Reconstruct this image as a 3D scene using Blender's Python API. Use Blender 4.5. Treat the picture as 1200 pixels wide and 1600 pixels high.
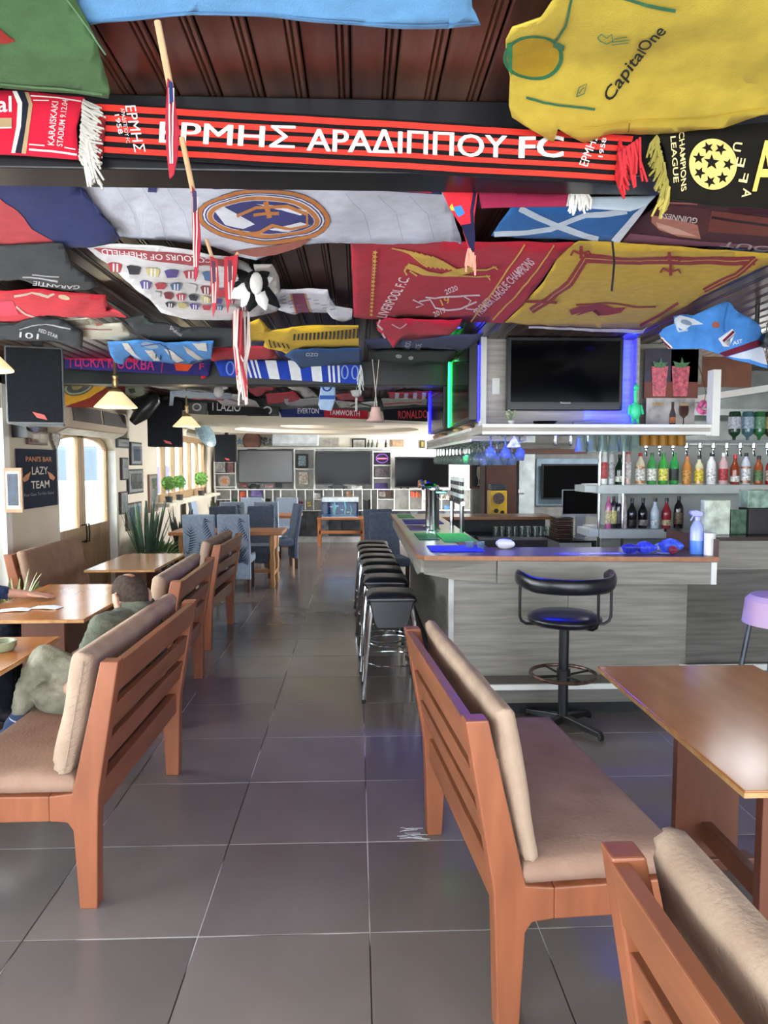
import bpy, bmesh, math, random
from mathutils import Vector, Matrix, noise
R = math.radians; PI = math.pi
S = bpy.context.scene
for o in list(bpy.data.objects): bpy.data.objects.remove(o)
random.seed(7)
# ---------------- camera (frame taken as 1200 x 1600) ----------------
FPX = 1115.0; PITCH = R(4.0); YAW = R(2.152); CAMZ = 1.65
cd = bpy.data.cameras.new('camera'); cam = bpy.data.objects.new('camera', cd); S.collection.objects.link(cam)
cd.sensor_fit = 'VERTICAL'; cd.sensor_height = 36; cd.sensor_width = 27; cd.lens = FPX/1600*36
cd.clip_start = 0.05; cd.clip_end = 400
cam.location = (0, 0, CAMZ); cam.rotation_euler = (PI/2-PITCH, 0, -YAW); S.camera = cam
S.render.resolution_x = 1200; S.render.resolution_y = 1600
S.view_settings.view_transform = 'Standard'; S.view_settings.look = 'None'
S.view_settings.exposure = 0.6; S.view_settings.gamma = 1; S.view_settings.use_curve_mapping = False
# ---------------- sky ----------------
W = bpy.data.worlds.new('sky'); S.world = W; W.use_nodes = True
bg = W.node_tree.nodes['Background']; bg.inputs[0].default_value = (0.80, 0.90, 1.0, 1); bg.inputs[1].default_value = 4.0
sun = bpy.data.lights.new('sun', 'SUN'); sun.energy = 3.0; sun.angle = R(2); sun.color = (1, .95, .86)
so = bpy.data.objects.new('sun', sun); S.collection.objects.link(so); so.rotation_euler = (R(40), 0, R(-35))
def area(name, loc, rot, sx, sy, e, col=(1, 1, 1)):
    l = bpy.data.lights.new(name, 'AREA'); l.shape = 'RECTANGLE'; l.size = sx; l.size_y = sy; l.energy = e; l.color = col
    o = bpy.data.objects.new(name, l); S.collection.objects.link(o); o.location = loc; o.rotation_euler = rot; return o
def spot(name, loc, e, col, size=R(70), r=.03, rot=(0, 0, 0)):
    l = bpy.data.lights.new(name, 'SPOT'); l.energy = e; l.color = col; l.spot_size = size; l.spot_blend = .4; l.shadow_soft_size = r
    o = bpy.data.objects.new(name, l); S.collection.objects.link(o); o.location = loc; o.rotation_euler = rot; return o
# daylight through the door, the far windows, the glazed left side and the open terrace end
area('door_daylight', (-3.75, 7.9, 2.55), (0, R(-52), 0), .9, 1.5, 260, (.9, .95, 1))
area('window_daylight', (-3.75, 12.5, 2.75), (0, R(-52), 0), .9, 3.4, 850, (.9, .95, 1))
area('side_daylight', (-3.3, 3.2, 1.4), (0, R(-90), 0), 1.7, 4.6, 165, (.92, .96, 1))
area('terrace_daylight', (-.6, -2.6, 1.3), (R(90), 0, 0), 5.4, 2.2, 115, (.95, .97, 1))
area('back_room_fill', (4.4, 12.8, 1.6), (0, R(90), 0), 1.5, 3.2, 480, (.95, .97, 1))  # added fill for the back room; the wall here has no opening
# ---------------- geometry helpers ----------------
cp, sp_, cy, sy = math.cos(PITCH), math.sin(PITCH), math.cos(YAW), math.sin(YAW)
FW = Vector((sy*cp, cy*cp, -sp_)); RT = Vector((cy, -sy, 0)); UP = RT.cross(FW)
def P(px, py, x=None, y=None, z=None):
    d = FW + RT*((px-600)/FPX) + UP*((800-py)/FPX)
    if z is not None: t = (z-CAMZ)/d.z
    elif y is not None: t = y/d.y
    else: t = x/d.x
    return Vector((d.x*t, d.y*t, CAMZ+d.z*t))
def lin(h):
    if isinstance(h, tuple): return h
    c = [int(h[i:i+2], 16)/255 for i in (0, 2, 4)]
    return tuple(x/12.92 if x <= .04045 else ((x+.055)/1.055)**2.4 for x in c)
MC = {}
def nodes_of(m):
    m.use_nodes = True; t = m.node_tree; return t, t.nodes, t.links, t.nodes['Principled BSDF']
def mat(hexa, rough=.55, metal=0., kind='plain', hex2=None, scale=8., bump=.15, stretch=(1, 1, 1), amt=.12, emit=0, trans=0, alpha=1, coat=0, spec=.5):
    key = (hexa, rough, metal, kind, hex2, scale, bump, stretch, amt, emit, trans, alpha, coat, spec)
    if key in MC: return MC[key]
    m = bpy.data.materials.new(kind+'_'+str(hexa)); t, N, L, b = nodes_of(m); c = lin(hexa); MC[key] = m
    b.inputs['Base Color'].default_value = (*c, 1); b.inputs['Roughness'].default_value = rough; b.inputs['Metallic'].default_value = metal
    b.inputs['Specular IOR Level'].default_value = spec
    if coat: b.inputs['Coat Weight'].default_value = coat; b.inputs['Coat Roughness'].default_value = .15
    if emit: b.inputs['Emission Color'].default_value = (*c, 1); b.inputs['Emission Strength'].default_value = emit
    if trans: b.inputs['Transmission Weight'].default_value = trans; b.inputs['IOR'].default_value = 1.3
    if alpha < 1: b.inputs['Alpha'].default_value = alpha
    if kind == 'plain': 
        if amt <= 0 or emit or trans: return m
    tc = N.new('ShaderNodeTexCoord'); mp = N.new('ShaderNodeMapping'); L.new(tc.outputs['Object'], mp.inputs[0]); mp.inputs['Scale'].default_value = stretch
    nz = N.new('ShaderNodeTexNoise'); nz.inputs['Scale'].default_value = scale; nz.inputs['Detail'].default_value = 5; L.new(mp.outputs[0], nz.inputs[0])
    cr = N.new('ShaderNodeValToRGB'); L.new(nz.outputs[0], cr.inputs[0]); L.new(cr.outputs[0], b.inputs['Base Color'])
    c2 = lin(hex2) if hex2 else tuple(x*(1-2*amt) for x in c); c1 = c if hex2 else tuple(min(1, x*(1+amt)) for x in c)
    cr.color_ramp.elements[0].position = .3; cr.color_ramp.elements[1].position = .7
    cr.color_ramp.elements[0].color = (*c2, 1); cr.color_ramp.elements[1].color = (*c1, 1)
    if kind in ('wood', 'fabric', 'laminate'):
        bp = N.new('ShaderNodeBump'); bp.inputs['Strength'].default_value = bump; bp.inputs['Distance'].default_value = .01
        n2 = N.new('ShaderNodeTexNoise'); n2.inputs['Scale'].default_value = scale*(12 if kind == 'fabric' else 3); L.new(mp.outputs[0], n2.inputs[0])
        L.new(n2.outputs[0], bp.inputs['Height']); L.new(bp.outputs[0], b.inputs['Normal'])
    if kind == 'fabric': b.inputs['Sheen Weight'].default_value = .03; b.inputs['Specular IOR Level'].default_value = .15
    return m
class MB:
    def __init__(s): s.v = []; s.f = []; s.m = []; s.k = 0
    def add(s, vs, fs):
        n = len(s.v); s.v += [Vector(v) for v in vs]; s.f += [tuple(i+n for i in f) for f in fs]; s.m += [s.k]*len(fs); return s
    def box(s, x0, x1, y0, y1, z0, z1, M=None):
        vs = [Vector((x, y, z)) for z in (z0, z1) for y in (y0, y1) for x in (x0, x1)]
        if M: vs = [M @ v for v in vs]
        return s.add(vs, [(0, 2, 3, 1), (4, 5, 7, 6), (0, 1, 5, 4), (2, 6, 7, 3), (0, 4, 6, 2), (1, 3, 7, 5)])
    def prism(s, poly, ax, a, b, M=None):
        def mk(p, t):
            v = {'x': (t, p[0], p[1]), 'y': (p[0], t, p[1]), 'z': (p[0], p[1], t)}[ax]; v = Vector(v); return M @ v if M else v
        n = len(poly); vs = [mk(p, a) for p in poly]+[mk(p, b) for p in poly]
        return s.add(vs, [tuple(range(n)), tuple(range(2*n-1, n-1, -1))]+[(i, i+n, (i+1) % n+n, (i+1) % n) for i in range(n)])
    def tube(s, pts, r, n=8, close=False, cap=True):
        pts = [Vector(p) for p in pts]; m = len(pts); rs = r if isinstance(r, (list, tuple)) else [r]*m; vs = []; prev = None
        for i, p in enumerate(pts):
            if close: d = pts[(i+1) % m]-pts[i-1]
            else: d = pts[min(i+1, m-1)]-pts[max(i-1, 0)]
            d.normalize()
            if prev is None: a = d.orthogonal().normalized()
            else: a = (prev-d*prev.dot(d)).normalized()
            prev = a; b = d.cross(a)
            for j in range(n): t = 2*PI*j/n; vs.append(p+(a*math.cos(t)+b*math.sin(t))*rs[i])
        fs = [(i*n+j, i*n+(j+1) % n, ((i+1) % m)*n+(j+1) % n, ((i+1) % m)*n+j) for i in range(m if close else m-1) for j in range(n)]
        if not close and cap: fs += [tuple(range(n-1, -1, -1)), tuple(range((m-1)*n, m*n))]
        return s.add(vs, fs)
    def lathe(s, prof, c=(0, 0, 0), n=16, M=None, sx=1, sy=1):
        vs = []; c = Vector(c)
        for r, z in prof:
            for j in range(n):
                t = 2*PI*j/n; v = Vector((r*math.cos(t)*sx, r*math.sin(t)*sy, z)); v = M @ v if M else v; vs.append(v+c)
        m = len(prof); fs = [(i*n+j, i*n+(j+1) % n, (i+1)*n+(j+1) % n, (i+1)*n+j) for i in range(m-1) for j in range(n)]
        if prof[0][0] > 1e-4: fs.append(tuple(range(n-1, -1, -1)))
        if prof[-1][0] > 1e-4: fs.append(tuple(range((m-1)*n, m*n)))
        return s.add(vs, fs)
    def ell(s, c, rx, ry, rz, n=12, M=None):
        prof = [(max(1e-5, math.sin(PI*i/(n//2+2))), -math.cos(PI*i/(n//2+2))) for i in range(n//2+3)]
        D = Matrix.Diagonal((rx, ry, rz, 1)); M2 = (M @ D) if M else D
        return s.lathe(prof, c, n, M2)
    def cushion(s, x0, x1, y0, y1, z0, z1, r=.03, nx=8, ny=12, seed=0, wob=.004, M=None, crown=.012):
        def ax(a, b, n): return [a, a+r*.3, a+r]+[a+r+(b-a-2*r)*i/n for i in range(1, n)]+[b-r, b-r*.3, b]
        X = ax(x0, x1, nx); Y = ax(y0, y1, ny); nX, nY = len(X), len(Y); vs = []
        def drop(t, a, b):
            d = min(t-a, b-t); return 0 if d >= r else r-math.sqrt(max(0, r*r-(r-d)**2))
        h = (z1-z0)/2; zm = (z0+z1)/2
        for sgn in (1, -1):
            for x in X:
                for y in Y:
                    d = max(drop(x, x0, x1), drop(y, y0, y1)); u = (x-x0)/(x1-x0); w = (y-y0)/(y1-y0)
                    cr = crown*math.sin(PI*u)*math.sin(PI*w)**.5 if 0 < w < 1 else 0
                    q = wob*noise.noise(Vector((x*7, y*7, seed+sgn)))*2
                    z = max(0, h-min(d, h)+(cr+q if d == 0 else 0))
                    v = Vector((x, y, zm+sgn*z)); vs.append(M @ v if M else v)
        fs = []
        for k in (0, 1):
            o = k*nX*nY
            for i in range(nX-1):
                for j in range(nY-1):
                    q = (o+i*nY+j, o+(i+1)*nY+j, o+(i+1)*nY+j+1, o+i*nY+j+1); fs.append(q if k == 0 else q[::-1])
        o = nX*nY; per = [i*nY for i in range(nX)]+[(nX-1)*nY+j for j in range(1, nY)]+[i*nY+nY-1 for i in range(nX-2, -1, -1)]+[j for j in range(nY-2, 0, -1)]
        for i in range(len(per)):
            a, b = per[i], per[(i+1) % len(per)]; fs.append((a, a+o, b+o, b))
        return s.add(vs, fs)
    def build(s, name, m, T=None, world=False, smooth=False, bevel=0, ang=40):
        me = bpy.data.meshes.new(name); vs = s.v; org = Vector((0, 0, 0))
        if T is not None and world:
            Mi = T.matrix_basis.inverted()
            if T.parent: Mi = (T.parent.matrix_basis @ T.matrix_basis).inverted()
            vs = [Mi @ v for v in vs]
        elif T is None:
            xs = [v.x for v in vs]; ys = [v.y for v in vs]; zs = [v.z for v in vs]
            org = Vector(((min(xs)+max(xs))/2, (min(ys)+max(ys))/2, min(zs))); vs = [v-org for v in vs]
        me.from_pydata([tuple(v) for v in vs], [], s.f)
        ms = m if isinstance(m, (list, tuple)) else [m]
        for q in ms: me.materials.append(q)
        if len(ms) > 1: me.polygons.foreach_set('material_index', s.m)
        bm = bmesh.new(); bm.from_mesh(me); bmesh.ops.remove_doubles(bm, verts=bm.verts, dist=1e-5); bmesh.ops.recalc_face_normals(bm, faces=bm.faces)
        if smooth:
            for f in bm.faces: f.smooth = True
            for e in bm.edges:
                if len(e.link_faces) == 2 and e.calc_face_angle(0) > R(ang): e.smooth = False
        bm.to_mesh(me); bm.free()
        o = bpy.data.objects.new(name, me); S.collection.objects.link(o); o.location = org
        if T is not None: o.parent = T
        if bevel:
            bv = o.modifiers.new('bevel', 'BEVEL'); bv.width = bevel; bv.segments = 2; bv.limit_method = 'ANGLE'; bv.angle_limit = R(50)
        return o
def tag(o, label, cat, group=None, kind=None):
    o['label'] = label
    if cat: o['category'] = cat
    if group: o['group'] = group
    if kind: o['kind'] = kind
    return o
def thing(name, label, cat, loc=(0, 0, 0), rz=0, group=None):
    o = bpy.data.objects.new(name, None); S.collection.objects.link(o); o.empty_display_size = .1
    o.location = loc; o.rotation_euler = (0, 0, rz); o.matrix_basis = Matrix.Translation(loc) @ Matrix.Rotation(rz, 4, 'Z'); return tag(o, label, cat, group)
def struct(o): o['kind'] = 'structure'; return o
def part(name, m, T, *boxes, bevel=0, world=False):
    b = MB()
    for q in boxes: b.box(*q)
    return b.build(name, m, T, world=world, bevel=bevel)
def dup(o, loc=None, rz=None, label=None, parent=None, scale=None):
    c = o.copy(); S.collection.objects.link(c); c.parent = parent
    if loc is not None: c.location = loc
    if rz is not None: c.rotation_euler = (0, 0, rz)
    if scale is not None: c.scale = (scale,)*3
    if label: c['label'] = label
    for ch in o.children: dup(ch, parent=c)
    return c
def Mz(a, t=(0, 0, 0)): return Matrix.Translation(t) @ Matrix.Rotation(a, 4, 'Z')
# ---------------- palette ----------------
WOODO = mat('9C5C3C', .42, kind='wood', hex2='824A30', scale=5, stretch=(3, 3, .6), bump=.08)
WOODE = mat('955A3A', .4, kind='wood', hex2='7E4A30', scale=5, stretch=(3, .6, 3), bump=.08)
WOODD = mat('6E3F2A', .4, kind='wood', hex2='55301F', scale=5, stretch=(3, .6, 3), bump=.08)
TTOP = mat('B9773F', .18, kind='wood', hex2='A4642F', scale=3, stretch=(4, .6, 1), bump=.02)
TLEG = mat('7A4A35', .4, kind='wood', hex2='6A3E2C', scale=4, stretch=(3, 3, .6), bump=.05)
SUEDE = mat('A08270', .95, kind='fabric', hex2='8F705F', scale=7, bump=.25)
SUEDEL = mat('B29A85', .95, kind='fabric', hex2='9C8370', scale=7, bump=.25)
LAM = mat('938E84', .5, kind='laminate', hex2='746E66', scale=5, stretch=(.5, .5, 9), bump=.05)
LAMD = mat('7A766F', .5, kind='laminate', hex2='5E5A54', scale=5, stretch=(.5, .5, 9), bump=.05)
WALL = mat('D6CBB6', .8, kind='plain', scale=2, amt=.05)
WHITE = mat('E2E2DC', .5, amt=.03); BLACK = mat('141416', .35, amt=0); BLACKM = mat('1E1F22', .75, scale=40, amt=.2)
SCREEN = mat('060608', .12, amt=0, spec=.12); CHROME = mat('C9CDD2', .12, 1, amt=0); DGREY = mat('34363A', .5, amt=.1); GREYW = mat('C9CAC6', .55, amt=.06)
LEATHER = mat('15171C', .28, kind='fabric', scale=30, bump=.05, hex2='101116')
LEATHER.node_tree.nodes['Principled BSDF'].inputs['Specular IOR Level'].default_value = .5
GLASS = mat('E8F2EE', .03, trans=1, amt=0)
# ================= ROOM =================
XW = -2.97; CZ = 2.5; YB = 14.95
TILE = [mat('756C67', .19, scale=1.6, amt=.07, kind='laminate', bump=.015), mat('6F6763', .17, scale=1.6, amt=.07, kind='laminate', bump=.015), mat('7B726C', .2, scale=1.6, amt=.07, kind='laminate', bump=.015)]
# floor: grout bed with tiles set into it
GROUT = bpy.data.materials.new('grout'); t, N, L, b = nodes_of(GROUT)
tc = N.new('ShaderNodeTexCoord'); nz = N.new('ShaderNodeTexNoise'); nz.inputs['Scale'].default_value = 1.7; L.new(tc.outputs['Object'], nz.inputs[0])
cr = N.new('ShaderNodeValToRGB'); L.new(nz.outputs[0], cr.inputs[0]); L.new(cr.outputs[0], b.inputs['Base Color']); cr.color_ramp.elements[0].position = .47; cr.color_ramp.elements[1].position = .53
cr.color_ramp.elements[0].color = (.02, .018, .016, 1); cr.color_ramp.elements[1].color = (.62, .62, .6, 1)
fl = struct(part('floor', GROUT, None, (-3.6, 4.7, -2.6, YB+.3, -.1, -.002)))
tilem = []
for k in range(3):
    b = MB().box(-.298, .298, -.298, .298, -.006, .0); o = b.build('tile', TILE[k], fl, bevel=.0015); o.data.materials.clear(); o.data.materials.append(TILE[k]); tilem.append(o.data); 
    if k: bpy.data.objects.remove(o)
    else: o0 = o
first = True
for i in range(-6, 8):
    for j in range(-5, 13):
        x = .04+.6*i+.3; y = 3.0+.6*j+.3
        if x > 3.2 and y > 6: continue
        c = o0 if first else o0.copy()
        if not first: S.collection.objects.link(c)
        first = False; c.data = random.choice(tilem); c.parent = fl; c.location = Vector((x, y, 0))-fl.location; c.location.z += random.uniform(-.0004, .0004)
b = MB()
for i in range(-6, 8):
    for j in range(13, 21):
        x = .04+.6*i+.3; y = 3.0+.6*j+.3
        b.box(x-.298, x+.298, y-.298, y+.298, -.006, 0)
o = b.build('far_tiles', TILE[0], fl, world=True); o['kind'] = 'stuff'
# ceiling: boards with beads, running along the aisle
ce = struct(part('ceiling', mat('1E120C', .8), None, (-3.6, 4.7, -.6, YB+.3, CZ+.03, CZ+.15)))
WB = [mat('4C3024', .3, kind='wood', hex2='33201A', scale=3.2, stretch=(7, .8, 3), bump=.1), mat('573729', .28, kind='wood', hex2='3C251A', scale=3, stretch=(7, .8, 3), bump=.1), mat('45291F', .32, kind='wood', hex2='2E1B14', scale=3.4, stretch=(7, .8, 3), bump=.1)]
prof = [(-.05, .03), (-.05, .004), (-.046, 0), (.018, 0), (.021, .006), (.024, .001), (.029, 0), (.032, .006), (.036, .001), (.043, 0), (.046, .004), (.046, .03)]
bms = []
for k in range(3):
    o = MB().prism(prof, 'y', -7.8, 7.8).build('board', WB[k], ce); bms.append(o.data)
    if k < 2: bpy.data.objects.remove(o)
for i in range(-35, 44):
    c = o.copy(); S.collection.objects.link(c); c.data = random.choice(bms); c.parent = ce; c.location = Vector((.04+i*.1, 7.35, CZ))-ce.location
bpy.data.objects.remove(o)
# beams
BEAM = mat('151518', .35, amt=.1); BEAMK = mat('0F0F12', .4, amt=.1)
struct(part('beam', BEAM, None, (XW, 4.5, 1.735, 1.85, 2.33, CZ), bevel=.004))
struct(part('beam', BEAMK, None, (XW, 1.4, 6.1, 6.28, 2.3, CZ), bevel=.004))
struct(part('beam', BEAMK, None, (XW, 1.0, 9.6, 9.75, 2.33, CZ), bevel=.004))
# left wall with arched double door, windows
def wall_quad(b, y0, y1, z0, z1, t=.22): b.box(XW-t, XW, y0, y1, z0, z1)
DY0, DY1 = 7.2, 8.92; WY0, WY1 = 10.75, 14.25; WZ0, WZ1 = 1.04, 2.1
b = MB(); wall_quad(b, 6.2, DY0, 0, CZ); wall_quad(b, DY1, WY0, 0, CZ); wall_quad(b, WY0, WY1, 0, WZ0); wall_quad(b, WY0, WY1, WZ1, CZ); wall_quad(b, WY1, YB+.2, 0, CZ)
wall_quad(b, -.6, 6.2, 2.15, CZ); wall_quad(b, -.6, .6, 0, 2.15)
# arch piece over door
def archz(y):
    u = (y-(DY0+DY1)/2)/((DY1-DY0)/2); return 1.80+.19*math.sqrt(max(0, 1-abs(u)**2.2))
n = 16
for i in range(n):
    ya = DY0+(DY1-DY0)*i/n; yb = DY0+(DY1-DY0)*(i+1)/n; za, zb = archz(ya), archz(yb)
    b.add([(XW-.22, ya, za), (XW, ya, za), (XW, yb, zb), (XW-.22, yb, zb), (XW-.22, ya, CZ), (XW, ya, CZ), (XW, yb, CZ), (XW-.22, yb, CZ)], [(0, 1, 2, 3), (4, 7, 6, 5), (1, 5, 6, 2), (0, 3, 7, 4)])
wl = struct(b.build('wall_left', WALL, None))
struct(part('wall_left_pier', WHITE, None, (XW-.2, XW+.02, 6.1, 6.2, 0, CZ)))
wl2 = bpy.data.objects['wall_left_pier']; wl2.name = 'trim_1'
struct(part('trim_2', WHITE, None, (XW-.22, XW+.015, .6, 6.1, 2.1, 2.2)))
OAK = mat('A98A66', .5, kind='wood', hex2='8E7250', scale=4, stretch=(4, 4, .6), bump=.05)
PANE = mat('F2F8F6', .02, trans=1, amt=0)
# door
dr = thing('door_1', 'double', None, (XW-.12, (DY0+DY1)/2, 0)); dr['kind'] = 'structure'; del dr['label']
ym = (DY0+DY1)/2
for k, (ya, yb) in enumerate(((DY0, ym-.005), (ym+.005, DY1))):
    leaf = MB(); w = .085
    leaf.box(XW-.14, XW-.09, ya, ya+w, 0, 1.78).box(XW-.14, XW-.09, yb-w, yb, 0, 1.78)
    if k == 0: leaf.box(XW-.14, XW-.09, yb-w, yb, 1.78, archz(yb)-.0)
    else: leaf.box(XW-.14, XW-.09, ya, ya+w, 1.78, archz(ya))
    leaf.box(XW-.14, XW-.09, ya+w, yb-w, 0, .14).box(XW-.14, XW-.09, ya+w, yb-w, .80, .93)
    for i in range(8):
        a = ya+(yb-ya)*i/8; c = ya+(yb-ya)*(i+1)/8; za, zc = archz(a), archz(c)
        leaf.add([(XW-.14, a, za-.07), (XW-.09, a, za-.07), (XW-.09, c, zc-.07), (XW-.14, c, zc-.07), (XW-.14, a, za+.01), (XW-.09, a, za+.01), (XW-.09, c, zc+.01), (XW-.14, c, zc+.01)], [(0, 1, 2, 3), (4, 7, 6, 5), (1, 5, 6, 2), (0, 3, 7, 4)])
    lf = leaf.build('door_leaf', OAK, dr, world=True)
    part('door_panel', mat('A38562', .5, kind='wood', hex2='8C6F4E', scale=4, stretch=(4, 4, .6), bump=.05), lf, (XW-.125, XW-.105, ya+w, yb-w, .14, .80), world=True)
    part('pane', PANE, lf, (XW-.118, XW-.112, ya+w, yb-w, .93, 1.93), world=True)
    hy = ym-.04 if k == 0 else ym+.04
    MB().tube([(XW-.09, hy, .95), (XW-.04, hy, .96), (XW-.035, hy, .86), (XW-.04, hy, .76), (XW-.09, hy, .77)], .009).build('door_handle', mat('3A3632', .3, .8), lf, world=True, smooth=True)
struct(part('trim_3', WHITE, None, (XW-.215, XW+.004, DY1-.014, DY1-.003, 0, 1.79), (XW-.215, XW+.004, DY0+.003, DY0+.014, 0, 1.79)))
# far window with wooden mullions
wn = thing('window_1', 'w', None, (XW-.1, WY0, WZ0)); wn['kind'] = 'structure'; del wn['label']
fr = part('window_frame', OAK, wn, (XW-.13, XW-.03, WY0, WY1, WZ0, WZ0+.12), (XW-.13, XW-.03, WY0, WY1, WZ1-.1, WZ1), (XW-.13, XW-.03, WY0, WY0+.09, WZ0, WZ1), (XW-.13, XW-.03, WY1-.09, WY1, WZ0, WZ1), world=True)
for i in range(1, 6):
    y = WY0+(WY1-WY0)*i/6
    part('mullion', OAK, wn, (XW-.12, XW-.04, y-.035, y+.035, WZ0+.1, WZ1-.08), world=True)
for i in range(6):
    y = WY0+(WY1-WY0)*i/6; part('pane', PANE, wn, (XW-.1, XW-.094, y+.02, y+(WY1-WY0)/6-.02, WZ0+.1, WZ1-.1), world=True)
struct(part('trim_4', mat('D8CDB8', .5), None, (XW, XW+.22, WY0-.2, WY1+.2, WZ0-.05, WZ0)))
# near glazed side: frames and pale curtainless glass
wn = thing('window_2', 'w', None, (XW-.1, .6, .45)); wn['kind'] = 'structure'; del wn['label']
part('window_frame', WHITE, wn, *[(XW-.16, XW-.08, y, y+.07, .4, 2.12) for y in (.6, 2.0, 3.4, 4.8, 6.02)], (XW-.16, XW-.08, .6, 6.1, .38, .46), world=True)
for y in (.6, 2.0, 3.4, 4.8): part('pane', PANE, wn, (XW-.125, XW-.119, y+.06, min(y+1.4, 6.03), .46, 2.12), world=True)
struct(part('wall_left_low', WALL, None, (XW-.22, XW, .6, 6.1, 0, .4))); bpy.data.objects['wall_left_low'].name = 'wall_left_parapet'
# back wall, right walls
CREAM = mat('E4DECC', .75, scale=3, amt=.06)
struct(part('wall_back', CREAM, None, (XW, 4.6, YB, YB+.2, 0, CZ)))
struct(part('wall_back_right', mat('8D8C88', .7), None, (1.72, 4.6, 10.6, 10.8, 0, CZ)))
bpy.data.objects['wall_back_right'].name = 'wall_inner'
struct(part('wall_bar', mat('B9BDB8', .6, scale=3, amt=.05), None, (2.3, 4.6, 6.62, 6.75, 0, CZ)))
struct(part('wall_right', mat('A9A59C', .7), None, (4.6, 4.75, -.6, YB+.2, 0, CZ)))
# outside: pavement, street, hedge trees, building
struct(part('ground', mat('CFCBC2', .9), None, (-40, -3.6, -20, 45, -.25, -.1), (-3.6, 30, -30, -2.6, -.25, -.1), (4.75, 30, -2.6, 40, -.25, -.1)))
def tree(x, y, h, r, label):
    t = thing('tree', label, 'tree', (x, y, -.1)); MB().tube([(0, 0, 0), (.1, 0, h*.4), (0, .1, h*.7)], [.14, .1, .06]).build('trunk', mat('5A4632', .9), t)
    b = MB(); rr = random.Random(int(x*10))
    for i in range(260):
        v = Vector((rr.gauss(0, 1), rr.gauss(0, 1), rr.gauss(0, 1))).normalized()*r*rr.uniform(.6, 1); c = Vector((0, 0, h*.7))+Vector((v.x, v.y, v.z*.9))
        M = Matrix.Rotation(rr.uniform(0, 6), 4, 'Z') @ Matrix.Rotation(rr.uniform(0, 3), 4, 'X'); q = .22
        b.add([c+M @ Vector(p) for p in ((-q, 0, 0), (0, -q*.6, .03), (q, 0, 0), (0, q*.6, .03))], [(0, 1, 2, 3)])
    b.build('foliage', mat('8FB46A', .8, amt=.25, scale=5), t)
tree(-10.5, 17.5, 3.4, 1.6, 'pale green tree seen through the left leaf of the arched door')
tree(-13, 20.5, 3.6, 1.8, 'green tree further off seen through the arched door')
bl = thing('building', 'pale street building with dark windows seen through the arched door', 'building', (-16, 30, -.1))
part('wall', mat('C9CBD2', .8), bl, (-5, 6, 0, 3, 0, 6))
for i in range(7):
    for j in range(2): part('window', mat('6C7886', .2, amt=0), bl, (-4.4+i*1.5, -3.5+i*1.5, -.03, .02, 1+2.4*j, 2.4+2.4*j))
bn = part('purple_banner', mat('7C6FC0', .7), None, (-7.0, -6.9, 20, 27, -.1, 1.5)); tag(bn, 'faded purple hoarding outside the far window', 'banner')
# ================= BENCHES =================
def lx(z): return 0 if z < .43 else .10*(z-.43)/.5
def bench(label, x, y0, L, side=-1, rz=0, seat=SUEDE, back=SUEDE, quilt=False, slats=(.52, .655), bt=.085):
    """side=-1: seat towards -x, back leans towards +x"""
    T = thing('bench', label, 'bench', (x, y0, 0), rz, None)
    m = -side
    def fx(p): return [(q[0]*m, q[1]) for q in p]
    prof = [(-.03, 0), (.035, 0), (.045, .33), (.05, .43), (.135, .93), (.07, .93), (-.045, .44), (-.13, .43), (-.13, .335), (-.065, .33), (-.045, .30)]
    for y in (0, L-.062): MB().prism(fx(prof), 'y', y, y+.062).build('end_post', WOODO, T, bevel=.005)
    for y in (0, L-.062): MB().prism(fx([(-.52, 0), (-.455, 0), (-.45, .3), (-.43, .33), (-.13, .335), (-.13, .43), (-.53, .43)]), 'y', y, y+.062).build('leg', WOODO, T, bevel=.005)
    def rail(z0, z1, th, off, name):
        a0, a1 = lx(z0), lx(z1)
        MB().prism(fx([(a0+off, z0), (a0+off+th, z0), (a1+off+th, z1), (a1+off, z1)]), 'y', .055, L-.055).build(name, WOODE, T, bevel=.004)
    rail(.80, .922, .035, .002, 'top_rail')
    for z in slats: rail(z, z+.095, .03, .004, 'slat')
    part('bottom_rail', WOODE, T, (*sorted((-.01*m, .03*m)), .055, L-.055, .34, .44), bevel=.004)
    part('front_rail', WOODE, T, (*sorted((-.52*m, -.48*m)), .055, L-.055, .34, .425), bevel=.004)
    part('seat_board', WOODD, T, (*sorted((-.49*m, -.01*m)), .055, L-.055, .41, .43))
    xs = sorted((-.54*m, -.035*m))
    MB().cushion(xs[0], xs[1], .005, L-.005, .432, .505, r=.03, seed=x*3).build('seat_cushion', seat, T, smooth=True, ang=70)
    # back cushion: leaning slab
    ang = math.atan(.10/.5)*m
    M = Matrix.Translation((-.045*m, 0, .5)) @ Matrix.Rotation(ang, 4, 'Y') @ Matrix.Rotation(PI/2, 4, 'Y') @ Matrix.Scale(-1, 4, (1, 0, 0))
    bc = MB(); bc.cushion(0, .46, .01, L-.01, -.005, bt-.01, r=min(.032, bt*.4), seed=y0*5+1, M=M @ (Matrix.Identity(4) if side == -1 else Matrix.Identity(4)) , wob=.006)
    # thickness must face the seat
    if side == -1:
        bc = MB(); bc.cushion(0, .46, .01, L-.01, -bt, -.005, r=min(.032, bt*.4), seed=y0*5+1, M=M, wob=.006)
    bo = bc.build('back_cushion', back, T, smooth=True, ang=70)
    if quilt:
        SM = mat('9E8977', .9)
        zz = [.52+.41*i/10 for i in range(11)]; MB().tube([(lx(z)-.045-.045, .006+.002*math.sin(i*3), z) for i, z in enumerate(zz)], .0022, 5).build('seam', SM, bo)
        for i in range(12): z = .535+.034*i; MB().tube([(lx(z)-.06, .009, z+.016), (lx(z)-.09, .0055, z), (lx(z)-.12, .012, z-.016)], .0016, 4).build('crease', SM, bo)
    return T
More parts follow.
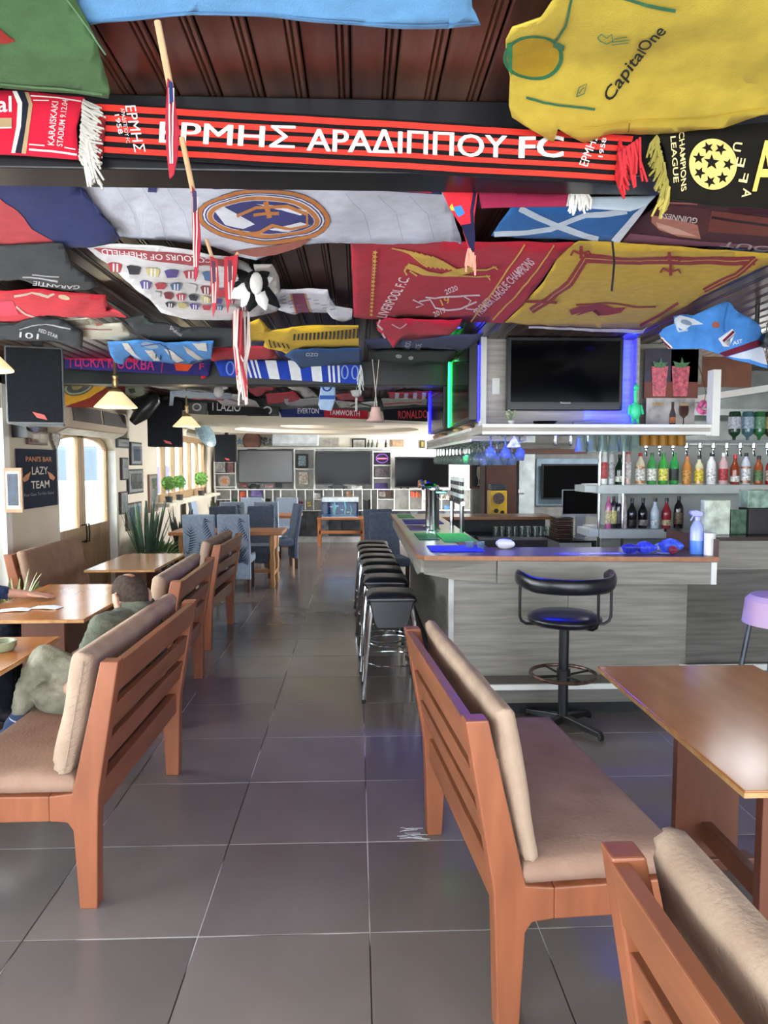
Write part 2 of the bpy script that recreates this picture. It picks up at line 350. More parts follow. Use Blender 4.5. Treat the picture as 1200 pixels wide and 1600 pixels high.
bench('wooden bench with the seated man in khaki, back slats facing the aisle', -1.0, 2.57, 1.19, rz=R(-1), quilt=True, back=SUEDEL)
bench('second wooden bench along the aisle, just behind the man', -1.20, 4.32, 1.13, rz=R(1), back=SUEDEL)
bench('third wooden bench along the aisle, beside the blue leaf chairs', -1.32, 6.22, 1.08, rz=R(-1), back=SUEDEL)
bench('wooden bench in the foreground with its seat towards the black swivel stool', .435, 1.94, 1.17, side=1, rz=R(4.8), back=SUEDEL, bt=.06)
bench('wooden bench cut off by the bottom right corner, chipped top rail', .615, .17, 1.13, side=1, rz=R(1), back=SUEDEL)
bench('wooden bench by the left wall with its tall brown back cushion facing the room', -2.62, 5.62, 1.14, side=1)
bench('wooden bench at the left edge under the arm of the person in navy', -2.88, 4.05, 1.2, side=1, seat=SUEDEL)
# ================= TABLES =================
def table(label, x0, x1, y0, y1, h=.75, rz=0, legs=None):
    T = thing('table', label, 'table', ((x0+x1)/2, (y0+y1)/2, 0), rz); a, c = (x1-x0)/2, (y1-y0)/2
    part('tabletop', [TTOP], T, (-a, a, -c, c, h-.022, h), bevel=.003)
    part('edge_band', mat('C69A66', .5, kind='wood', scale=20, hex2='A87A48'), T, (-a-.003, a+.003, -c-.003, c+.003, h-.019, h-.004))
    for s in (-1, 1):
        part('leg', TLEG, T, (-.13, .13, s*(c-.3)-.02, s*(c-.3)+.02, .05, h-.022), bevel=.003)
        part('foot', TLEG, T, (-.2, .2, s*(c-.3)-.035, s*(c-.3)+.035, 0, .05), bevel=.004)
        part('top_batten', TLEG, T, (-.25, .25, s*(c-.3)-.03, s*(c-.3)+.03, h-.06, h-.022))
    part('stretcher', TLEG, T, (-.02, .02, -(c-.3), c-.3, .12, .2), bevel=.003)
    return T
table('brown wooden table at the right edge beside the foreground bench', 1.06, 1.76, 1.86, 3.06)
table('wooden table at the left edge with the ashtray, in front of the seated man', -2.25, -1.54, 2.5, 3.7)
table('glossy wooden table with folded white papers and a hand on it', -2.28, -1.57, 4.1, 5.31)
table('third glossy wooden table, empty, below the arched door', -2.28, -1.70, 6.0, 7.08)
# ================= CHROME STOOLS =================
def stool():
    T = thing('bar_stool', 'x', 'stool', (0, 0, 0), 0, 'chrome stools along the bar')
    b = MB(); h = .74
    prof = [(.17, .0), (.175, .02), (.17, .045), (.14, .062), (.08, .07), (.0001, .072)]
    b.cushion(-.175, .175, -.165, .165, h-.075, h, r=.045, nx=6, ny=6, crown=.012)
    b.build('seat', LEATHER, T, smooth=True, ang=70)
    for s in (-1, 1):
        MB().prism([(-.155, h-.04), (.155, h-.04), (.12, h-.2), (.10, h-.235), (-.10, h-.235), (-.12, h-.2)], 'y', s*.155-.012, s*.155+.012).build('seat_flap', LEATHER, T, bevel=.008)
    for sx in (-1, 1):
        for sy_ in (-1, 1):
            MB().tube([(sx*.13, sy_*.13, h-.05), (sx*.155, sy_*.165, h-.2), (sx*.195, sy_*.205, .02)], [.02, .017, .011]).build('leg', CHROME, T, smooth=True)
            MB().tube([(sx*.195, sy_*.205, 0), (sx*.195, sy_*.205, .025)], .014).build('rubber_foot', BLACKM, T)
    for z, r in ((.25, .2), (.38, .17)):
        MB().tube([(r*.98*math.cos(2*PI*i/28), r*1.02*math.sin(2*PI*i/28), z) for i in range(28)], .007, close=True).build('foot_ring', CHROME, T, smooth=True)
    return T
st = stool()
ords = ['nearest', 'second nearest', 'third nearest', 'fourth nearest', 'fourth farthest', 'third farthest', 'second farthest', 'farthest']
for i, (x, y) in enumerate([(.235, 5.0), (.225, 5.66), (.215, 6.12), (.205, 6.56), (.195, 6.96), (.19, 7.36), (.18, 7.76), (.175, 8.16)]):
    lab = ords[i]+' of the eight black topped chrome stools lined along the bar'
    if i == 0: st.location = (x, y, 0); st['label'] = lab
    else: dup(st, (x, y, 0), R((i*37) % 7-3), lab)
# ================= SWIVEL STOOL =================
T = thing('swivel_stool', 'black swivel bar stool with curved padded backrest and worn footring', 'stool', (1.275, 4.3, 0))
MB().lathe([(.0001, .655), (.2, .66), (.225, .68), (.225, .70), (.19, .722), (.1, .735), (.0001, .738)], n=32).build('seat', LEATHER, T, smooth=True, ang=60)
MB().tube([(0, 0, .06), (0, 0, .66)], .031, 16).build('pole', mat('15181E', .3, amt=0), T, smooth=True)
MB().tube([(0, 0, .28), (0, 0, .37)], .042, 16).build('collar', BLACK, T, smooth=True)
MB().tube([(.2*math.cos(2*PI*i/36), .2*math.sin(2*PI*i/36), .34) for i in range(36)], .0115, 8, close=True).build('foot_ring', mat('6E5446', .4, .5, scale=30, amt=.4), T, smooth=True)
for a in (20, 110, 200, 290): MB().tube([(.03*math.cos(R(a)), .03*math.sin(R(a)), .33), (.2*math.cos(R(a)), .2*math.sin(R(a)), .34)], .007).build('spoke', BLACK, T)
for a in (-52, 38, 128, 218):
    M = Matrix.Rotation(R(a), 4, 'Z'); MB().prism([(0, .035), (0, .085), (.06, .08), (.27, .05), (.285, .02), (.285, 0), (.265, 0), (.26, .022)], 'y', -.02, .02, M).build('base_leg', BLACK, T, bevel=.005)
arc = [R(d) for d in range(-200, 22, 6)]
b = MB(); pts = [(.285*math.cos(a), .285*math.sin(a)*.92, .925+(.02*max(0, abs(math.cos(a))-.8)*5)) for a in arc]
n = 10; vs = []
for i, p in enumerate(pts):
    a = arc[i]; sc = min(1, .55+.45*min(i, len(pts)-1-i)/2); d = Vector((math.cos(a), math.sin(a), 0))
    for j in range(n):
        t = 2*PI*j/n; vs.append(Vector(p)+d*.022*math.cos(t)*sc+Vector((0, 0, .048*math.sin(t)*sc)))
fs = [(i*n+j, i*n+(j+1) % n, (i+1)*n+(j+1) % n, (i+1)*n+j) for i in range(len(pts)-1) for j in range(n)]+[tuple(range(n)), tuple(range((len(pts)-1)*n, len(pts)*n))]
b.add(vs, fs).build('backrest', LEATHER, T, smooth=True, ang=70)
for a in (-178, -62, -8, ):
    c, s = math.cos(R(a)), math.sin(R(a)); MB().tube([(.28*c, .26*s, .9), (.28*c, .26*s, .71), (.27*c, .25*s, .68), (.24*c, .22*s, .66), (.12*c, .11*s, .655)], .009).build('back_support', BLACK, T, smooth=True)
# pink covered stool cut by the right edge
T = thing('stool', 'metal stool with a frilly pink seat cover, cut off by the right edge', 'stool', (2.55, 4.15, 0))
MB().lathe([(.0001, .85), (.17, .85), (.2, .82), (.205, .76), (.215, .68)], n=28).build('seat_cover', mat('D9B4C0', .9, kind='fabric', hex2='C8B4D0'), T, smooth=True)
for a in (45, 135, 225, 315):
    c, s = math.cos(R(a)), math.sin(R(a)); MB().tube([(.15*c, .15*s, .82), (.27*c, .27*s, 0)], .016).build('leg', mat('6E747C', .3, .8), T, smooth=True)
MB().tube([(.23*math.cos(2*PI*i/24), .23*math.sin(2*PI*i/24), .25) for i in range(24)], .009, close=True).build('foot_ring', DGREY, T)
# ================= BLUE LEAF CHAIRS and trestle tables =================
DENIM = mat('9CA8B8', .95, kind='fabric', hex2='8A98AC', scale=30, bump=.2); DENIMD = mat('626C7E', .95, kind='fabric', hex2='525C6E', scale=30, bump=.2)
LEAF = mat('2E4054', .95, amt=0); CLEG = mat('3E2418', .5)
def leafset(T, sgn, seed):
    rr = random.Random(seed); b = MB()
    for (cx, cz, a, Ln) in ((.10, .95, -70, .3), (-.15, .50, 80, .32), (.17, .36, 120, .3), (.05, .38, 60, .22)):
        cx += rr.uniform(-.03, .03)
        d = Vector((math.cos(R(a)), 0, math.sin(R(a)))); q = Vector((-d.z, 0, d.x))
        for i in range(11):
            t = i/10; c = Vector((cx, 0, cz))+d*Ln*t; w = .11*math.sin(PI*(.15+.8*t))
            for s in (-1, 1):
                e = c+q*s*w+d*.05; pts = [c-d*.006, c+d*.014, e]
                pts = [p for p in pts]
                if all(-.198 < p.x < .198 and .12 < p.z < .985 for p in pts):
                    def yy(p): return -.006-(.012+.105*max(0, (p.z-.45))/.55)
                    vs = [Vector((p.x, -.045-.09*max(0, p.z-.45)/.55-.004, p.z)) for p in pts]
                    b.add(vs, [(0, 1, 2)])
    return b
def dchair(dark=False):
    T = thing('dining_chair', 'x', 'chair', (0, 0, 0), 0, 'blue upholstered dining chairs'); m = DENIMD if dark else DENIM
    # backrest: slab leaning backwards (-y)
    vs = []; b = MB(); prof = [(-.045, .16), (-.045, .45), (-.135, 1.0), (-.075, 1.0), (.02, .45), (.02, .16)]
    b.prism(prof, 'x', -.2, .2).build('backrest', m, T, bevel=.015)
    leafset(T, -1, 3 if not dark else 5).build('leaf_print', LEAF, T)
    part('seat', m, T, (-.2, .2, .02, .43, .36, .47), bevel=.02)
    for sx in (-1, 1):
        for y in (-.02, .38): part('leg', CLEG, T, (sx*.17-.02, sx*.17+.02, y-.02, y+.02, 0, .36))
    return T
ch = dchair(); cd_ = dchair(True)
def putc(src, x, y, rz, lab, first=False):
    if first: src.location = (x, y, 0); src.rotation_euler = (0, 0, rz); src['label'] = lab; return src
    return dup(src, (x, y, 0), rz, lab)
putc(ch, -1.98, 9.05, 0, 'blue leaf print chair nearer the window, back to the camera, at the near trestle table', True)
putc(ch, -1.55, 9.05, 0, 'blue leaf print chair nearer the aisle, back to the camera, at the near trestle table')
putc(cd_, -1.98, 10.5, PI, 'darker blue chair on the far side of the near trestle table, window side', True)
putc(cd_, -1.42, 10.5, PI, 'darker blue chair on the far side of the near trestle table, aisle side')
putc(ch, -2.05, 11.9, 0, 'blue leaf print chair at the far trestle table, left one of the near side')
putc(ch, -1.5, 11.9, 0, 'blue leaf print chair at the far trestle table, right one of the near side')
putc(ch, -1.95, 13.15, PI, 'blue chair on the far side of the far trestle table, left one')
putc(ch, -1.3, 13.15, PI, 'blue chair on the far side of the far trestle table, right one')
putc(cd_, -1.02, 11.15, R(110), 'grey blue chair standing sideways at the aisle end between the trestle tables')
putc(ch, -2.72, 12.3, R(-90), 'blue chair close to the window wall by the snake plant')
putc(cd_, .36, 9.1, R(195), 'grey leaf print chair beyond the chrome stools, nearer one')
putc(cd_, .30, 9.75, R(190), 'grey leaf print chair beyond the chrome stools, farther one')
PINE = mat('B06F3E', .4, kind='wood', hex2='94552A', scale=4, stretch=(.6, 3, 3), bump=.05); PINEL = mat('B98A55', .5, kind='wood', hex2='A0703E', scale=4, stretch=(3, 3, .6))
def trestle(label, x0, x1, y0, y1, h=.74):
    T = thing('trestle_table', label, 'table', ((x0+x1)/2, (y0+y1)/2, 0)); a, c = (x1-x0)/2, (y1-y0)/2
    part('tabletop', PINE, T, (-a, a, -c, c, h-.045, h), bevel=.008)
    for s in (-1, 1):
        for q in (-1, 1): MB().lathe([(.03, 0), (.04, .05), (.028, .15), (.04, .3), (.027, .45), (.04, .6), (.03, h-.045)], (s*(a-.14), q*(c-.1), 0), 10).build('leg', PINEL, T, smooth=True)
        part('cross_piece', PINE, T, (s*(a-.14)-.02, s*(a-.14)+.02, -c+.1, c-.1, .15, .2)); MB().prism([(-c+.1, h-.05), (c-.1, h-.05), (.12, h-.25), (-.12, h-.25)], 'x', s*(a-.14)-.015, s*(a-.14)+.015).build('apron', PINE, T)
    part('stretcher', PINE, T, (-a+.14, a-.14, -.03, .03, .16, .2))
trestle('heavy orange wooden table with turned legs behind the nearest leaf chairs', -2.45, -.98, 9.3, 9.95)
trestle('heavy orange wooden table at the far end of the room', -2.5, -.98, 12.15, 12.85)
# ================= BAR =================
bar = thing('bar_counter', 'U shaped bar clad in grey wood laminate with a brown top and copper edge', 'bar', (.4, 4.5, 0))
YF = 4.56
def ftop(x): return YF-.07*(x-.4)   # the front edge runs slightly towards the room
TOPM = mat('6A564C', .28, amt=.05, scale=3, spec=.35); COP = mat('8E5C3C', .35, .3, amt=.1, scale=30)
b = MB(); zt = 1.045
b.prism([(.46, ftop(.46)), (2.29, ftop(2.29)), (2.29, 5.0), (.93, 5.02), (.93, 7.8), (2.2, 7.8), (2.2, 8.33), (.4, 8.33), (.4, 4.66)], 'z', zt-.03, zt).build('countertop', TOPM, bar, world=True)
e = MB(); e.prism([(.43, ftop(.4)-.012), (2.295, ftop(2.295)-.012), (2.295, ftop(2.29)+.01), (.46, ftop(.46)+.01), (.41, 4.66), (.41, 8.34), (.388, 8.34), (.388, 4.63)], 'z', zt-.026, zt+.003)
e.box(.93, 2.2, 7.785, 7.8, zt-.026, zt+.003); e.build('edge_strip', COP, bar, world=True)
ap = MB(); ap.prism([(4.62, zt-.034), (8.33, zt-.034), (8.33, .9), (4.85, .88), (4.62, .93)], 'x', .415, .435); ap.build('left_apron', LAM, bar, world=True)
ap = MB().add([(.43, 4.585, zt-.034), (.9, 4.55, zt-.034), (.9, 4.57, .868), (.62, 4.60, .885), (.435, 4.63, .918), (.43, 4.605, zt-.034), (.9, 4.57, zt-.034), (.9, 4.59, .868), (.62, 4.62, .885), (.435, 4.65, .918)], [(0, 4, 3, 2, 1), (5, 6, 7, 8, 9), (0, 1, 6, 5), (1, 2, 7, 6), (2, 3, 8, 7), (3, 4, 9, 8), (4, 0, 5, 9)])
ap.build('corner_apron', LAM, bar, world=True)
MB().prism([(.905, ftop(.9)+.02), (2.26, ftop(2.26)+.02), (2.26, ftop(2.26)+.045), (.905, ftop(.9)+.045)], 'z', .868, zt-.034).build('front_apron', LAM, bar, world=True)
MB().prism([(2.262, ftop(2.26)+.012), (2.295, ftop(2.29)+.012), (2.295, ftop(2.29)+.05), (2.262, ftop(2.26)+.05)], 'z', .868, zt-.034).build('white_edge', WHITE, bar, world=True)
pn = part('front_panel', LAM, bar, (.62, 1.42, 4.72, 4.745, .2, 1.0), world=True)
part('front_panel', LAM, bar, (1.423, 2.24, 4.72, 4.745, .2, 1.0), world=True)
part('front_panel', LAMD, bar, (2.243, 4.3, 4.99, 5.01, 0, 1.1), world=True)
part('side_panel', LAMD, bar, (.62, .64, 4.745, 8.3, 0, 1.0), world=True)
part('corner_strip', mat('B9B7B2', .5), bar, (.612, .645, 4.712, 4.748, .2, 1.0), world=True)
part('back_panel', DGREY, bar, (.95, 2.2, 8.25, 8.27, 0, 1.0), world=True)
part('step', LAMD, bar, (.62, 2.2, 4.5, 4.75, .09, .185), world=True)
part('step_trim', WHITE, bar, (.62, 2.2, 4.492, 4.51, .178, .212), world=True)
part('step_plinth', BLACKM, bar, (.64, 2.2, 4.56, 4.75, 0, .09), world=True)
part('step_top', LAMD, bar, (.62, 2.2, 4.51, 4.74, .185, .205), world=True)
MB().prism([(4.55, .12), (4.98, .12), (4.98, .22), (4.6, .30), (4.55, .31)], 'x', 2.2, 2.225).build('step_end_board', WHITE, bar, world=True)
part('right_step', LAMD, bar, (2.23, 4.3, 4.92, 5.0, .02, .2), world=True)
part('step_trim', WHITE, bar, (2.23, 4.3, 4.905, 4.925, .165, .21), world=True)
part('left_plinth', BLACKM, bar, (.6, .62, 4.72, 8.3, 0, .1), world=True)
# raised right end
rc = thing('raised_counter', 'raised end of the bar on the right with a dark top under the boxes', 'counter', (2.3, 4.66, 0))
part('countertop', mat('33241E', .2, amt=.05), rc, (2.3, 4.3, 4.6, 5.25, 1.13, 1.155), world=True)
part('front_apron', LAM, rc, (2.31, 4.3, 4.64, 4.66, .935, 1.13), world=True)
part('end_board', mat('5E4034', .4, kind='wood', hex2='4B3026', scale=5), rc, (2.297, 2.31, 4.45, 5.2, 1.046, 1.155), world=True)
part('carcass', LAMD, rc, (2.4, 4.3, 5.03, 5.24, 0, 1.13), world=True)
# mats and towels on the counter
def slab(name, label, cat, m, x0, x1, y0, y1, z0, h, grp=None, rz=0, bevel=.001):
    cx, cy_ = (x0+x1)/2, (y0+y1)/2; b = MB(); b.box(x0-cx, x1-cx, y0-cy_, y1-cy_, 0, h); o = b.build(name, m, None, bevel=bevel); o.location = (cx, cy_, z0); o.rotation_euler = (0, 0, rz); return tag(o, label, cat, grp)
for nm, c, x0, x1, y0, y1 in (('blue bar mat at the near corner of the counter', '2A35B8', .5, .86, 4.76, 5.1), ('green bar mat beside the beer towers on the counter', '3F9A62', .66, .9, 5.35, 5.95),
                              ('red patterned bar mat on the inner edge of the counter', 'A04A50', .74, .92, 5.12, 5.32), ('dark green bar mat before the beer towers', '2C5B46', .48, .64, 5.5, 6.0),
                              ('purple bar towel left of the beer towers', '5A4690', .47, .62, 6.3, 6.75), ('blue bar towel on the far half of the counter', '2B39C4', .47, .85, 6.95, 7.45), ('green bar mat at the far corner of the counter', '4BB06E', .45, .62, 7.7, 8.15)):
    slab('bar_mat', nm, 'bar mat', mat(c, .6, kind='fabric', scale=20, hex2=None), x0, x1, y0, y1, zt+.0005, .006)
# beer towers
CHS = dict(smooth=True)
tw = None
for i, (y, lab, col) in enumerate(((6.15, 'nearest chrome beer column with a dark handle', '3A2A60'), (6.33, 'second chrome beer column with a green yellow badge', 'B8B060'), (6.51, 'third chrome beer column with an orange badge', 'C08050'), (6.69, 'farthest chrome beer column with a blue badge', '3050C0'))):
    T = thing('beer_tower', lab, 'beer tap', (.66+.035*(i % 2), y, zt), 0, 'chrome beer columns on the counter')
    MB().lathe([(.05, 0), (.05, .012), (.036, .02), (.036, .36), (.04, .37), (.03, .4)], n=16).build('column', CHROME, T, **CHS)
    MB().tube([(0, 0, .34), (0, -.02, .34), (.1, -.03, .34), (.11, -.03, .29)], .01).build('spout', CHROME, T, **CHS)
    MB().tube([(-.09, -.01, .40), (.0, -.01, .4)], .02).build('badge_arm', CHROME, T, **CHS)
    MB().tube([(-.085, -.01-.01, .405), (-.105, -.02, .405)], [.04, .036], 20).build('badge', mat(col, .25, amt=.3, scale=40), T, **CHS)
tp = thing('tap_handles', 'row of black and white striped tap handles behind the chrome columns', 'tap handle', (.9, 6.3, zt))
for i in range(6):
    y = -.2+i*.13; b = MB()
    for k in range(6): b.k = k % 2; b.tube([(0, y, .26+k*.035), (0, y, .295+k*.035)], .017, 10)
    b.build('handle', [BLACK, WHITE], tp)
MB().tube([(0, -.25, .25), (0, .5, .25)], .02).build('rail', CHROME, tp, **CHS)
for y in (-.2, .45): MB().tube([(0, y, 0), (0, y, .25)], .02).build('post', CHROME, tp, **CHS)
# canopy over the bar
cn = thing('bar_canopy', 'grey laminate canopy hung over the bar with white edged shelf', 'canopy', (.81, 4.63, 1.83))
PL = mat('B5AFA5', .5, kind='laminate', hex2='938C82', scale=5, stretch=(.6, .6, 9), bump=.04)
x1c = 2.335
def shelfedge(nm, x0, x1, y0, y1, z0, z1, ax):
    part(nm, PL, cn, (x0, x1, y0, y1, z0, z1), world=True)
    for za, zb in ((z0-.006, z0+.014), (z1-.014, z1+.006)):
        q = (x0, x1, y0-.008, y0, za, zb) if ax == 'y' else (x0-.008, x0, y0-.008, y1, za, zb)
        part('white_edge', WHITE, cn, q, world=True)
shelfedge('front_shelf', .81, x1c, 4.62, 5.05, 1.835, 1.89, 'y'); shelfedge('side_shelf', .81, 1.2, 5.05, 8.3, 1.80, 1.885, 'x')
part('back_panel', PL, cn, (.86, 1.93, 4.98, 5.0, 1.89, CZ), world=True)
part('back_panel', LAM, cn, (1.93, x1c, 5.03, 5.05, 1.89, CZ-.02), world=True)
part('corner_post', WHITE, cn, (.845, .885, 4.9, 4.98, 1.89, CZ), world=True)
part('divider', PL, cn, (1.925, 1.945, 4.9, 5.0, 1.89, CZ), world=True)
part('side_panel', PL, cn, (.885, .9, 5.0, 8.2, 1.885, CZ), world=True)
part('end_post', WHITE, cn, (x1c-.02, x1c+.03, 4.6, 4.68, 1.82, 2.25), world=True)
part('far_shelf', PL, cn, (1.2, 2.3, 7.6, 8.3, 1.80, 1.86), world=True)
part('inner_shelf', mat('6B4534', .5), cn, (1.15, 1.95, 6.0, 6.3, 1.72, 1.76), world=True)
for x, y in ((1.2, 6.1), (1.9, 6.1)): MB().tube([(x, y, 1.76), (x, y, CZ)], .008).build('hanging_rod', CHROME, cn, world=True)
# letters on the far side fascia (small raised white relief text)
area('bar_ceiling_lamp', (3.4, 8.7, 2.46), (0, 0, 0), 1.2, .6, 60, (.95, .98, 1))  # added unseen fill brightening the space behind the bar, no fitting
area('bottle_shelf_lamp', (3.0, 5.75, 2.44), (0, 0, 0), 1.0, .2, 16, (.95, .98, 1))  # added fill brightening the spirit bottle shelves, no fitting
def tv(label, x0, x1, z0, z1, y, face='y', th=.06, bez=.025, bd=.06, brand=False, grp=None, mscreen=None, led=None):
    if face == 'y': T = thing('television', label, 'television', ((x0+x1)/2, y, z0), 0, grp)
    else: T = thing('television', label, 'television', (y, (x0+x1)/2, z0), R(-90), grp)
    w = (x1-x0)/2; h = z1-z0
    part('casing', BLACK, T, (-w, w, 0, th, 0, h), bevel=.006)
    part('screen', mscreen or SCREEN, T, (-w+bez, w-bez, -.003, .01, bez+(.03 if brand else 0), h-bez))
    if brand: part('speaker_bar', mat('1B1B1E', .3), T, (-w+.02, w-.02, -.004, .01, .012, .035)); text_mesh('Panasonic', (-.035, -.006, .045), .014, mat('B8B8BC', .4, amt=0), T)
    if led: part('led_strip', mat(led, .5, emit=6), T, (-w+.0, -w+.03, -.016, -.004, .0, h))
    part('bracket', DGREY, T, (-.08, .08, th, th+bd, h*.3, h*.7))
    return T
def text_mesh(txt, loc, size, m, T, rot=None, ext=.001, name='lettering', align='LEFT', world=False, sx=1):
    cu = bpy.data.curves.new('t', 'FONT'); cu.body = txt; cu.size = size*1.35; cu.offset = .012*size*1.35; cu.extrude = ext; cu.align_x = align; o = bpy.data.objects.new('t', cu); S.collection.objects.link(o)
    dg = bpy.context.evaluated_depsgraph_get(); me = bpy.data.meshes.new_from_object(o.evaluated_get(dg)); bpy.data.objects.remove(o)
    Rm = Matrix.Translation(loc) @ (rot or Matrix.Identity(4)) @ Matrix.Rotation(PI/2, 4, 'X') @ Matrix.Scale(sx, 4, (1, 0, 0)); me.transform(Rm); me.materials.clear(); me.materials.append(m)
    if world and T: me.transform(T.matrix_basis.inverted())
    o = bpy.data.objects.new(name, me); S.collection.objects.link(o); o.parent = T; return o
p0 = P(792, 641, y=4.86); p1 = P(975, 527, y=4.86)
tv('black flat television over the front of the bar, lit blue at its right', p0.x, p1.x, p0.z, p1.z, 4.86, brand=True)
tv('side mounted television over the bar edged with a green light', 4.82, 5.8, 1.93, 2.45, .752, face='x', led='18FF60')
tv('smaller side mounted television over the far bar edged with a blue light', 6.15, 7.3, 1.93, 2.44, .742, face='x', led='1010FF')
for y in (5.4, 5.9, 7.0, 7.5): tag(MB().lathe([(.0001, 0), (.04, .004), (.05, .03), (.03, .045), (.0001, .045)], (.84, y, 1.887), 10).build('wooden_bowl', mat('B58A66', .6), None, smooth=True), 'small wooden bowl on the side shelf under the televisions', 'bowl', 'wooden bowls under the side televisions')
# poster hung at the canopy side
pf = P(741, 570, x=.87); T = thing('side_poster', 'pale football poster on the canopy side facing the room', 'poster', (.87, 4.95, 1.98))
part('sheet', mat('C9D2D6', .5), T, (.872, .882, 5.03, 5.14, 1.94, 2.36), world=True); part('print', mat('7C9A70', .5, amt=.4, scale=20), T, (.868, .872, 5.04, 5.13, 1.96, 2.2), world=True)
# led strips and their light
BLUE = (.0, .01, 1); GREEN = (.03, 1, .25)
o = part('led_strip', mat('1A1AFF', .5, emit=9), None, (1.915, 1.924, 4.955, 4.975, 1.93, 2.47)); tag(o, 'blue light strip right of the front television', 'light strip')
area('blue_strip_light', (1.912, 4.93, 2.2), (0, R(90), 0), .54, .02, 6, BLUE)
o = part('led_strip', mat('1A1AFF', .5, emit=9), None, (.83, .84, 4.93, 4.95, 1.93, 2.45)); tag(o, 'blue light strip on the front left corner of the canopy', 'light strip')
area('corner_strip_light', (.82, 4.9, 2.2), (0, R(90), R(-20)), .5, .02, .5, BLUE)
area('screen_back_light', (1.60, 4.945, 2.2), (0, R(-90), R(22)), .5, .02, 4, BLUE)
for i, (px, py, col, c, pw) in enumerate(((740, 519, BLUE, 'blue', 70), (968, 523, BLUE, 'blue', 16), (708, 552, GREEN, 'green', 5), (672, 600, BLUE, 'blue', 90))):
    q = [(.62, 4.5, 0), (1.72, 4.45, 0), (.70, 5.95, 0), (.5, 6.9, 0)][i]
    T = thing('downlight', ['blue ceiling downlight left of the front television', 'blue ceiling downlight above the right end of the front television', 'green ceiling downlight by the side television', 'blue ceiling downlight over the far half of the bar'][i], 'downlight', (q[0], q[1], CZ-.014))
    MB().lathe([(.045, .014), (.045, 0), (.03, 0), (.03, .01)], n=20).build('ring', CHROME, T, smooth=True); MB().lathe([(.0001, .008), (.03, .008), (.03, .012), (.0001, .012)], n=16).build('lens', mat('2222FF' if c == 'blue' else '30FF70', .4, emit=12), T)
    spot('downlight_beam', (q[0], q[1], CZ-.02), (260, 16, 60, 300)[i], col, R((40, 75, 26, 46)[i]), .025, rot=(R((12, 0, 4, 0)[i]), 0, 0))
area('counter_blue_fill', (1.05, 4.70, 1.825), (0, 0, 0), .7, .05, 16, BLUE)  # added blue fill under the canopy to tint the counter, no strip there
spot('counter_beam', (.84, 5.75, 1.76), 10, GREEN, R(100), .03)  # added green spot tinting the left counter, no fitting
spot('counter_beam', (1.75, 4.78, 1.82), 5, BLUE, R(80), .03)  # added blue spot tinting the front counter, no fitting
# ---- bottles ----
def bottle_mesh(kind, glass, label, cap, liquid=None, nm='bottle'):
    T = thing(nm, 'x', 'bottle', (0, 0, 0))
    pr = {'wine': [(.0001, 0), (.038, 0), (.04, .01), (.04, .17), (.034, .2), (.015, .235), (.014, .27)],
          'sq': [(.0001, 0), (.036, 0), (.037, .01), (.037, .15), (.03, .18), (.016, .2), (.015, .245)],
          'liq': [(.0001, 0), (.036, 0), (.038, .02), (.041, .12), (.04, .15), (.022, .19), (.014, .21), (.014, .255)],
          'slim': [(.0001, 0), (.026, 0), (.028, .01), (.028, .19), (.022, .22), (.013, .24), (.012, .27)],
          'tall': [(.0001, 0), (.025, 0), (.026, .01), (.026, .24), (.02, .255), (.018, .27), (.018, .29)]}[kind]
    MB().lathe(pr, n=14).build('body', mat(glass, .08, amt=0, coat=.2), T, smooth=True, ang=60)
    r = pr[2][0]+.0012; h = pr[3][1]
    MB().lathe([(r, h*.22), (r+.0005, h*.23), (r+.0005, h*.82), (r, h*.83)], n=14).build('label', mat(label, .5, amt=.35, scale=60), T, smooth=True)
    t = pr[-1]; MB().lathe([(t[0]+.002, t[1]-.02), (t[0]+.002, t[1]+.012), (.0001, t[1]+.012)], n=12).build('cap', mat(cap, .4, amt=0), T)
    if liquid:
        MB().lathe([(r-.0006, .012), (r-.0006, h*.95)], n=14).build('liquid', mat(liquid, .1, amt=0), T, smooth=True)
    return T
def put_bottles(rows, y, z, where):
    for i, (px, kind, g, l, c, lq, lab) in enumerate(rows):
        p = P(px, 740, y=y); T = bottle_mesh(kind, g, l, c, lq); T.location = (p.x, y, z); T['label'] = lab+' '+where; T['group'] = 'bottles '+where
ZU, ZL = 1.45, 1.065
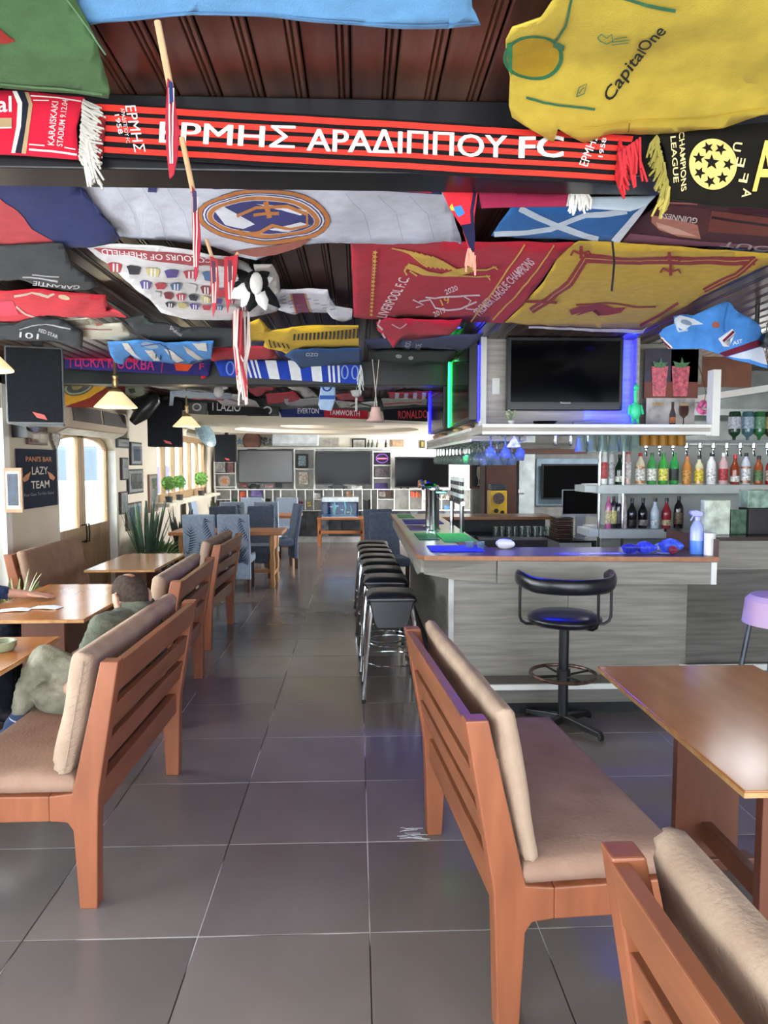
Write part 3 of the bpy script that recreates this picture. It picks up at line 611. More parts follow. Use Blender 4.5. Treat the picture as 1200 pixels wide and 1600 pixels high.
put_bottles([(944, 'tall', 'D8DCD8', 'C24848', 'D8DCD8', None, 'tall clear bottle with a red band, leftmost'), (955, 'tall', 'C9CECB', 'B8BCB8', '9A9A9A', None, 'tall clear bottle, second from left'), (968, 'liq', '18301E', 'D8DCC8', '1A1A1A', None, 'short dark green bottle with pale label'), (981, 'tall', 'C8A8A4', 'D8D0CC', 'B04040', None, 'tall pinkish bottle by the chrome post'),
 (1000, 'wine', 'CFC5A8', 'E8E2D0', 'B0202A', 'A8703A', 'clear bottle with cream label and red neck'), (1018, 'wine', '3F8A48', 'E4E6D2', '2A5A30', None, 'green bottle with pale label'), (1036, 'wine', '3C9440', 'E8D860', '2E7A34', None, 'green bottle with yellow label'), (1053, 'wine', '2F8A44', '26302C', '2F8A44', None, 'green bottle with dark label'),
 (1073, 'sq', 'B87A3A', 'C89040', 'C07050', None, 'amber bottle with orange label'), (1092, 'sq', 'C8C4A0', 'E0C83A', '222222', 'C09048', 'pale bottle with bright yellow label'), (1111, 'wine', 'D4D4D6', 'E8E4EC', '1A1A1A', None, 'clear bottle with white and red label'), (1130, 'wine', 'C4A4A4', 'B23A40', 'D0D0D0', None, 'clear bottle with slanted red label'),
 (1148, 'liq', '8A3A20', 'E8E0DC', 'C02030', None, 'red brown bottle with red cap'), (1165, 'wine', 'C0C6D2', 'E0E4F0', '22252A', '9A6A48', 'clear bottle with pale blue label'), (1185, 'sq', '9A4A28', '5A7A48', '1A1A1A', None, 'square amber bottle with green label'), (1203, 'sq', 'A82A30', 'D0B0A0', '1A1A1A', None, 'red bottle at the picture edge')], 6.28, ZU, 'on the upper bar shelf')
put_bottles([(952, 'slim', 'C86898', 'E0D0A0', 'D070A0', None, 'small pink bottle'), (960, 'slim', '30302A', 'D8D080', '1A1A1A', None, 'small dark bottle with yellow label'), (968, 'slim', '1C1C20', '50505A', '1A1A1A', None, 'small black bottle'), (976, 'slim', 'D8C0C8', 'E8D8DC', 'E0E0E0', None, 'small pale pink bottle'),
 (989, 'liq', '16161A', '2A2024', '101012', None, 'black liqueur bottle with red mark'), (1006, 'liq', '18161A', '8A8078', '101012', None, 'black bottle with cream lettering'), (1025, 'liq', 'C8D8DE', 'D8E2E6', '222222', None, 'white frosted bottle'), (1043, 'liq', '9A2A34', 'C8B48A', '1A1A1A', None, 'red bottle with tan label'), (1062, 'wine', '201C20', '6A5A40', '1A1A1A', None, 'dark wine bottle')], 6.22, ZL, 'on the lower bar shelf')
bs = thing('bottle_shelf', 'pale grey wall shelves holding the spirit bottles', 'shelf', (2.3, 6.3, 1.0))
SH = mat('C2C8C2', .5, amt=.05)
part('upper_shelf', SH, bs, (2.1, 3.95, 6.14, 6.62, ZU-.075, ZU-.0), bevel=.003, world=True)
part('upper_shelf_end', SH, bs, (2.0, 2.1, 6.2, 6.5, ZU-.065, ZU-.005), bevel=.003, world=True)
part('lower_shelf', SH, bs, (2.12, 2.85, 6.1, 6.62, ZL-.08, ZL-.0), bevel=.003, world=True)
part('lower_shelf_end', SH, bs, (2.03, 2.12, 6.16, 6.5, ZL-.07, ZL-.005), bevel=.003, world=True)
for x in (2.12, 2.33):
    MB().tube([(x, 6.17, .8), (x, 6.17, 1.83)], .012).build('chrome_post', CHROME, bs, world=True, smooth=True)
part('bracket', SH, bs, (2.3, 2.36, 6.2, 6.62, ZL, ZU-.07), world=True)
# wall cabinets to the right
wc = thing('wall_shelf', 'white shelf with slanted front at the upper right of the bar', 'shelf', (2.5, 5.9, 1.9))
MB().prism([(2.55, 2.1), (3.6, 2.26), (3.6, 2.31), (2.55, 2.15)], 'y', 5.4, 5.9).build('board', WHITE, wc, world=True)
part('rail', mat('9AA09C', .5), wc, (2.55, 4.2, 6.3, 6.62, 1.80, 1.83), (2.55, 4.2, 6.5, 6.62, 2.08, 2.14), world=True)
part('upright', SH, wc, (2.5, 2.56, 5.9, 6.62, 1.8, 2.3), world=True); part('back', mat('8A908C', .6), wc, (2.56, 4.2, 6.6, 6.615, 1.83, 2.5), world=True)
part('brown_panel', mat('7A4A34', .5), wc, (2.36, 2.9, 5.2, 5.22, 2.2, 2.42), world=True)
part('wood_panel', LAM, wc, (2.2, 2.42, 4.98, 5.02, 2.2, 2.46), world=True)
# inverted spirits bottles with optics
for i, (px, g, l, lab) in enumerate(((1147, '22402E', 'C8CCD8', 'inverted dark green spirit bottle with grey label, leftmost over the optics'), (1168, '4A6A78', 'A8BCCC', 'inverted blue grey spirit bottle over the optics'), (1186, '2E6A3C', '6A9A78', 'inverted bright green spirit bottle over the optics'), (1203, '3A3A30', 'C8B070', 'inverted amber spirit bottle over the optics, at the picture edge'))):
    p = P(px, 680, y=5.95); T = thing('spirit_bottle', lab, 'bottle', (p.x, 5.95, 1.83), 0, 'inverted bottles over the optics')
    MB().lathe([(.012, 0), (.014, .03), (.045, .06), (.047, .08), (.047, .23), (.04, .245), (.0001, .245)], n=14).build('body', mat(g, .1, amt=0, coat=.3), T, smooth=True, ang=60)
    MB().lathe([(.048, .1), (.0485, .1), (.0485, .2), (.048, .2)], n=14).build('label', mat(l, .5, amt=.3, scale=50), T)
def optic(T=None):
    T = thing('optic', 'x', 'dispenser', (0, 0, 0)); MB().lathe([(.012, .1), (.022, .09), (.022, .05), (.012, .04), (.01, 0), (.0001, 0)], n=10).build('measure', CHROME, T, smooth=True)
    MB().tube([(-.012, -.02, .03), (-.012, -.045, -.02)], .005).build('lever', BLACK, T); return T
op = optic(); op['group'] = 'spirit optics under the right shelf'
for i in range(10):
    p = P(1010+i*21, 690, y=5.95); lab = 'chrome spirit optic in the row hanging under the right hand shelf'
    if i == 0: op.location = (p.x, 5.95, 1.72); op['label'] = lab
    else: dup(op, (p.x, 5.95, 1.72), 0, lab)
part('optic_rail', mat('8A8E90', .4), bs, (2.4, 4.2, 5.93, 5.97, 1.81, 1.835), world=True)
# hanging glasses
GL = mat('B9CCC6', .05, amt=0, trans=.85); GLA = mat('A87832', .1, amt=0, trans=.4)
def wineglass():
    T = thing('wine_glass', 'x', 'glass', (0, 0, 0)); MB().lathe([(.034, 0), (.034, -.003), (.006, -.008), (.004, -.07), (.012, -.08), (.033, -.1), (.038, -.13), (.03, -.17), (.029, -.17), (.036, -.13), (.0001, -.085)], n=12).build('bowl', GL, T, smooth=True, ang=80); return T
wg = wineglass(); k = 0
for i in range(14):
    for j in range(3):
        loc = (.9+j*.105, 4.8+i*.25+.03*j, 1.797 if i > 0 else 1.83); lab = 'upside down wine glass hanging in the rack under the left side of the canopy'
        if k == 0: wg.location = loc; wg['label'] = lab; wg['group'] = 'wine glasses hung under the left canopy'
        else: dup(wg, loc, 0, lab)
        k += 1
def pint():
    T = thing('pint_glass', 'x', 'glass', (0, 0, 0)); MB().lathe([(.028, 0), (.038, -.11), (.0365, -.11), (.027, -.004), (.0001, -.004)], n=14).build('body', GL, T, smooth=True, ang=80); return T
pg = pint()
for i in range(6):
    loc = (P(908+i*17, 690, y=4.75).x, 4.76, 1.83); lab = 'clear glass hanging upside down under the front canopy shelf'
    if i == 0: pg.location = loc; pg['label'] = lab; pg['group'] = 'clear glasses under the front canopy'
    else: dup(pg, loc, 0, lab)
pa = thing('amber_glass', 'amber tumbler hanging upside down under the front canopy shelf', 'glass', (P(1008, 690, y=4.75).x, 4.76, 1.83), 0, 'amber tumblers under the front canopy')
MB().lathe([(.032, 0), (.036, -.07), (.0345, -.07), (.031, -.004), (.0001, -.004)], n=14).build('body', GLA, pa, smooth=True, ang=80)
for i in range(1, 5): dup(pa, (P(1008+i*14, 690, y=4.75).x, 4.76, 1.83), 0)
for i, px in enumerate((868, 892, 919)):
    p = P(px, 690, y=4.76); o = MB().tube([(p.x, 4.76, 1.83), (p.x, 4.76, 1.77), (p.x, 4.76, 1.76)], [.012, .014, .008]).build('spot_lamp', CHROME, None, smooth=True); tag(o, 'little chrome spot lamp under the front canopy shelf', 'lamp', 'spot lamps under the canopy')
# things on the canopy shelf
T = thing('rubber_chicken', 'bright green rubber chicken standing at the right end of the blue lit shelf', 'toy', (P(990, 670, y=4.8).x, 4.78, 1.892))
MB().ell((0, 0, .10), .04, .035, .06).ell((0, 0, .2), .014, .014, .07).ell((0, -.01, .255), .02, .022, .02).tube([(0, -.02, .255), (0, -.05, .25)], [.009, .003]).tube([(-.015, 0, .06), (-.02, -.005, 0)], .011).tube([(.015, 0, .06), (.02, -.005, 0)], .011).tube([(-.035, 0, .14), (-.05, -.01, .08)], .01).tube([(.035, 0, .14), (.05, -.01, .08)], .01).build('body', mat('40D890', .5, amt=0), T, smooth=True, ang=90)
MB().ell((0, .003, .28), .006, .016, .012).build('comb', mat('20A0C0', .5, amt=0), T, smooth=True)
T = thing('cocktail_poster', 'poster of two pink iced cocktails with mint at the right of the canopy', 'poster', (2.1, 5.0, 2.1))
def pq(px0, py0, px1, py1, y): a = P(px0, py1, y=y); c = P(px1, py0, y=y); return a.x, c.x, a.z, c.z
x0, x1, z0, z1 = pq(1006, 546, 1092, 622, 4.98); part('sheet', mat('3E3A4A', .4, amt=.15, scale=12), T, (x0, x1, 4.98, 4.99, z0, z1), world=True)
part('table_print', mat('7A3E30', .4), T, (x0, x1, 4.976, 4.979, z0, z0+(z1-z0)*.33), world=True)
for cx, w in ((1031, 13), (1064, 14)):
    a = P(cx-w, 572, y=4.97); c = P(cx+w, 572, y=4.97); d = P(cx, 619, y=4.97); mx = (a.x+c.x)/2; hw = (c.x-a.x)/2
    MB().prism([(mx-hw, a.z), (mx+hw, a.z), (mx+hw*.75, d.z), (mx-hw*.75, d.z)], 'y', 4.970, 4.975).build('drink_print', mat('D86A78', .3, amt=.3, scale=50), T, world=True)
    MB().prism([(mx-hw*.6, a.z-.01), (mx-hw*.9, a.z+.035), (mx-hw*.1, a.z+.02), (mx+.005, a.z+.06), (mx+hw*.3, a.z+.02), (mx+hw, a.z+.03), (mx+hw*.5, a.z-.01)], 'y', 4.966, 4.970).build('mint_print', mat('5A8A5E', .4, amt=.3, scale=60), T, world=True)
T = thing('beer_poster', 'pale poster of a dark beer bottle and a full goblet on the canopy shelf', 'poster', (2.1, 4.95, 1.892))
x0, x1, z0, z1 = pq(1009, 622, 1086, 672, 4.93); z0 = 1.892; part('sheet', mat('B8B4AE', .4, amt=.3, scale=9), T, (x0, x1, 4.93, 4.94, z0, z1), world=True)
q = P(1051, 650, y=4.925).x; MB().prism([(q-.022, z0+.002), (q+.022, z0+.002), (q+.022, z0+.09), (q+.009, z0+.13), (q+.009, z0+.175), (q-.009, z0+.175), (q-.009, z0+.13), (q-.022, z0+.09)], 'y', 4.925, 4.929).build('bottle_print', mat('3A2026', .3), T, world=True)
part('label_print', mat('C87040', .4, amt=.3, scale=60), T, (q-.021, q+.021, 4.922, 4.925, z0+.03, z0+.07), world=True)
q = P(1068, 650, y=4.925).x; b = MB().lathe([(.022, 0), (.004, .01), (.004, .06), (.03, .085), (.036, .12), (.03, .155)], (0, 0, 0), 16, Matrix.Diagonal((1, .05, 1, 1))); b.v = [v+Vector((q, 4.924, z0+.002)) for v in b.v]; b.build('goblet_print', mat('4A2A20', .3), T, world=True)
part('foam_print', mat('C8A078', .5), T, (q-.03, q+.03, 4.918, 4.923, z0+.148, z0+.165), world=True)
text_mesh('Kasteel', (x0+.04, 4.925, z1-.05), .02, mat('C89A28', .4, amt=0), T, world=True)
b = MB(); rr = random.Random(3)
p = P(1100, 637, y=4.75)
for i in range(22):
    d = Vector((rr.gauss(0, 1), rr.gauss(0, 1)*.4, rr.gauss(0, 1))).normalized()*.035; b.ell(p+d, .016, .008, .02, 6, Matrix.Rotation(rr.uniform(0, 6), 4, 'Y'))
T = thing('paper_flower', 'pink paper flower hanging on a cord at the right end of the canopy', 'flower', p); b.build('petals', mat('D86A9A', .8, amt=.2), T, world=True, smooth=True)
MB().tube([p+Vector((0, 0, .03)), p+Vector((.01, 0, .1)), p+Vector((-.01, .01, .2)), p+Vector((.0, .1, .3))], .002, 5).build('cord', mat('5A3A30', .8), T, world=True)
T = thing('small_plant', 'small pale potted flower at the left end of the canopy shelf', 'plant', (P(800, 668, y=4.75).x, 4.78, 1.892)); MB().lathe([(.015, 0), (.022, .035), (.0001, .035)], n=10).build('pot', WHITE, T)
b = MB()
for i in range(16): a = rr.uniform(0, 6.3); b.tube([(0, 0, .035), (.03*math.cos(a), .02*math.sin(a), rr.uniform(.06, .11))], [.002, .009], 5)
b.build('leaves', mat('9AA88A', .7, amt=.3), T)
T = thing('cable_coil', 'coiled black cable lying on the canopy shelf below the television', 'cable', (P(850, 660, y=4.78).x, 4.8, 1.892))
for k in range(4): MB().tube([((.06+.006*k)*math.cos(2*PI*i/24)+.004*k, (.04)*math.sin(2*PI*i/24), .006+.008*k) for i in range(24)], .004, 5, close=True).build('loop', BLACK, T)
o = MB().tube([P(895, 667, y=4.78)+Vector((0, 0, .0)), P(930, 664, y=4.79), P(975, 668, y=4.78)], .012).build('fabric_roll', mat('9AA0B8', .6), None, smooth=True); o.location.z = 1.893; tag(o, 'grey rolled tube lying along the blue lit canopy shelf', 'tube')
o = part('small_card', WHITE, None, (P(772, 600, y=4.9).x, P(784, 600, y=4.9).x, 4.972, 4.979, P(778, 614, y=4.9).z, P(778, 589, y=4.9).z)); tag(o, 'small white card box fixed left of the front television', 'box')
# counter things
T = thing('spray_bottle', 'spray bottle half full of blue liquid at the right end of the counter', 'bottle', (P(1086, 860, y=4.62).x, 4.60, zt+.001))
MB().lathe([(.0001, 0), (.04, 0), (.043, .01), (.043, .09)], n=20).build('liquid', mat('5A8AD0', .15, amt=0), T, smooth=True, ang=60)
MB().lathe([(.043, .09), (.042, .17), (.03, .2), (.016, .22), (.016, .23)], n=20).build('body', mat('A8B4E8', .2, amt=0), T, smooth=True)
MB().lathe([(.019, .222), (.019, .245), (.01, .25)], n=14).prism([(-.035, .25), (.03, .25), (.03, .275), (-.01, .29), (-.045, .285), (-.055, .27)], 'y', -.014, .014).tube([(.012-.04, 0, .25), (-.045, 0, .22)], .005).build('trigger_head', mat('B0B4F0', .3, amt=0), T, bevel=.003)
T = thing('tub', 'white plastic tub with a screw lid beside the spray bottle', 'tub', (P(1106, 860, y=4.55).x, 4.53, zt+.001)); MB().lathe([(.0001, 0), (.034, 0), (.035, .01), (.035, .1), (.033, .105)], n=20).build('body', WHITE, T, smooth=True, ang=50); MB().lathe([(.036, .106), (.036, .145), (.0001, .148)], n=20).build('lid', WHITE, T, smooth=True, ang=50)
zr = 1.156
def bx(name, label, px0, px1, h, y, d, m, cat='box', z=zr):
    a, c = P(px0, 800, y=y), P(px1, 800, y=y); o = part(name, m, None, (a.x, c.x, y, y+d, z, z+h), bevel=.002); return tag(o, label, cat)
bx('menu_box', 'white and pale green printed box on the raised bar end', 1101, 1141, .235, 4.75, .06, mat('C9D2C0', .5, amt=.25, scale=14)); bx('glass_box', 'green tinted glass sided box beside the menu box', 1143, 1167, .17, 4.78, .1, mat('4A6656', .1, amt=.3, scale=20))
bx('black_box', 'black printed carton at the right end of the raised bar', 1171, 1215, .18, 4.75, .14, mat('1E1A1E', .4, amt=.3, scale=20)); bx('clear_case', 'clear display case with green rim on the black carton', 1168, 1215, .12, 4.76, .12, mat('8FA89A', .1, amt=.3, scale=15), z=zr+.182)
o = MB().cushion(-.06, .06, -.04, .04, 0, .045, r=.02, nx=4, ny=4).build('napkin_box', WHITE, None, smooth=True); o.location = (P(787, 855, y=4.98).x, 4.93, zt+.001); tag(o, 'small rounded white box at the inner counter edge', 'box')
for i, (px, y, r, c, lab) in enumerate(((1010, 4.62, .06, '3A48D8', 'crumpled blue bag left on the counter under the bottles'), (1048, 4.66, .07, '4A6AE0', 'bright blue crumpled cloth beside the spray bottle'), (1035, 4.72, .05, 'A8B8C8', 'pale crumpled bag behind the blue cloth'), (1052, 4.56, .03, '8A2A40', 'small dark red bundle on the blue cloth'), (985, 4.6, .05, '2830A0', 'navy glossy bag on the counter papers'))):
    b = MB(); b.cushion(-r, r, -r*.6, r*.6, 0, r*.6, r=r*.25, nx=10, ny=8, wob=.014, seed=i*3.3, crown=.02); o = b.build('crumpled_bag', mat(c, .4, amt=.3, scale=40), None, smooth=True); o.location = (P(px, 860, y=y).x, y, zt+.004); tag(o, lab, 'bag')
rr = random.Random(5)
for i in range(9):
    x = 1.35+i*.085+rr.uniform(-.02, .02); a = rr.uniform(-.5, .5); c = rr.choice(['D0D4E8', '6A74C8', 'B8C0D8', 'E0D0D8', '484E9A'])
    slab('leaflet', 'loose leaflet scattered along the front counter', 'leaflet', mat(c, .4, amt=.3, scale=30), x-.05, x+.05, 4.58, 4.66, zt+.001+i*.0006, .0012, 'leaflets on the front counter', rz=a, bevel=0)
for i, px in enumerate((735, 752)):
    T = thing('tumbler', ['small upright glass by the blue bar mat, left one', 'small upright glass by the blue bar mat, right one'][i], 'glass', (P(px, 855, y=4.9).x, 4.93, zt+.001)); MB().lathe([(.0001, .003), (.022, .003), (.028, .05), (.03, .05), (.024, 0), (.0001, 0)], n=12).build('body', GL, T, smooth=True)
# behind the bar
o = thing('back_unit', 'dark stainless under counter unit with a glass rack in the bar well', 'cabinet', (1.6, 7.6, 0)); part('carcass', mat('5A5C5E', .4, .4), o, (.95, 2.2, 7.82, 8.24, 0, .84), world=True); part('rack_shelf', mat('8A8C8A', .4), o, (1.3, 2.2, 7.55, 7.8, .82, .84), world=True); part('front', mat('3A3636', .4), o, (.95, 2.2, 7.5, 7.56, .0, .82), world=True)
o = pint(); o.location = (1.5, 7.66, .96); o['label'] = 'upturned glass drying on the rack in the bar well'; o['group'] = 'glasses on the well rack'
for i in range(1, 10): dup(o, (1.5+.072*i, 7.66+.03*(i % 2), .951), 0)
o.location = (1.5, 7.66, .951)
o = thing('desk_cabinet', 'white cabinet behind the bar carrying the monitor and trays', 'cabinet', (2.3, 7.2, 0)); part('carcass', GREYW, o, (2.0, 2.32, 6.95, 7.4, 0, .86), world=True); part('worktop', BLACK, o, (1.98, 3.0, 6.9, 7.45, .86, .88), world=True); part('carcass', DGREY, o, (2.34, 3.0, 6.95, 7.4, 0, .86), world=True)
for i in range(10): tag(part('tray', mat('3A2A22', .5) if i % 2 else mat('5A4030', .5), None, (1.99, 2.15, 7.0, 7.3, .881+i*.022, .898+i*.022), bevel=.004), 'brown serving tray in the stack left of the monitor', 'tray', 'stack of brown trays')
T = thing('monitor', 'thin silver framed monitor on a stand behind the bar', 'monitor', (2.27, 7.1, .88)); a = P(878, 803, y=7.1); c = P(940, 765, y=7.1); hx = (c.x-a.x)/2; T.location.x = a.x+hx
T.matrix_basis = Matrix.Translation(T.location)
z0 = a.z-.88; z1 = c.z-.88
part('frame', mat('A8ACB4', .3, .4), T, (-hx, hx, 0, .015, z0-.03, z1)); part('screen', SCREEN, T, (-hx+.008, hx-.008, -.003, 0, z0, z1-.008)); part('stand', mat('A8ACB4', .3, .4), T, (-.05, .05, .015, .03, 0, z0+.05), (-.07, .07, -.04, .08, 0, .008))
x0, x1, z0, z1 = pq(838, 717, 936, 790, 10.55); o = part('blue_board', mat('9DB4C4', .7, amt=.15, scale=6), None, (x0, x1, 10.57, 10.599, z0, z1)); tag(o, 'pale blue panel framing the television behind the bar', 'panel')
x0, x1, z0, z1 = pq(845, 725, 940, 780, 10.5); tv('black television on the pale blue panel behind the bar', x0, x1, z0, z1, 10.45)
part('pillar', mat('C4CCCC', .6), None, (P(812, 700, y=10).x, P(836, 700, y=10).x, 10.0, 10.3, 0, CZ)); o = bpy.data.objects['pillar']; o.name = 'trim_5'; struct(o)
def speaker(label, px0, py0, px1, py1, y, d=.3, logo=True, rz=0):
    a = P(px0, py1, y=y); c = P(px1, py0, y=y); w = (c.x-a.x)/2; h = c.z-a.z; T = thing('speaker', label, 'speaker', ((a.x+c.x)/2, y, a.z), rz)
    b = MB(); b.prism([(-w, 0), (w, 0), (w*.8, d), (-w*.8, d)], 'z', 0, h); b.build('cabinet', mat('6E7274', .5) if logo == 2 else BLACKM, T, bevel=.012)
    part('grille', mat('24262C', .85, kind='fabric', scale=60, hex2='1C1E22'), T, (-w+.012, w-.012, -.012, .0, .015, h-.015), bevel=.006)
    if logo: MB().prism([(w*.05, .045), (w*.4, .03), (w*.3, .065), (-.02, .085)], 'y', -.016, -.012).build('badge', mat('D8504A', .4, amt=0), T)
    part('bracket', DGREY, T, (-.03, .03, d*.5-.03, d*.5+.03, h-.01, max(h+.01, CZ-a.z)))
    return T
speaker('big black loudspeaker hung over the banner wall, nearest the camera', 14, 541, 95, 663, 5.0, d=.38, logo=2, rz=R(16))
speaker('black loudspeaker hung between the framed pictures and the far window', 231, 625, 284, 698, 9.3, rz=R(5))
speaker('black loudspeaker above the far left shelves', 335, 679, 369, 722, 13.9)
speaker('black loudspeaker on the partition behind the bar', 790, 718, 811, 758, 10.3, logo=False)
x0, x1, z0, z1 = pq(735, 722, 763, 764, 10.5); T = thing('picture_frame', 'wood framed picture of a tall beer glass behind the bar', 'picture', (x0, 10.52, z0)); part('frame', mat('7A5A40', .5), T, (x0, x1, 10.56, 10.599, z0, z1), world=True); part('print', BLACK, T, (x0+.03, x1-.03, 10.55, 10.562, z0+.03, z1-.03), world=True)
b = MB().lathe([(.03, 0), (.008, .02), (.008, .08), (.035, .16), (.03, .25), (.02, .28)], (0, 0, 0), 12, Matrix.Diagonal((1, .05, 1, 1))); b.v = [v+Vector(((x0+x1)/2, 10.545, z0+.05)) for v in b.v]; b.build('glass_print', mat('C8B8A0', .5), T, world=True)
T = thing('gumball_machine', 'yellow gumball vending machine with a round window behind the bar', 'vending machine', (P(776, 800, y=9.3).x, 9.3, 0)); part('pedestal', BLACK, T, (-.12, .12, -.12, .12, 0, .93)); part('body', mat('C8A020', .4, amt=.05), T, (-.11, .11, -.12, .1, .93, 1.28), bevel=.01); part('top', mat('22303A', .3), T, (-.1, .1, -.1, .1, 1.28, 1.36), bevel=.01)
MB().tube([(0, -.12, 1.18), (0, -.135, 1.18)], .075, 20).build('window', mat('5A4A48', .3, amt=.5, scale=60), T); MB().tube([(-.03, -.12, 1.02), (-.03, -.135, 1.02)], .03, 14).build('knob', BLACK, T); MB().tube([(.05, -.12, 1.0), (.05, -.135, 1.0)], .025, 14).build('chute', BLACK, T)
o = thing('dark_cabinet', 'tall dark brown cabinet behind the gumball machine', 'cabinet', (P(780, 750, y=9.8).x, 9.8, 0)); part('body', mat('3A221C', .5), o, (-.2, .24, 0, .4, 0, 1.95)); part('door', mat('4A2A20', .4), o, (-.18, .22, -.015, 0, .05, 1.9))
T = thing('lit_sign', 'small triangular glass sign hanging under the canopy', 'sign', (P(803, 684, y=4.8).x, 4.8, 1.72)); MB().prism([(-.05, .03), (.05, .03), (0, .11)], 'y', -.004, .004).build('plate', mat('C8C0D8', .2, amt=.4, scale=30), T)
o = part('wall_plate', mat('DADCDC', .5), None, (P(812, 765, y=9.9).x, P(822, 765, y=9.9).x, 9.98, 9.995, P(812, 765, y=9.9).z-.05, P(812, 765, y=9.9).z+.0)); tag(o, 'white socket plate with a dangling black cable on the white pillar', 'socket')
# ================= FLAGS, SHIRTS AND SCARVES UNDER THE CEILING =================
FC = {}
def fab(h):
    if h not in FC: FC[h] = mat(h, .92, kind='fabric', scale=22, bump=.12, amt=.06)
    return FC[h]
class Sheet:
    """A cloth lying on a real plane (z = ceiling height or y = beam face); outline and print are cut on one grid so that they fold together."""
    def __init__(s, ax, val, grid=14, wr=.008, wf=5, st=(1, 1, 1), seed=0, fn=None):
        s.ax, s.val, s.g, s.wr, s.wf, s.st, s.seed, s.fn = ax, val, grid, wr, wf, st, seed, fn; s.C = {}
    def F(s, px, py, off=0):
        g = s.g; i, j = math.floor(px/g), math.floor(py/g); u, w = px/g-i, py/g-j
        if u+w <= 1: a, b_, c_ = s.L(i, j), s.L(i+1, j), s.L(i, j+1); p = a+(b_-a)*u+(c_-a)*w
        else: a, b_, c_ = s.L(i+1, j+1), s.L(i, j+1), s.L(i+1, j); p = a+(b_-a)*(1-u)+(c_-a)*(1-w)
        if s.ax == 'z': p.z -= off
        else: p.y -= off
        return p
    def L(s, i, j):
        if (i, j) not in s.C: s.C[(i, j)] = s.F0(i*s.g, j*s.g)
        return s.C[(i, j)]
    def F0(s, px, py, off=0):
        v = s.val+(s.fn(px, py) if s.fn else 0); p = P(px, py, **{s.ax: v})
        q = Vector((p.x*s.st[0], p.y*s.st[1], p.z*s.st[2]))*s.wf+Vector((0, 0, s.seed*7.7)); n = s.wr*(noise.noise(q)+.5*noise.noise(q*2.3))
        if s.ax == 'z': p.z += n-off
        else: p.y += n-off
        return p
    def cut(s, vs, fs):
        bm = bmesh.new(); bv = [bm.verts.new((x, y, 0)) for x, y in vs]
        for f in fs:
            try: bm.faces.new([bv[i] for i in f])
            except ValueError: pass
        bmesh.ops.triangulate(bm, faces=bm.faces[:])
        xs = [v[0] for v in vs]; ys = [v[1] for v in vs]
        for k, (a, c) in enumerate(((min(xs), max(xs)), (min(ys), max(ys)))):
            t = math.ceil(a/s.g)*s.g
            while t < c:
                co = (t, 0, 0) if k == 0 else (0, t, 0); no = (1, 0, 0) if k == 0 else (0, 1, 0)
                bmesh.ops.bisect_plane(bm, geom=bm.verts[:]+bm.edges[:]+bm.faces[:], plane_co=co, plane_no=no, dist=1e-4); t += s.g
        ds = [x+y for x, y in vs]; t = math.ceil(min(ds)/s.g)*s.g
        while t < max(ds):
            bmesh.ops.bisect_plane(bm, geom=bm.verts[:]+bm.edges[:]+bm.faces[:], plane_co=(t, 0, 0), plane_no=(.70711, .70711, 0), dist=1e-4); t += s.g
        bm.verts.index_update(); V = [(v.co.x, v.co.y) for v in bm.verts]; Fc = [[v.index for v in f.verts] for f in bm.faces]; bm.free(); return V, Fc
    def poly(s, mb, pts, off=0):
        V, Fc = s.cut(pts, [list(range(len(pts)))]); mb.add([s.F(x, y, off) for x, y in V], Fc)
def ell_pts(cx, cy_, rx, ry, rot=0, n=28): return [(cx+rx*math.cos(t)*math.cos(rot)-ry*math.sin(t)*math.sin(rot), cy_+rx*math.cos(t)*math.sin(rot)+ry*math.sin(t)*math.cos(rot)) for t in [2*PI*i/n for i in range(n)]]
def star_pts(cx, cy_, r, a0=-90, k=.42, ax=(1, 0, 0, 1)): return [(cx+ax[0]*q*math.cos(R(a0+36*i))+ax[1]*q*math.sin(R(a0+36*i)), cy_+ax[2]*q*math.cos(R(a0+36*i))+ax[3]*q*math.sin(R(a0+36*i))) for i in range(10) for q in [r if i % 2 == 0 else r*k]]
TXC = {}
def txt_geo(t):
    if t not in TXC:
        bd = t.translate(str.maketrans('ΕΡΜΗΑΙΟΥ', 'EPMHAIOY')); cu = bpy.data.curves.new('t', 'FONT'); cu.body = bd; cu.resolution_u = 3; cu.offset = 0 if 'Δ' in t or 'Σ' in t else .012; o = bpy.data.objects.new('t', cu); S.collection.objects.link(o)
        me = bpy.data.meshes.new_from_object(o.evaluated_get(bpy.context.evaluated_depsgraph_get())); bpy.data.objects.remove(o)
        vs = [(v.co.x, v.co.y) for v in me.vertices]; x0 = min(v[0] for v in vs); x1 = max(v[0] for v in vs); y1 = max(v[1] for v in vs); y0 = 0
        TXC[t] = ([((x-x0)/(x1-x0), y/(y1-y0)) for x, y in vs], [tuple(p.vertices) for p in me.polygons])
    return TXC[t]
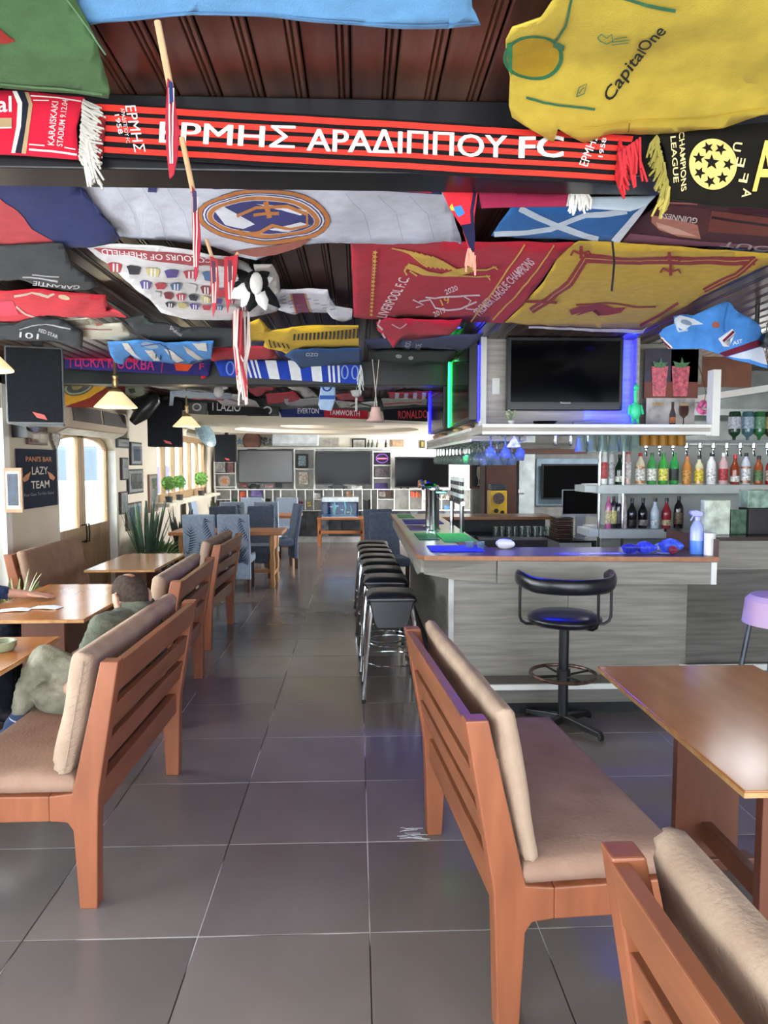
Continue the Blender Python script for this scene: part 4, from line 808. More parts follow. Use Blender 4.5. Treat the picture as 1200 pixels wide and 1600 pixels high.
def cloth(name, label, cat, outline, sheet, col, decals=(), group=None, th=.004, T=None, pname='printed_design'):
    mb = MB(); sheet.poly(mb, outline); top = mb.build(name, fab(col), T, smooth=True, ang=80, world=T is not None)
    sd = top.modifiers.new('thickness', 'SOLIDIFY'); sd.thickness = th; sd.offset = 0
    if T is None: tag(top, label, cat, group)
    if decals:
        d = MB(); ms = []; off = th/2+.0012
        for dc in decals:
            k, c = dc[0], dc[-1]; m = fab(c)
            if m not in ms: ms.append(m)
            d.k = ms.index(m); off += .00015
            if k == 'p': sheet.poly(d, dc[1], off)
            elif k == 'e': sheet.poly(d, ell_pts(*dc[1:-1]), off)
            elif k == 's': sheet.poly(d, star_pts(*dc[1:-1]), off)
            elif k == 'r':   # ring: cx cy rx ry width rot
                cx, cy_, rx, ry, w, rot = dc[1:-1]; a = ell_pts(cx, cy_, rx, ry, rot, 40); b_ = ell_pts(cx, cy_, rx-w, ry-w*.75, rot, 40)
                V, Fc = sheet.cut(a+b_, [[i, (i+1) % 40, (i+1) % 40+40, i+40] for i in range(40)]); d.add([sheet.F(x, y, off) for x, y in V], Fc)
            elif k == 'l':
                pts, w = dc[1], dc[2]; n = len(pts); A, B = [], []
                for i in range(n):
                    a, b_ = pts[max(0, i-1)], pts[min(n-1, i+1)]; dx, dy = b_[0]-a[0], b_[1]-a[1]; l = math.hypot(dx, dy) or 1
                    A.append((pts[i][0]-dy/l*w/2, pts[i][1]+dx/l*w/2)); B.append((pts[i][0]+dy/l*w/2, pts[i][1]-dx/l*w/2))
                V, Fc = sheet.cut(A+B, [[i, i+1, n+i+1, n+i] for i in range(n-1)]); d.add([sheet.F(x, y, off) for x, y in V], Fc)
            elif k == 't':
                tx, (x0, y0), (x1, y1), (ux, uy) = dc[1:-1]; V, Fc = txt_geo(tx); V = [(x0+(x1-x0)*a+ux*b_, y0+(y1-y0)*a+uy*b_) for a, b_ in V]
                V, Fc = sheet.cut(V, Fc); d.add([sheet.F(x, y, off) for x, y in V], Fc)
        d.build(pname, ms, top, world=True, smooth=True, ang=80) if top.parent is None else d.build(pname, ms, T, world=True)
    return top
_ob = MB.build
def _build(s, name, m, T=None, world=False, **k):   # a parent that is itself a mesh keeps its place in location
    if T is not None and world and T.type == 'MESH' and T.parent is None:
        o = Vector(T.location); s2 = MB(); s2.v = [v-o for v in s.v]; s2.f = s.f; s2.m = s.m; return _ob(s2, name, m, T, world=False, **k)
    return _ob(s, name, m, T, world=world, **k)
MB.build = _build
def Q(c, u, v): (a, b_, cc, d) = c; return (a[0]*(1-u)*(1-v)+b_[0]*u*(1-v)+cc[0]*u*v+d[0]*(1-u)*v, a[1]*(1-u)*(1-v)+b_[1]*u*(1-v)+cc[1]*u*v+d[1]*(1-u)*v)
def bands(c, spans, col, n=1): return [('p', [Q(c, a, v0), Q(c, b_, v0), Q(c, b_, v1), Q(c, a, v1)], col) for (a, b_, v0, v1) in spans]
def fringe(T, pts, L, col, n=26, seed=1, r=.004, dirv=(0, 0, -1), nm='fringe', spread=.3):
    rr = random.Random(seed); b = MB(); A, B = Vector(pts[0]), Vector(pts[1]); dv = Vector(dirv).normalized()
    for i in range(n):
        p = A.lerp(B, (i+.5)/n)+Vector((0, rr.uniform(-.004, .004), 0)); l = L*rr.uniform(.75, 1.1); q = p+(dv+Vector((rr.uniform(-spread, spread), rr.uniform(-.1, .1), rr.uniform(-spread, spread)*.5))).normalized()*l
        b.tube([p, p.lerp(q, .5)+Vector((rr.uniform(-.006, .006), 0, rr.uniform(-.006, .006))), q], [r, r, r*.7], 4)
    b.build(nm, fab(col), T, world=True)
Z0 = 2.465
# -- in front of the first beam --
cloth('flag', 'light blue flag across the top edge of the photo', 'flag', [(80, -190), (735, -190), (737, 0), (738, 14), (751, 44), (700, 45), (560, 38), (300, 26), (160, 33), (133, 38), (118, 0)], Sheet('z', 2.45, 26, .01, 4, seed=1), '6FA8DC', [('l', [(134, 30), (300, 20), (560, 32), (748, 38)], 2, '5A92C8')])
g = [(-420, -200), (20, -200), (118, 0), (150, 60), (172, 142), (170, 154), (120, 148), (0, 141), (-420, 130)]
cloth('flag', 'green flag with a red emblem in the upper left corner', 'flag', g, Sheet('z', 2.44, 26, .012, 4, seed=2), '4E7048', [('l', [(60, -60), (110, 5), (165, 80)], 2.5, '6A9068'), ('p', [(-30, 40), (0, 44), (14, 56), (24, 62), (10, 66), (-10, 64), (-40, 70)], '9A2A24'), ('l', [(0, 134), (80, 139), (160, 147)], 3, '5C8058')])
sh = Sheet('z', 2.43, 22, .016, 4.5, seed=3, fn=lambda x, y: -.03*max(0, (y-120)/100))
ysh = [(870, -10), (845, 28), (800, 46), (790, 66), (791, 100), (797, 128), (795, 168), (800, 183), (835, 200), (865, 218), (872, 196), (890, 205), (915, 219), (945, 207), (1000, 210), (1060, 210), (1130, 200), (1190, 178), (1330, 150), (1340, -220), (960, -260)]
ys = cloth('football_shirt', 'large yellow football shirt with dark green trim hung flat at the upper right', 'shirt', ysh, sh, 'BEA640', [
    ('e', 833, 94, 44, 35, .1, 'A8881E'), ('r', 833, 94, 47, 38, 6, .1, '2E6A48'), ('p', [(792, 68), (801, 66), (800, 122), (795, 115)], '2A7A50'),
    ('l', [(896, -20), (884, 40), (868, 70)], 4, '3A6A4C'), ('l', [(822, 156), (850, 160), (930, 166)], 3.5, '3A6A4C'), ('p', [(866, 70), (882, 76), (881, 86), (864, 80)], '3A6A4C'), ('l', [(975, -5), (1010, 3), (1056, 12)], 5, '3A6A4C'),
    ('t', 'Capital', (954, 157), (1010, 86), (-13, -12), '1E2420'), ('t', 'One', (1008, 82), (1042, 42), (-15, -13), '1E2420'),
    ('l', [(934, 55), (940, 48), (948, 54), (956, 47), (958, 58), (948, 64), (938, 60), (934, 55)], 2, '3E7A58'), ('l', [(956, 60), (984, 56)], 1.6, '3E7A58'), ('l', [(956, 65), (982, 61)], 1.6, '3E7A58'), ('l', [(960, 54), (980, 50)], 1.6, '3E7A58'),
    ('l', [(901, 148), (905, 134), (917, 129), (913, 143), (901, 148)], 1.6, '4E6A50'), ('l', [(905, 143), (909, 137), (913, 134)], 1.4, '4E6A50'), ('l', [(984, 190), (982, 204)], 1.5, '5A4A20'), ('l', [(900, 190), (1000, 188), (1100, 180), (1200, 165)], 1.6, 'C4A432')])
# -- scarves on the first beam --
ce_ = [(150, 160), (990, 210), (968, 288), (158, 244)]
sb = Sheet('y', 1.715, 14, .004, 6, seed=4)
dk = bands(ce_, [(.0, 1, a, b_) for a, b_ in ((.05, .17), (.25, .36), (.44, .55), (.64, .74), (.84, .95))], 'E0382E')
for q in ((-.9, -.3), (.9, .3)): dk += [('t', 'ΕΡΜΗΣ', (250+q[0], 224+q[1]), (460+q[0], 233+q[1]), (2, -34), 'E6E0DC'), ('t', 'ΑΡΑΔΙΠΠΟΥ', (480+q[0], 237+q[1]), (790+q[0], 248+q[1]), (1, -36), 'E6E0DC'), ('t', 'FC', (810+q[0], 248+q[1]), (878+q[0], 247+q[1]), (1, -33), 'E6E0DC')]
dk += [('t', 'ΕΡΜΗΣ', (250, 224), (460, 233), (2, -34), 'E6E0DC'), ('t', 'ΑΡΑΔΙΠΠΟΥ', (480, 237), (790, 248), (1, -36), 'E6E0DC'), ('t', 'FC', (810, 248), (878, 247), (1, -33), 'E6E0DC'),
       ('t', 'ΕΡΜΗΣ', (197, 168), (212, 240), (17, -1), 'E6E0DC'), ('t', 'ΑΡΑΔΙΠΠΟΥ FC', (190, 172), (199, 226), (6, -1), 'D6CCC8'), ('t', '1958', (181, 182), (187, 212), (7, -1), 'D6CCC8'),
       ('t', 'ΕΡΜΗΣ', (916, 263), (934, 214), (-14, -4), 'E6E0DC'), ('t', '1958', (940, 248), (946, 218), (-7, -1), 'D6CCC8')]
s1 = cloth('scarf', 'long red and black striped scarf with white Greek letters across the front beam', 'scarf', [Q(ce_, u/12, 0) for u in range(13)]+[Q(ce_, 1-u/12, 1) for u in range(13)], sb, '141416', dk, th=.008)
fringe(s1, (P(968, 218, y=1.70), P(962, 276, y=1.70)), .055, 'B0242A', 26, 3, dirv=(.55, 0, -1)); fringe(s1, (P(1000, 215, y=1.69), P(965, 240, y=1.69)), .09, 'B83038', 14, 4, dirv=(.1, 0, -1)); fringe(s1, (P(162, 185, y=1.70), P(158, 240, y=1.70)), .025, '7A2028', 20, 5, dirv=(-.6, 0, -.7), r=.005)
ca = [(-260, 130), (132, 152), (128, 250), (-260, 234)]
s2 = cloth('scarf', 'red scarf with navy white and tan bands at the left end of the front beam', 'scarf', [Q(ca, 0, 0), (0, 143), (60, 146), (132, 153), (120, 200), (124, 250), (50, 244), (0, 241), Q(ca, 0, 1)], Sheet('y', 1.71, 14, .005, 6, seed=5), 'C01E36', [
    ('p', [(22, 145), (30, 145), (37, 160), (35, 200), (26, 241), (20, 241), (28, 200), (30, 165)], 'E0DCD4'), ('p', [(29, 145), (41, 146), (47, 165), (42, 205), (36, 242), (26, 241), (35, 200), (37, 163)], '20222E'), ('p', [(41, 147), (47, 147), (53, 165), (48, 205), (43, 243), (36, 242), (42, 205), (47, 165)], 'A88E6A'),
    ('l', [(50, 152), (90, 154), (128, 160)], 2, 'E0DCD4'), ('l', [(54, 159), (78, 159)], 1.6, 'E0DCD4'), ('l', [(48, 236), (85, 239), (122, 244)], 3, 'E0DCD4'), ('l', [(48, 228), (72, 230)], 1.8, 'E0DCD4'), ('l', [(103, 233), (120, 236)], 1.6, 'E0DCD4'),
    ('t', 'KARAISKAKI', (87, 230), (93, 161), (-10, -1), 'D8B8B8'), ('t', 'STADIUM 9.12.04', (100, 232), (108, 158), (-9, -1), 'D8B8B8'), ('t', 'Arsenal', (-100, 176), (21, 177), (0, -24), 'E0DCD4'), ('p', [(-40, 186), (21, 187), (21, 201), (-40, 201)], 'A88E6A'), ('l', [(-40, 202), (21, 202)], 2, 'E0DCD4')], th=.008)
fringe(s2, (P(130, 155, y=1.695), P(124, 250, y=1.695)), .05, 'B4AEA6', 70, 6, dirv=(.8, 0, -.5), r=.0035, spread=.35); fringe(s2, (P(138, 215, y=1.695), P(130, 250, y=1.695)), .08, 'C4BEB6', 16, 7, dirv=(.35, 0, -1))
cu_ = [(1040, 206), (1460, 170), (1460, 345), (1040, 318)]
s3 = cloth('scarf', 'black scarf with yellow star ball and lettering at the right end of the front beam', 'scarf', [(1024, 212), (1060, 205), (1200, 193), (1460, 180), (1460, 340), (1200, 326), (1120, 322), (1046, 312), (1043, 260), (1037, 230)], Sheet('y', 1.70, 14, .005, 6, seed=6), '16140F', [
    ('e', 1111, 259, 37, 39, -.2, 'E0BC70'), ('s', 1109, 256, 13, -90, .42, (1, 0, .1, 1), '16140F')]+[('s', 1111+24*math.cos(R(a)), 259+27*math.sin(R(a)), 10, a, .42, (1, 0, 0, 1), '16140F') for a in (0, 50, 100, 150, 200, 250, 300)]+[
    ('r', 1111, 259, 37.5, 39.5, 3, -.2, 'E0BC70'), ('t', 'CHAMPIONS', (1058, 210), (1062, 302), (8, -3), 'E0C890'), ('t', 'LEAGUE', (1045, 216), (1050, 288), (8, -1), 'E0C890')]+[('t', c, (1141+i*5, 224+24*i+14), (1141+i*5+3, 224+24*i), (13, 2), 'E0C890') for i, c in enumerate('UEFA')]+[('t', 'A', (1172, 300), (1210, 301), (3, -78), 'E8C060')], th=.008)
fringe(s3, (P(1026, 212, y=1.69), P(1046, 300, y=1.69)), .05, '8A8040', 46, 8, dirv=(-.3, 0, -1)); fringe(s3, (P(1045, 290, y=1.69), P(1042, 312, y=1.69)), .06, 'A89A50', 10, 9, dirv=(-.4, 0, -1))
# strip of a navy and red scarf hanging behind the beam
cb = [(160, 262), (690, 288), (690, 304), (160, 272)]
cloth('scarf', 'navy scarf with red blocks showing just below the front beam', 'scarf', [Q(cb, u/8, 0) for u in range(9)]+[Q(cb, 1-u/8, 1) for u in range(9)], Sheet('y', 1.88, 14, .003, 6, seed=7), '34305A', bands(cb, [(.01, .12, 0, 1), (.2, .27, 0, 1), (.4, .5, 0, .8), (.62, .73, 0, 1), (.86, .97, 0, 1)], 'D02C3C'))
hs = cloth('scarf', 'red and navy scarf end with a small blue crest hanging below the beam', 'scarf', [(688, 293), (747, 297), (741, 340), (742, 372), (740, 402), (733, 392), (722, 355), (702, 325)], Sheet('y', 1.86, 12, .005, 6, seed=8), 'C82A36', [('p', [(720, 352), (734, 350), (741, 348), (742, 372), (740, 400), (732, 385)], '20203C'), ('p', [(706, 325), (720, 322), (726, 334), (716, 340)], '3A7AC8'), ('p', [(702, 324), (706, 319), (710, 330), (705, 330)], 'D8B040'), ('l', [(742, 300), (737, 330), (738, 350)], 5, '20203C')])
fringe(hs, (P(732, 388, y=1.85), P(742, 400, y=1.85)), .05, 'C88A78', 12, 9)
# -- stick flags hanging near the front beam --
def stickflag(label, top, bot, fpts, y, cols):
    T = thing('stick_flag', label, 'flag', P(top[0], top[1], y=y)); MB().tube([P(*top, y=y), P(*bot, y=y)], .006).build('stick', mat('C09A70', .6), T, world=True)
    s_ = Sheet('y', y-.008, 10, .006, 14, seed=top[0]); mb = MB(); s_.poly(mb, fpts); o = mb.build('cloth', fab(cols[0]), T, world=True, smooth=True); o.modifiers.new('t', 'SOLIDIFY').thickness = .003
    ys_ = [p[1] for p in fpts]; y0, y1 = min(ys_), max(ys_); cx = sum(p[0] for p in fpts)/len(fpts); d = MB()
    for k, (dx, w) in enumerate(((-3.5, 2.2), (3, 2))):
        V, Fc = s_.cut([(cx+dx-w/2, y0+18), (cx+dx+w/2, y0+18), (cx+dx*.5+w/2, y1-22), (cx+dx*.5-w/2, y1-22)], [[0, 1, 2, 3]]); d.add([s_.F(a, b_, .004) for a, b_ in V], Fc)
    d.k = 1; V, Fc = s_.cut([(cx-4, y0+8), (cx+2, y0+10), (cx+3, y0+40), (cx-3, y0+44)], [[0, 1, 2, 3]]); d.add([s_.F(a, b_, .005) for a, b_ in V], Fc); d.build('cross_print', [fab(cols[1]), fab(cols[2])], T, world=True)
stickflag('small furled union flag on a stick hanging in front of the striped scarf', (246, 34), (266, 135), [(262, 122), (270, 130), (276, 175), (281, 205), (278, 245), (272, 274), (265, 280), (261, 240), (259, 190)], 1.3, ('A02A38', 'D8C8C4', '26305A'))
stickflag('small furled flag on a stick hanging over the white crest flag', (284, 215), (302, 300), [(300, 290), (306, 300), (312, 350), (314, 385), (308, 430), (304, 440), (302, 400), (300, 350)], 1.66, ('A03040', 'D0B0A8', '3A3450'))
stickflag('third furled flag hanging over the shirt print cloth', (320, 366), (334, 410), [(328, 400), (340, 405), (342, 440), (338, 480), (333, 496), (329, 450)], 2.5, ('B04048', 'D8C0B8', '5A3A4A'))
stickflag('fourth furled flag hanging beside the black and white plush', (372, 395), (362, 410), [(350, 402), (372, 398), (370, 430), (362, 460), (356, 490), (350, 450)], 2.6, ('B83A44', 'E0CCC4', '6A4048'))
T = thing('streamers', 'bundle of red and white paper streamers hanging in the left of the room', 'streamer', P(378, 480, y=3.6)); rr = random.Random(4); b = MB()
for i in range(18):
    x = 364+rr.uniform(0, 26); b.k = i % 2; y1 = rr.uniform(560, 640); yd = 3.6+rr.uniform(-.05, .05); b.tube([P(x, 478, y=yd), P(x+rr.uniform(-3, 3), 540, y=yd), P(378+rr.uniform(-9, 9), y1, y=yd)], [.006, .008, .005], 4)
b.build('strands', [fab('C04850'), fab('E4D4CC')], T, world=True)
# -- big flags beyond the first beam --
blc = [(-420, 262), (100, 262), (125, 290), (152, 335), (188, 373), (180, 378), (140, 384), (60, 389), (0, 391), (-420, 400)]
cloth('flag', 'sagging navy and red flag at the left edge above the dark shirt', 'flag', blc, Sheet('z', 2.42, 18, .012, 4, seed=9, fn=lambda x, y: -.03*max(0, (y-300)/90)), '2A3164', [('p', [(-420, 300), (-60, 303), (0, 308), (28, 330), (50, 358), (95, 383), (60, 387), (0, 389), (-420, 396)], 'B8434A'), ('p', [(-300, 262), (40, 262), (0, 270), (-300, 268)], 'C8A83A')])
cr_ = [(100, 262), (700, 296), (722, 380), (300, 402)]
rm = [(100, 262), (300, 275), (500, 288), (698, 300), (722, 380), (680, 378), (560, 380), (520, 380), (470, 382), (430, 393), (400, 405), (372, 400), (330, 385), (250, 374), (186, 370), (150, 330), (120, 290)]
cloth('flag', 'large white football flag with an orange and navy round crest below the beam', 'flag', rm, Sheet('z', 2.43, 16, .012, 5, seed=10, fn=lambda x, y: -.03*math.sin(PI*min(1, max(0, (x-150)/550)))), 'C6C8D6', [
    ('e', 412, 337, 105, 44, .04, '34356E'), ('r', 412, 337, 104, 43, 7.5, .04, 'B8743A'), ('e', 412, 337, 95, 36, .04, 'D6D6E0'), ('r', 412, 337, 92, 34.5, 2.5, .04, '34356E'), ('r', 412, 338, 88, 32, 8, .04, 'B8743A'), ('e', 412, 338, 79, 25, .04, '34356E'),
    ('p', [(336, 328), (350, 320), (398, 350), (380, 357), (352, 350)], 'D6D6E0'), ('p', [(400, 318), (480, 325), (470, 332), (430, 326)], 'D6D6E0'), ('p', [(420, 356), (470, 342), (485, 347), (450, 360)], 'D6D6E0'),
    ('l', [(370, 336), (400, 324), (450, 322), (480, 330), (480, 348), (455, 354), (425, 350), (405, 362), (375, 366)], 5, 'B8743A'), ('l', [(415, 314), (421, 340)], 8, 'B8743A'), ('l', [(396, 336), (436, 332)], 5, 'B8743A'), ('l', [(372, 358), (384, 366), (400, 364)], 4, 'B8743A'),
    ('p', [(360, 392), (400, 384), (450, 378), (478, 372), (486, 372), (470, 384), (430, 394), (400, 399)], '9A5A4E'), ('t', 'p', (232, 286), (284, 289), (2, -20), '34356E'), ('t', 'e', (312, 289), (356, 292), (2, -16), '34356E')]
    +[('l', [(x, 285+(x-200)*.04), (x+28, 330), (x+40, 372)], 1, 'A8A8BA') for x in (180, 220, 260, 540, 590, 640)])
cs_ = [(130, 385), (340, 395), (440, 492), (240, 488)]
shp = [(135, 384), (186, 380), (250, 384), (330, 396), (362, 402), (375, 440), (400, 462), (440, 478), (432, 487), (360, 500), (290, 497), (252, 488), (236, 470), (205, 445), (180, 420), (150, 398)]
dd = [('p', [(146, 386), (200, 387), (260, 391), (330, 400), (360, 404), (355, 414), (300, 412), (250, 405), (200, 396), (160, 394)], 'A04048'), ('t', 'COLOURS OF SHEFFIELD', (330, 400), (158, 387), (1, 8), 'E6DADC')]
rr = random.Random(8); cols = ['B03A44', '5A4A90', 'D0D0D0', '2A2A34', 'B83A48', '7A2A34', 'C8B87A', '4A6A98']
for row, (ya, yb, x0, x1, n, h) in enumerate(((410, 428, 168, 345, 6, 14), (438, 452, 218, 360, 6, 11), (456, 466, 236, 372, 7, 8), (470, 478, 258, 392, 7, 7))):
    for i in range(n):
        x = x0+(x1-x0)*i/n; y = ya+(yb-ya)*i/n; w = (x1-x0)/n*.78; c = cols[(i*3+row) % 8]
        dd.append(('p', [(x, y), (x+w*.25, y-2), (x+w*.75, y-1), (x+w, y+1), (x+w*.95, y+h*.4), (x+w*.85, y+h), (x+w*.2, y+h-1), (x+w*.1, y+h*.4)], c))
        if i % 2 == 0:
            for k in (.35, .6): dd.append(('p', [(x+w*k, y), (x+w*(k+.12), y), (x+w*(k+.12), y+h-1), (x+w*k, y+h-1)], 'E4E0E4'))
cloth('flag', 'white cloth printed with rows of little striped shirts and a maroon heading', 'flag', shp, Sheet('z', 2.41, 12, .012, 5, seed=11, fn=lambda x, y: -.03*math.sin(PI*min(1, max(0, (x-150)/280)))), 'D0CCCE', dd)
# scotland, guinness, liverpool, lion
cloth('flag', 'blue flag with a white diagonal cross near the bar side', 'flag', [(800, 322), (900, 322), (985, 316), (1022, 304), (1000, 336), (966, 378), (940, 375), (870, 372), (768, 369)], Sheet('z', 2.44, 14, .008, 5, seed=12), '2C66A8', [
    ('l', [(812, 324), (870, 352), (935, 372)], 9, 'C8D4E4'), ('l', [(772, 366), (860, 357), (915, 335), (980, 328)], 8, 'C8D4E4'), ('p', [(966, 378), (955, 372), (975, 350), (990, 332), (1020, 306), (1000, 336)], 'D4DCE8')])
cloth('flag', 'dark maroon drinks banner with a pint and brown cake print at the right', 'banner', [(1040, 312), (1100, 315), (1200, 325), (1420, 335), (1420, 400), (1200, 389), (1080, 384), (958, 378), (985, 350)], Sheet('z', 2.45, 16, .006, 4, seed=13), '4A2430', [
    ('p', [(1018, 333), (1035, 316), (1110, 326), (1108, 362), (1078, 372), (1040, 368), (1017, 350)], '5A2A2C'), ('p', [(1019, 335), (1040, 338), (1090, 350), (1095, 372), (1060, 368), (1030, 358), (1018, 346)], 'B87868'), ('p', [(1025, 346), (1060, 356), (1090, 368), (1050, 364), (1028, 354)], 'D8A898'),
    ('p', [(1112, 327), (1200, 338), (1280, 346), (1280, 372), (1180, 366), (1106, 360)], '7A3A30'), ('l', [(1112, 338), (1200, 350), (1280, 358)], 4, '2A1418'), ('p', [(985, 362), (1060, 372), (1200, 384), (1300, 390), (1200, 387), (1070, 382), (970, 377)], '8A5468'),
    ('t', 'GUINNESS', (1091, 340), (1034, 331), (-3, 8), 'D8CCC8'), ('t', 'STOUT', (1250, 388), (1130, 376), (-6, 8), 'B8A8B0'), ('l', [(1040, 313), (1090, 316)], 3, 'A06058')])
lv = [(548, 375), (640, 377), (760, 379), (897, 378), (870, 402), (845, 440), (812, 480), (785, 505), (700, 502), (620, 500), (553, 495)]
dd = [('t', 'LIVERPOOL F.C.', (603, 496), (640, 434), (-15, -3), 'E0C8CC'), ('t', 'PREMIER LEAGUE CHAMPIONS', (750, 494), (836, 408), (-11, -9), 'DCC0CC'),
      ('l', [(736, 502), (780, 440), (820, 381)], 2.5, 'D0A050'), ('l', [(770, 500), (825, 440), (866, 380)], 2.5, 'D0A050'),
      ('t', '2019', (679, 494), (697, 485), (-3, -7), 'DCC4CC'), ('t', '2020', (697, 460), (716, 452), (-3, -7), 'DCC4CC'), ('t', '19', (691, 476), (704, 470), (-4, -9), 'D8A848'),
      ('l', [(655, 470), (672, 467), (680, 480), (700, 482), (720, 480), (745, 470)], 2.5, 'D8C0C8'), ('l', [(665, 463), (680, 465), (690, 463), (720, 462), (750, 460)], 2.5, 'D8C0C8'), ('l', [(645, 466), (662, 476), (650, 480)], 2, 'D8C0C8'), ('l', [(722, 461), (736, 468), (728, 480), (744, 482)], 2, 'D8C0C8'),
      ('p', [(632, 415), (640, 409), (652, 412), (668, 420), (690, 426), (722, 416), (745, 414), (740, 422), (715, 430), (690, 431), (660, 427), (645, 420)], 'C8A048'), ('l', [(640, 409), (632, 420), (636, 428)], 3, 'C8A048'), ('l', [(640, 420), (652, 428)], 3, 'C8A048')]
for i in range(8): dd.append(('l', [(612+i*9, 387+i*1.6), (640+i*8, 395+i*2), (668+i*7, 414+i)], 2.6, 'C8A048'))
dd += [('l', [(715, 418), (760, 420), (776, 415)], 2.5, 'C8A048'), ('l', [(705, 426), (745, 431), (766, 430)], 2.5, 'C8A048'), ('l', [(770, 414), (778, 420)], 2, 'C8A048'), ('l', [(760, 428), (766, 436)], 2, 'C8A048')]
for i in range(18): dd.append(('s', 586-i*.35, 393+i*5.6, 5.2-i*.1, 0, .4, (1, 0, 0, .8), 'C8A048'))
cloth('flag', 'red football flag with gold stars, gold bird and white letters', 'flag', lv, Sheet('z', 2.43, 14, .010, 5, seed=14), 'A92536', dd)
ln = [(897, 380), (905, 377), (1010, 382), (1100, 388), (1200, 396), (1240, 398), (1180, 420), (1090, 466), (1008, 514), (940, 512), (860, 509), (788, 505), (812, 482), (850, 440), (870, 404)]
RD = '8E2A30'
def dblb(pts, w=5): return [('l', pts, w*2+1.5, RD), ('l', pts, 1.3, 'C8A04A')]
dd = dblb([(912, 402), (1000, 410), (1050, 406), (1180, 406)], 6)+dblb([(915, 402), (890, 440), (858, 468), (830, 486)], 5)+dblb([(1182, 402), (1150, 428), (1100, 452)], 3.5)+[('l', [(1060, 472), (1030, 492), (1000, 508)], 4, RD)]
for (x, y) in ((908, 392), (1048, 420), (1046, 400)):
    dd += [('l', [(x, y-9), (x, y+10)], 5, RD), ('l', [(x-16, y+6), (x-12, y), (x-4, y+3), (x, y)], 3, RD), ('l', [(x+16, y+6), (x+12, y), (x+4, y+3), (x, y)], 3, RD)]
dd += [('p', [(890, 482), (905, 476), (940, 474), (960, 480), (978, 478), (970, 486), (950, 490), (935, 492), (945, 484), (925, 484), (900, 492), (908, 486), (893, 490)], RD), ('l', [(900, 474), (950, 473), (1000, 477), (1025, 476)], 2.5, RD), ('l', [(820, 470), (870, 472)], 4, RD), ('p', [(826, 508), (900, 511), (1004, 513), (1012, 508), (1004, 518), (900, 515), (826, 512)], 'D8D0C0')]
cloth('flag', 'yellow flag with a dark red double border and lion by the bar', 'flag', ln, Sheet('z', 2.43, 14, .012, 5, seed=15), 'C3A03C', dd)
MB().tube([P(957, 378, y=2.5), P(960, 410, y=2.5), P(956, 455, y=2.5)], .004, 5).build('hanging_cord', BLACK, None); tag(bpy.data.objects['hanging_cord'], 'short black cord dangling over the yellow flag', 'ribbon')  # thin black cord, not a strip of cloth
cloth('scarf', 'maroon scarf with white end hung below the beam near the bar', 'scarf', [(747, 298), (905, 303), (900, 323), (800, 324), (752, 326)], Sheet('y', 1.87, 12, .005, 6, seed=16), '8A2440', [('p', [(888, 303), (905, 303), (900, 323), (884, 323)], 'C8C4C0')])
o = bpy.data.objects.get('scarf.004') or hs
fr_ = thing('scarf_tassel', 'white tassel at the end of the maroon scarf', 'tassel', P(905, 305, y=1.86)); fringe(fr_, (P(892, 302, y=1.86), P(918, 303, y=1.86)), .05, 'D8D4CE', 18, 5)
cloth('scarf', 'pale grey scarf end hanging beside the maroon one', 'scarf', [(905, 308), (1025, 306), (1010, 322), (985, 330), (900, 324)], Sheet('y', 1.88, 12, .005, 6, seed=17), 'A8B4C0')
# left group of shirts
def simple(name, label, cat, pts, z, col, dec=(), wr=.012, seed=1, g=10, ax='z', th=.005, sag=0, group=None): return cloth(name, label, cat, pts, Sheet(ax, z, g, wr, 7, seed=seed, fn=(lambda x, y: sag) if sag else None), col, dec, th=th, group=group)
simple('football_shirt', 'charcoal shirt with white print sagging at the left edge', 'shirt', [(-160, 388), (0, 386), (98, 382), (112, 410), (155, 446), (130, 454), (80, 452), (30, 438), (-160, 430)], 2.38, '3A3C40', [('t', 'GARANTIE', (125, 443), (52, 440), (-1, 6), 'C8C8CC'), ('l', [(35, 432), (90, 436)], 3, 'B8B8BC'), ('l', [(50, 428), (92, 429)], 2, 'B0B0B4')], seed=21)
simple('football_shirt', 'bright red shirt with white neck trim at the left edge', 'shirt', [(-140, 450), (14, 452), (60, 452), (165, 462), (168, 475), (155, 478), (198, 496), (120, 495), (70, 492), (62, 500), (30, 504), (-140, 506)], 2.37, 'D0303E', [('l', [(22, 462), (50, 458), (75, 464), (85, 458)], 4, 'C8B8A8'), ('e', 100, 464, 9, 4, .2, 'D8C0A0'), ('l', [(25, 478), (40, 490), (64, 498)], 3, 'C8A8A0'), ('p', [(-100, 464), (20, 470), (30, 490), (-100, 498)], 'D8405A')], seed=22)
simple('football_shirt', 'black shirt with white lettering above the big loudspeaker', 'shirt', [(-120, 504), (20, 506), (60, 495), (100, 500), (130, 520), (128, 548), (112, 540), (90, 532), (50, 532), (-120, 524)], 2.36, '2E3036', [('t', '101', (30, 526), (60, 529), (1, -8), 'D0D0D0'), ('t', 'RED STAR', (60, 518), (90, 527), (1, -5), 'C8C8C8'), ('l', [(30, 512), (60, 506), (110, 512)], 2, 'C0C0C4')], seed=23)
simple('football_shirt', 'cream shirt with faint red print between the red and striped shirts', 'shirt', [(93, 498), (140, 496), (160, 505), (190, 504), (205, 520), (226, 531), (190, 532), (140, 528), (100, 512)], 2.385, 'C4BEAE', [('p', [(96, 499), (136, 497), (142, 506), (110, 508)], '8A857A'), ('l', [(130, 512), (175, 513)], 1.5, '9A5048'), ('l', [(150, 506), (160, 504)], 3, '9A5048')], seed=24)
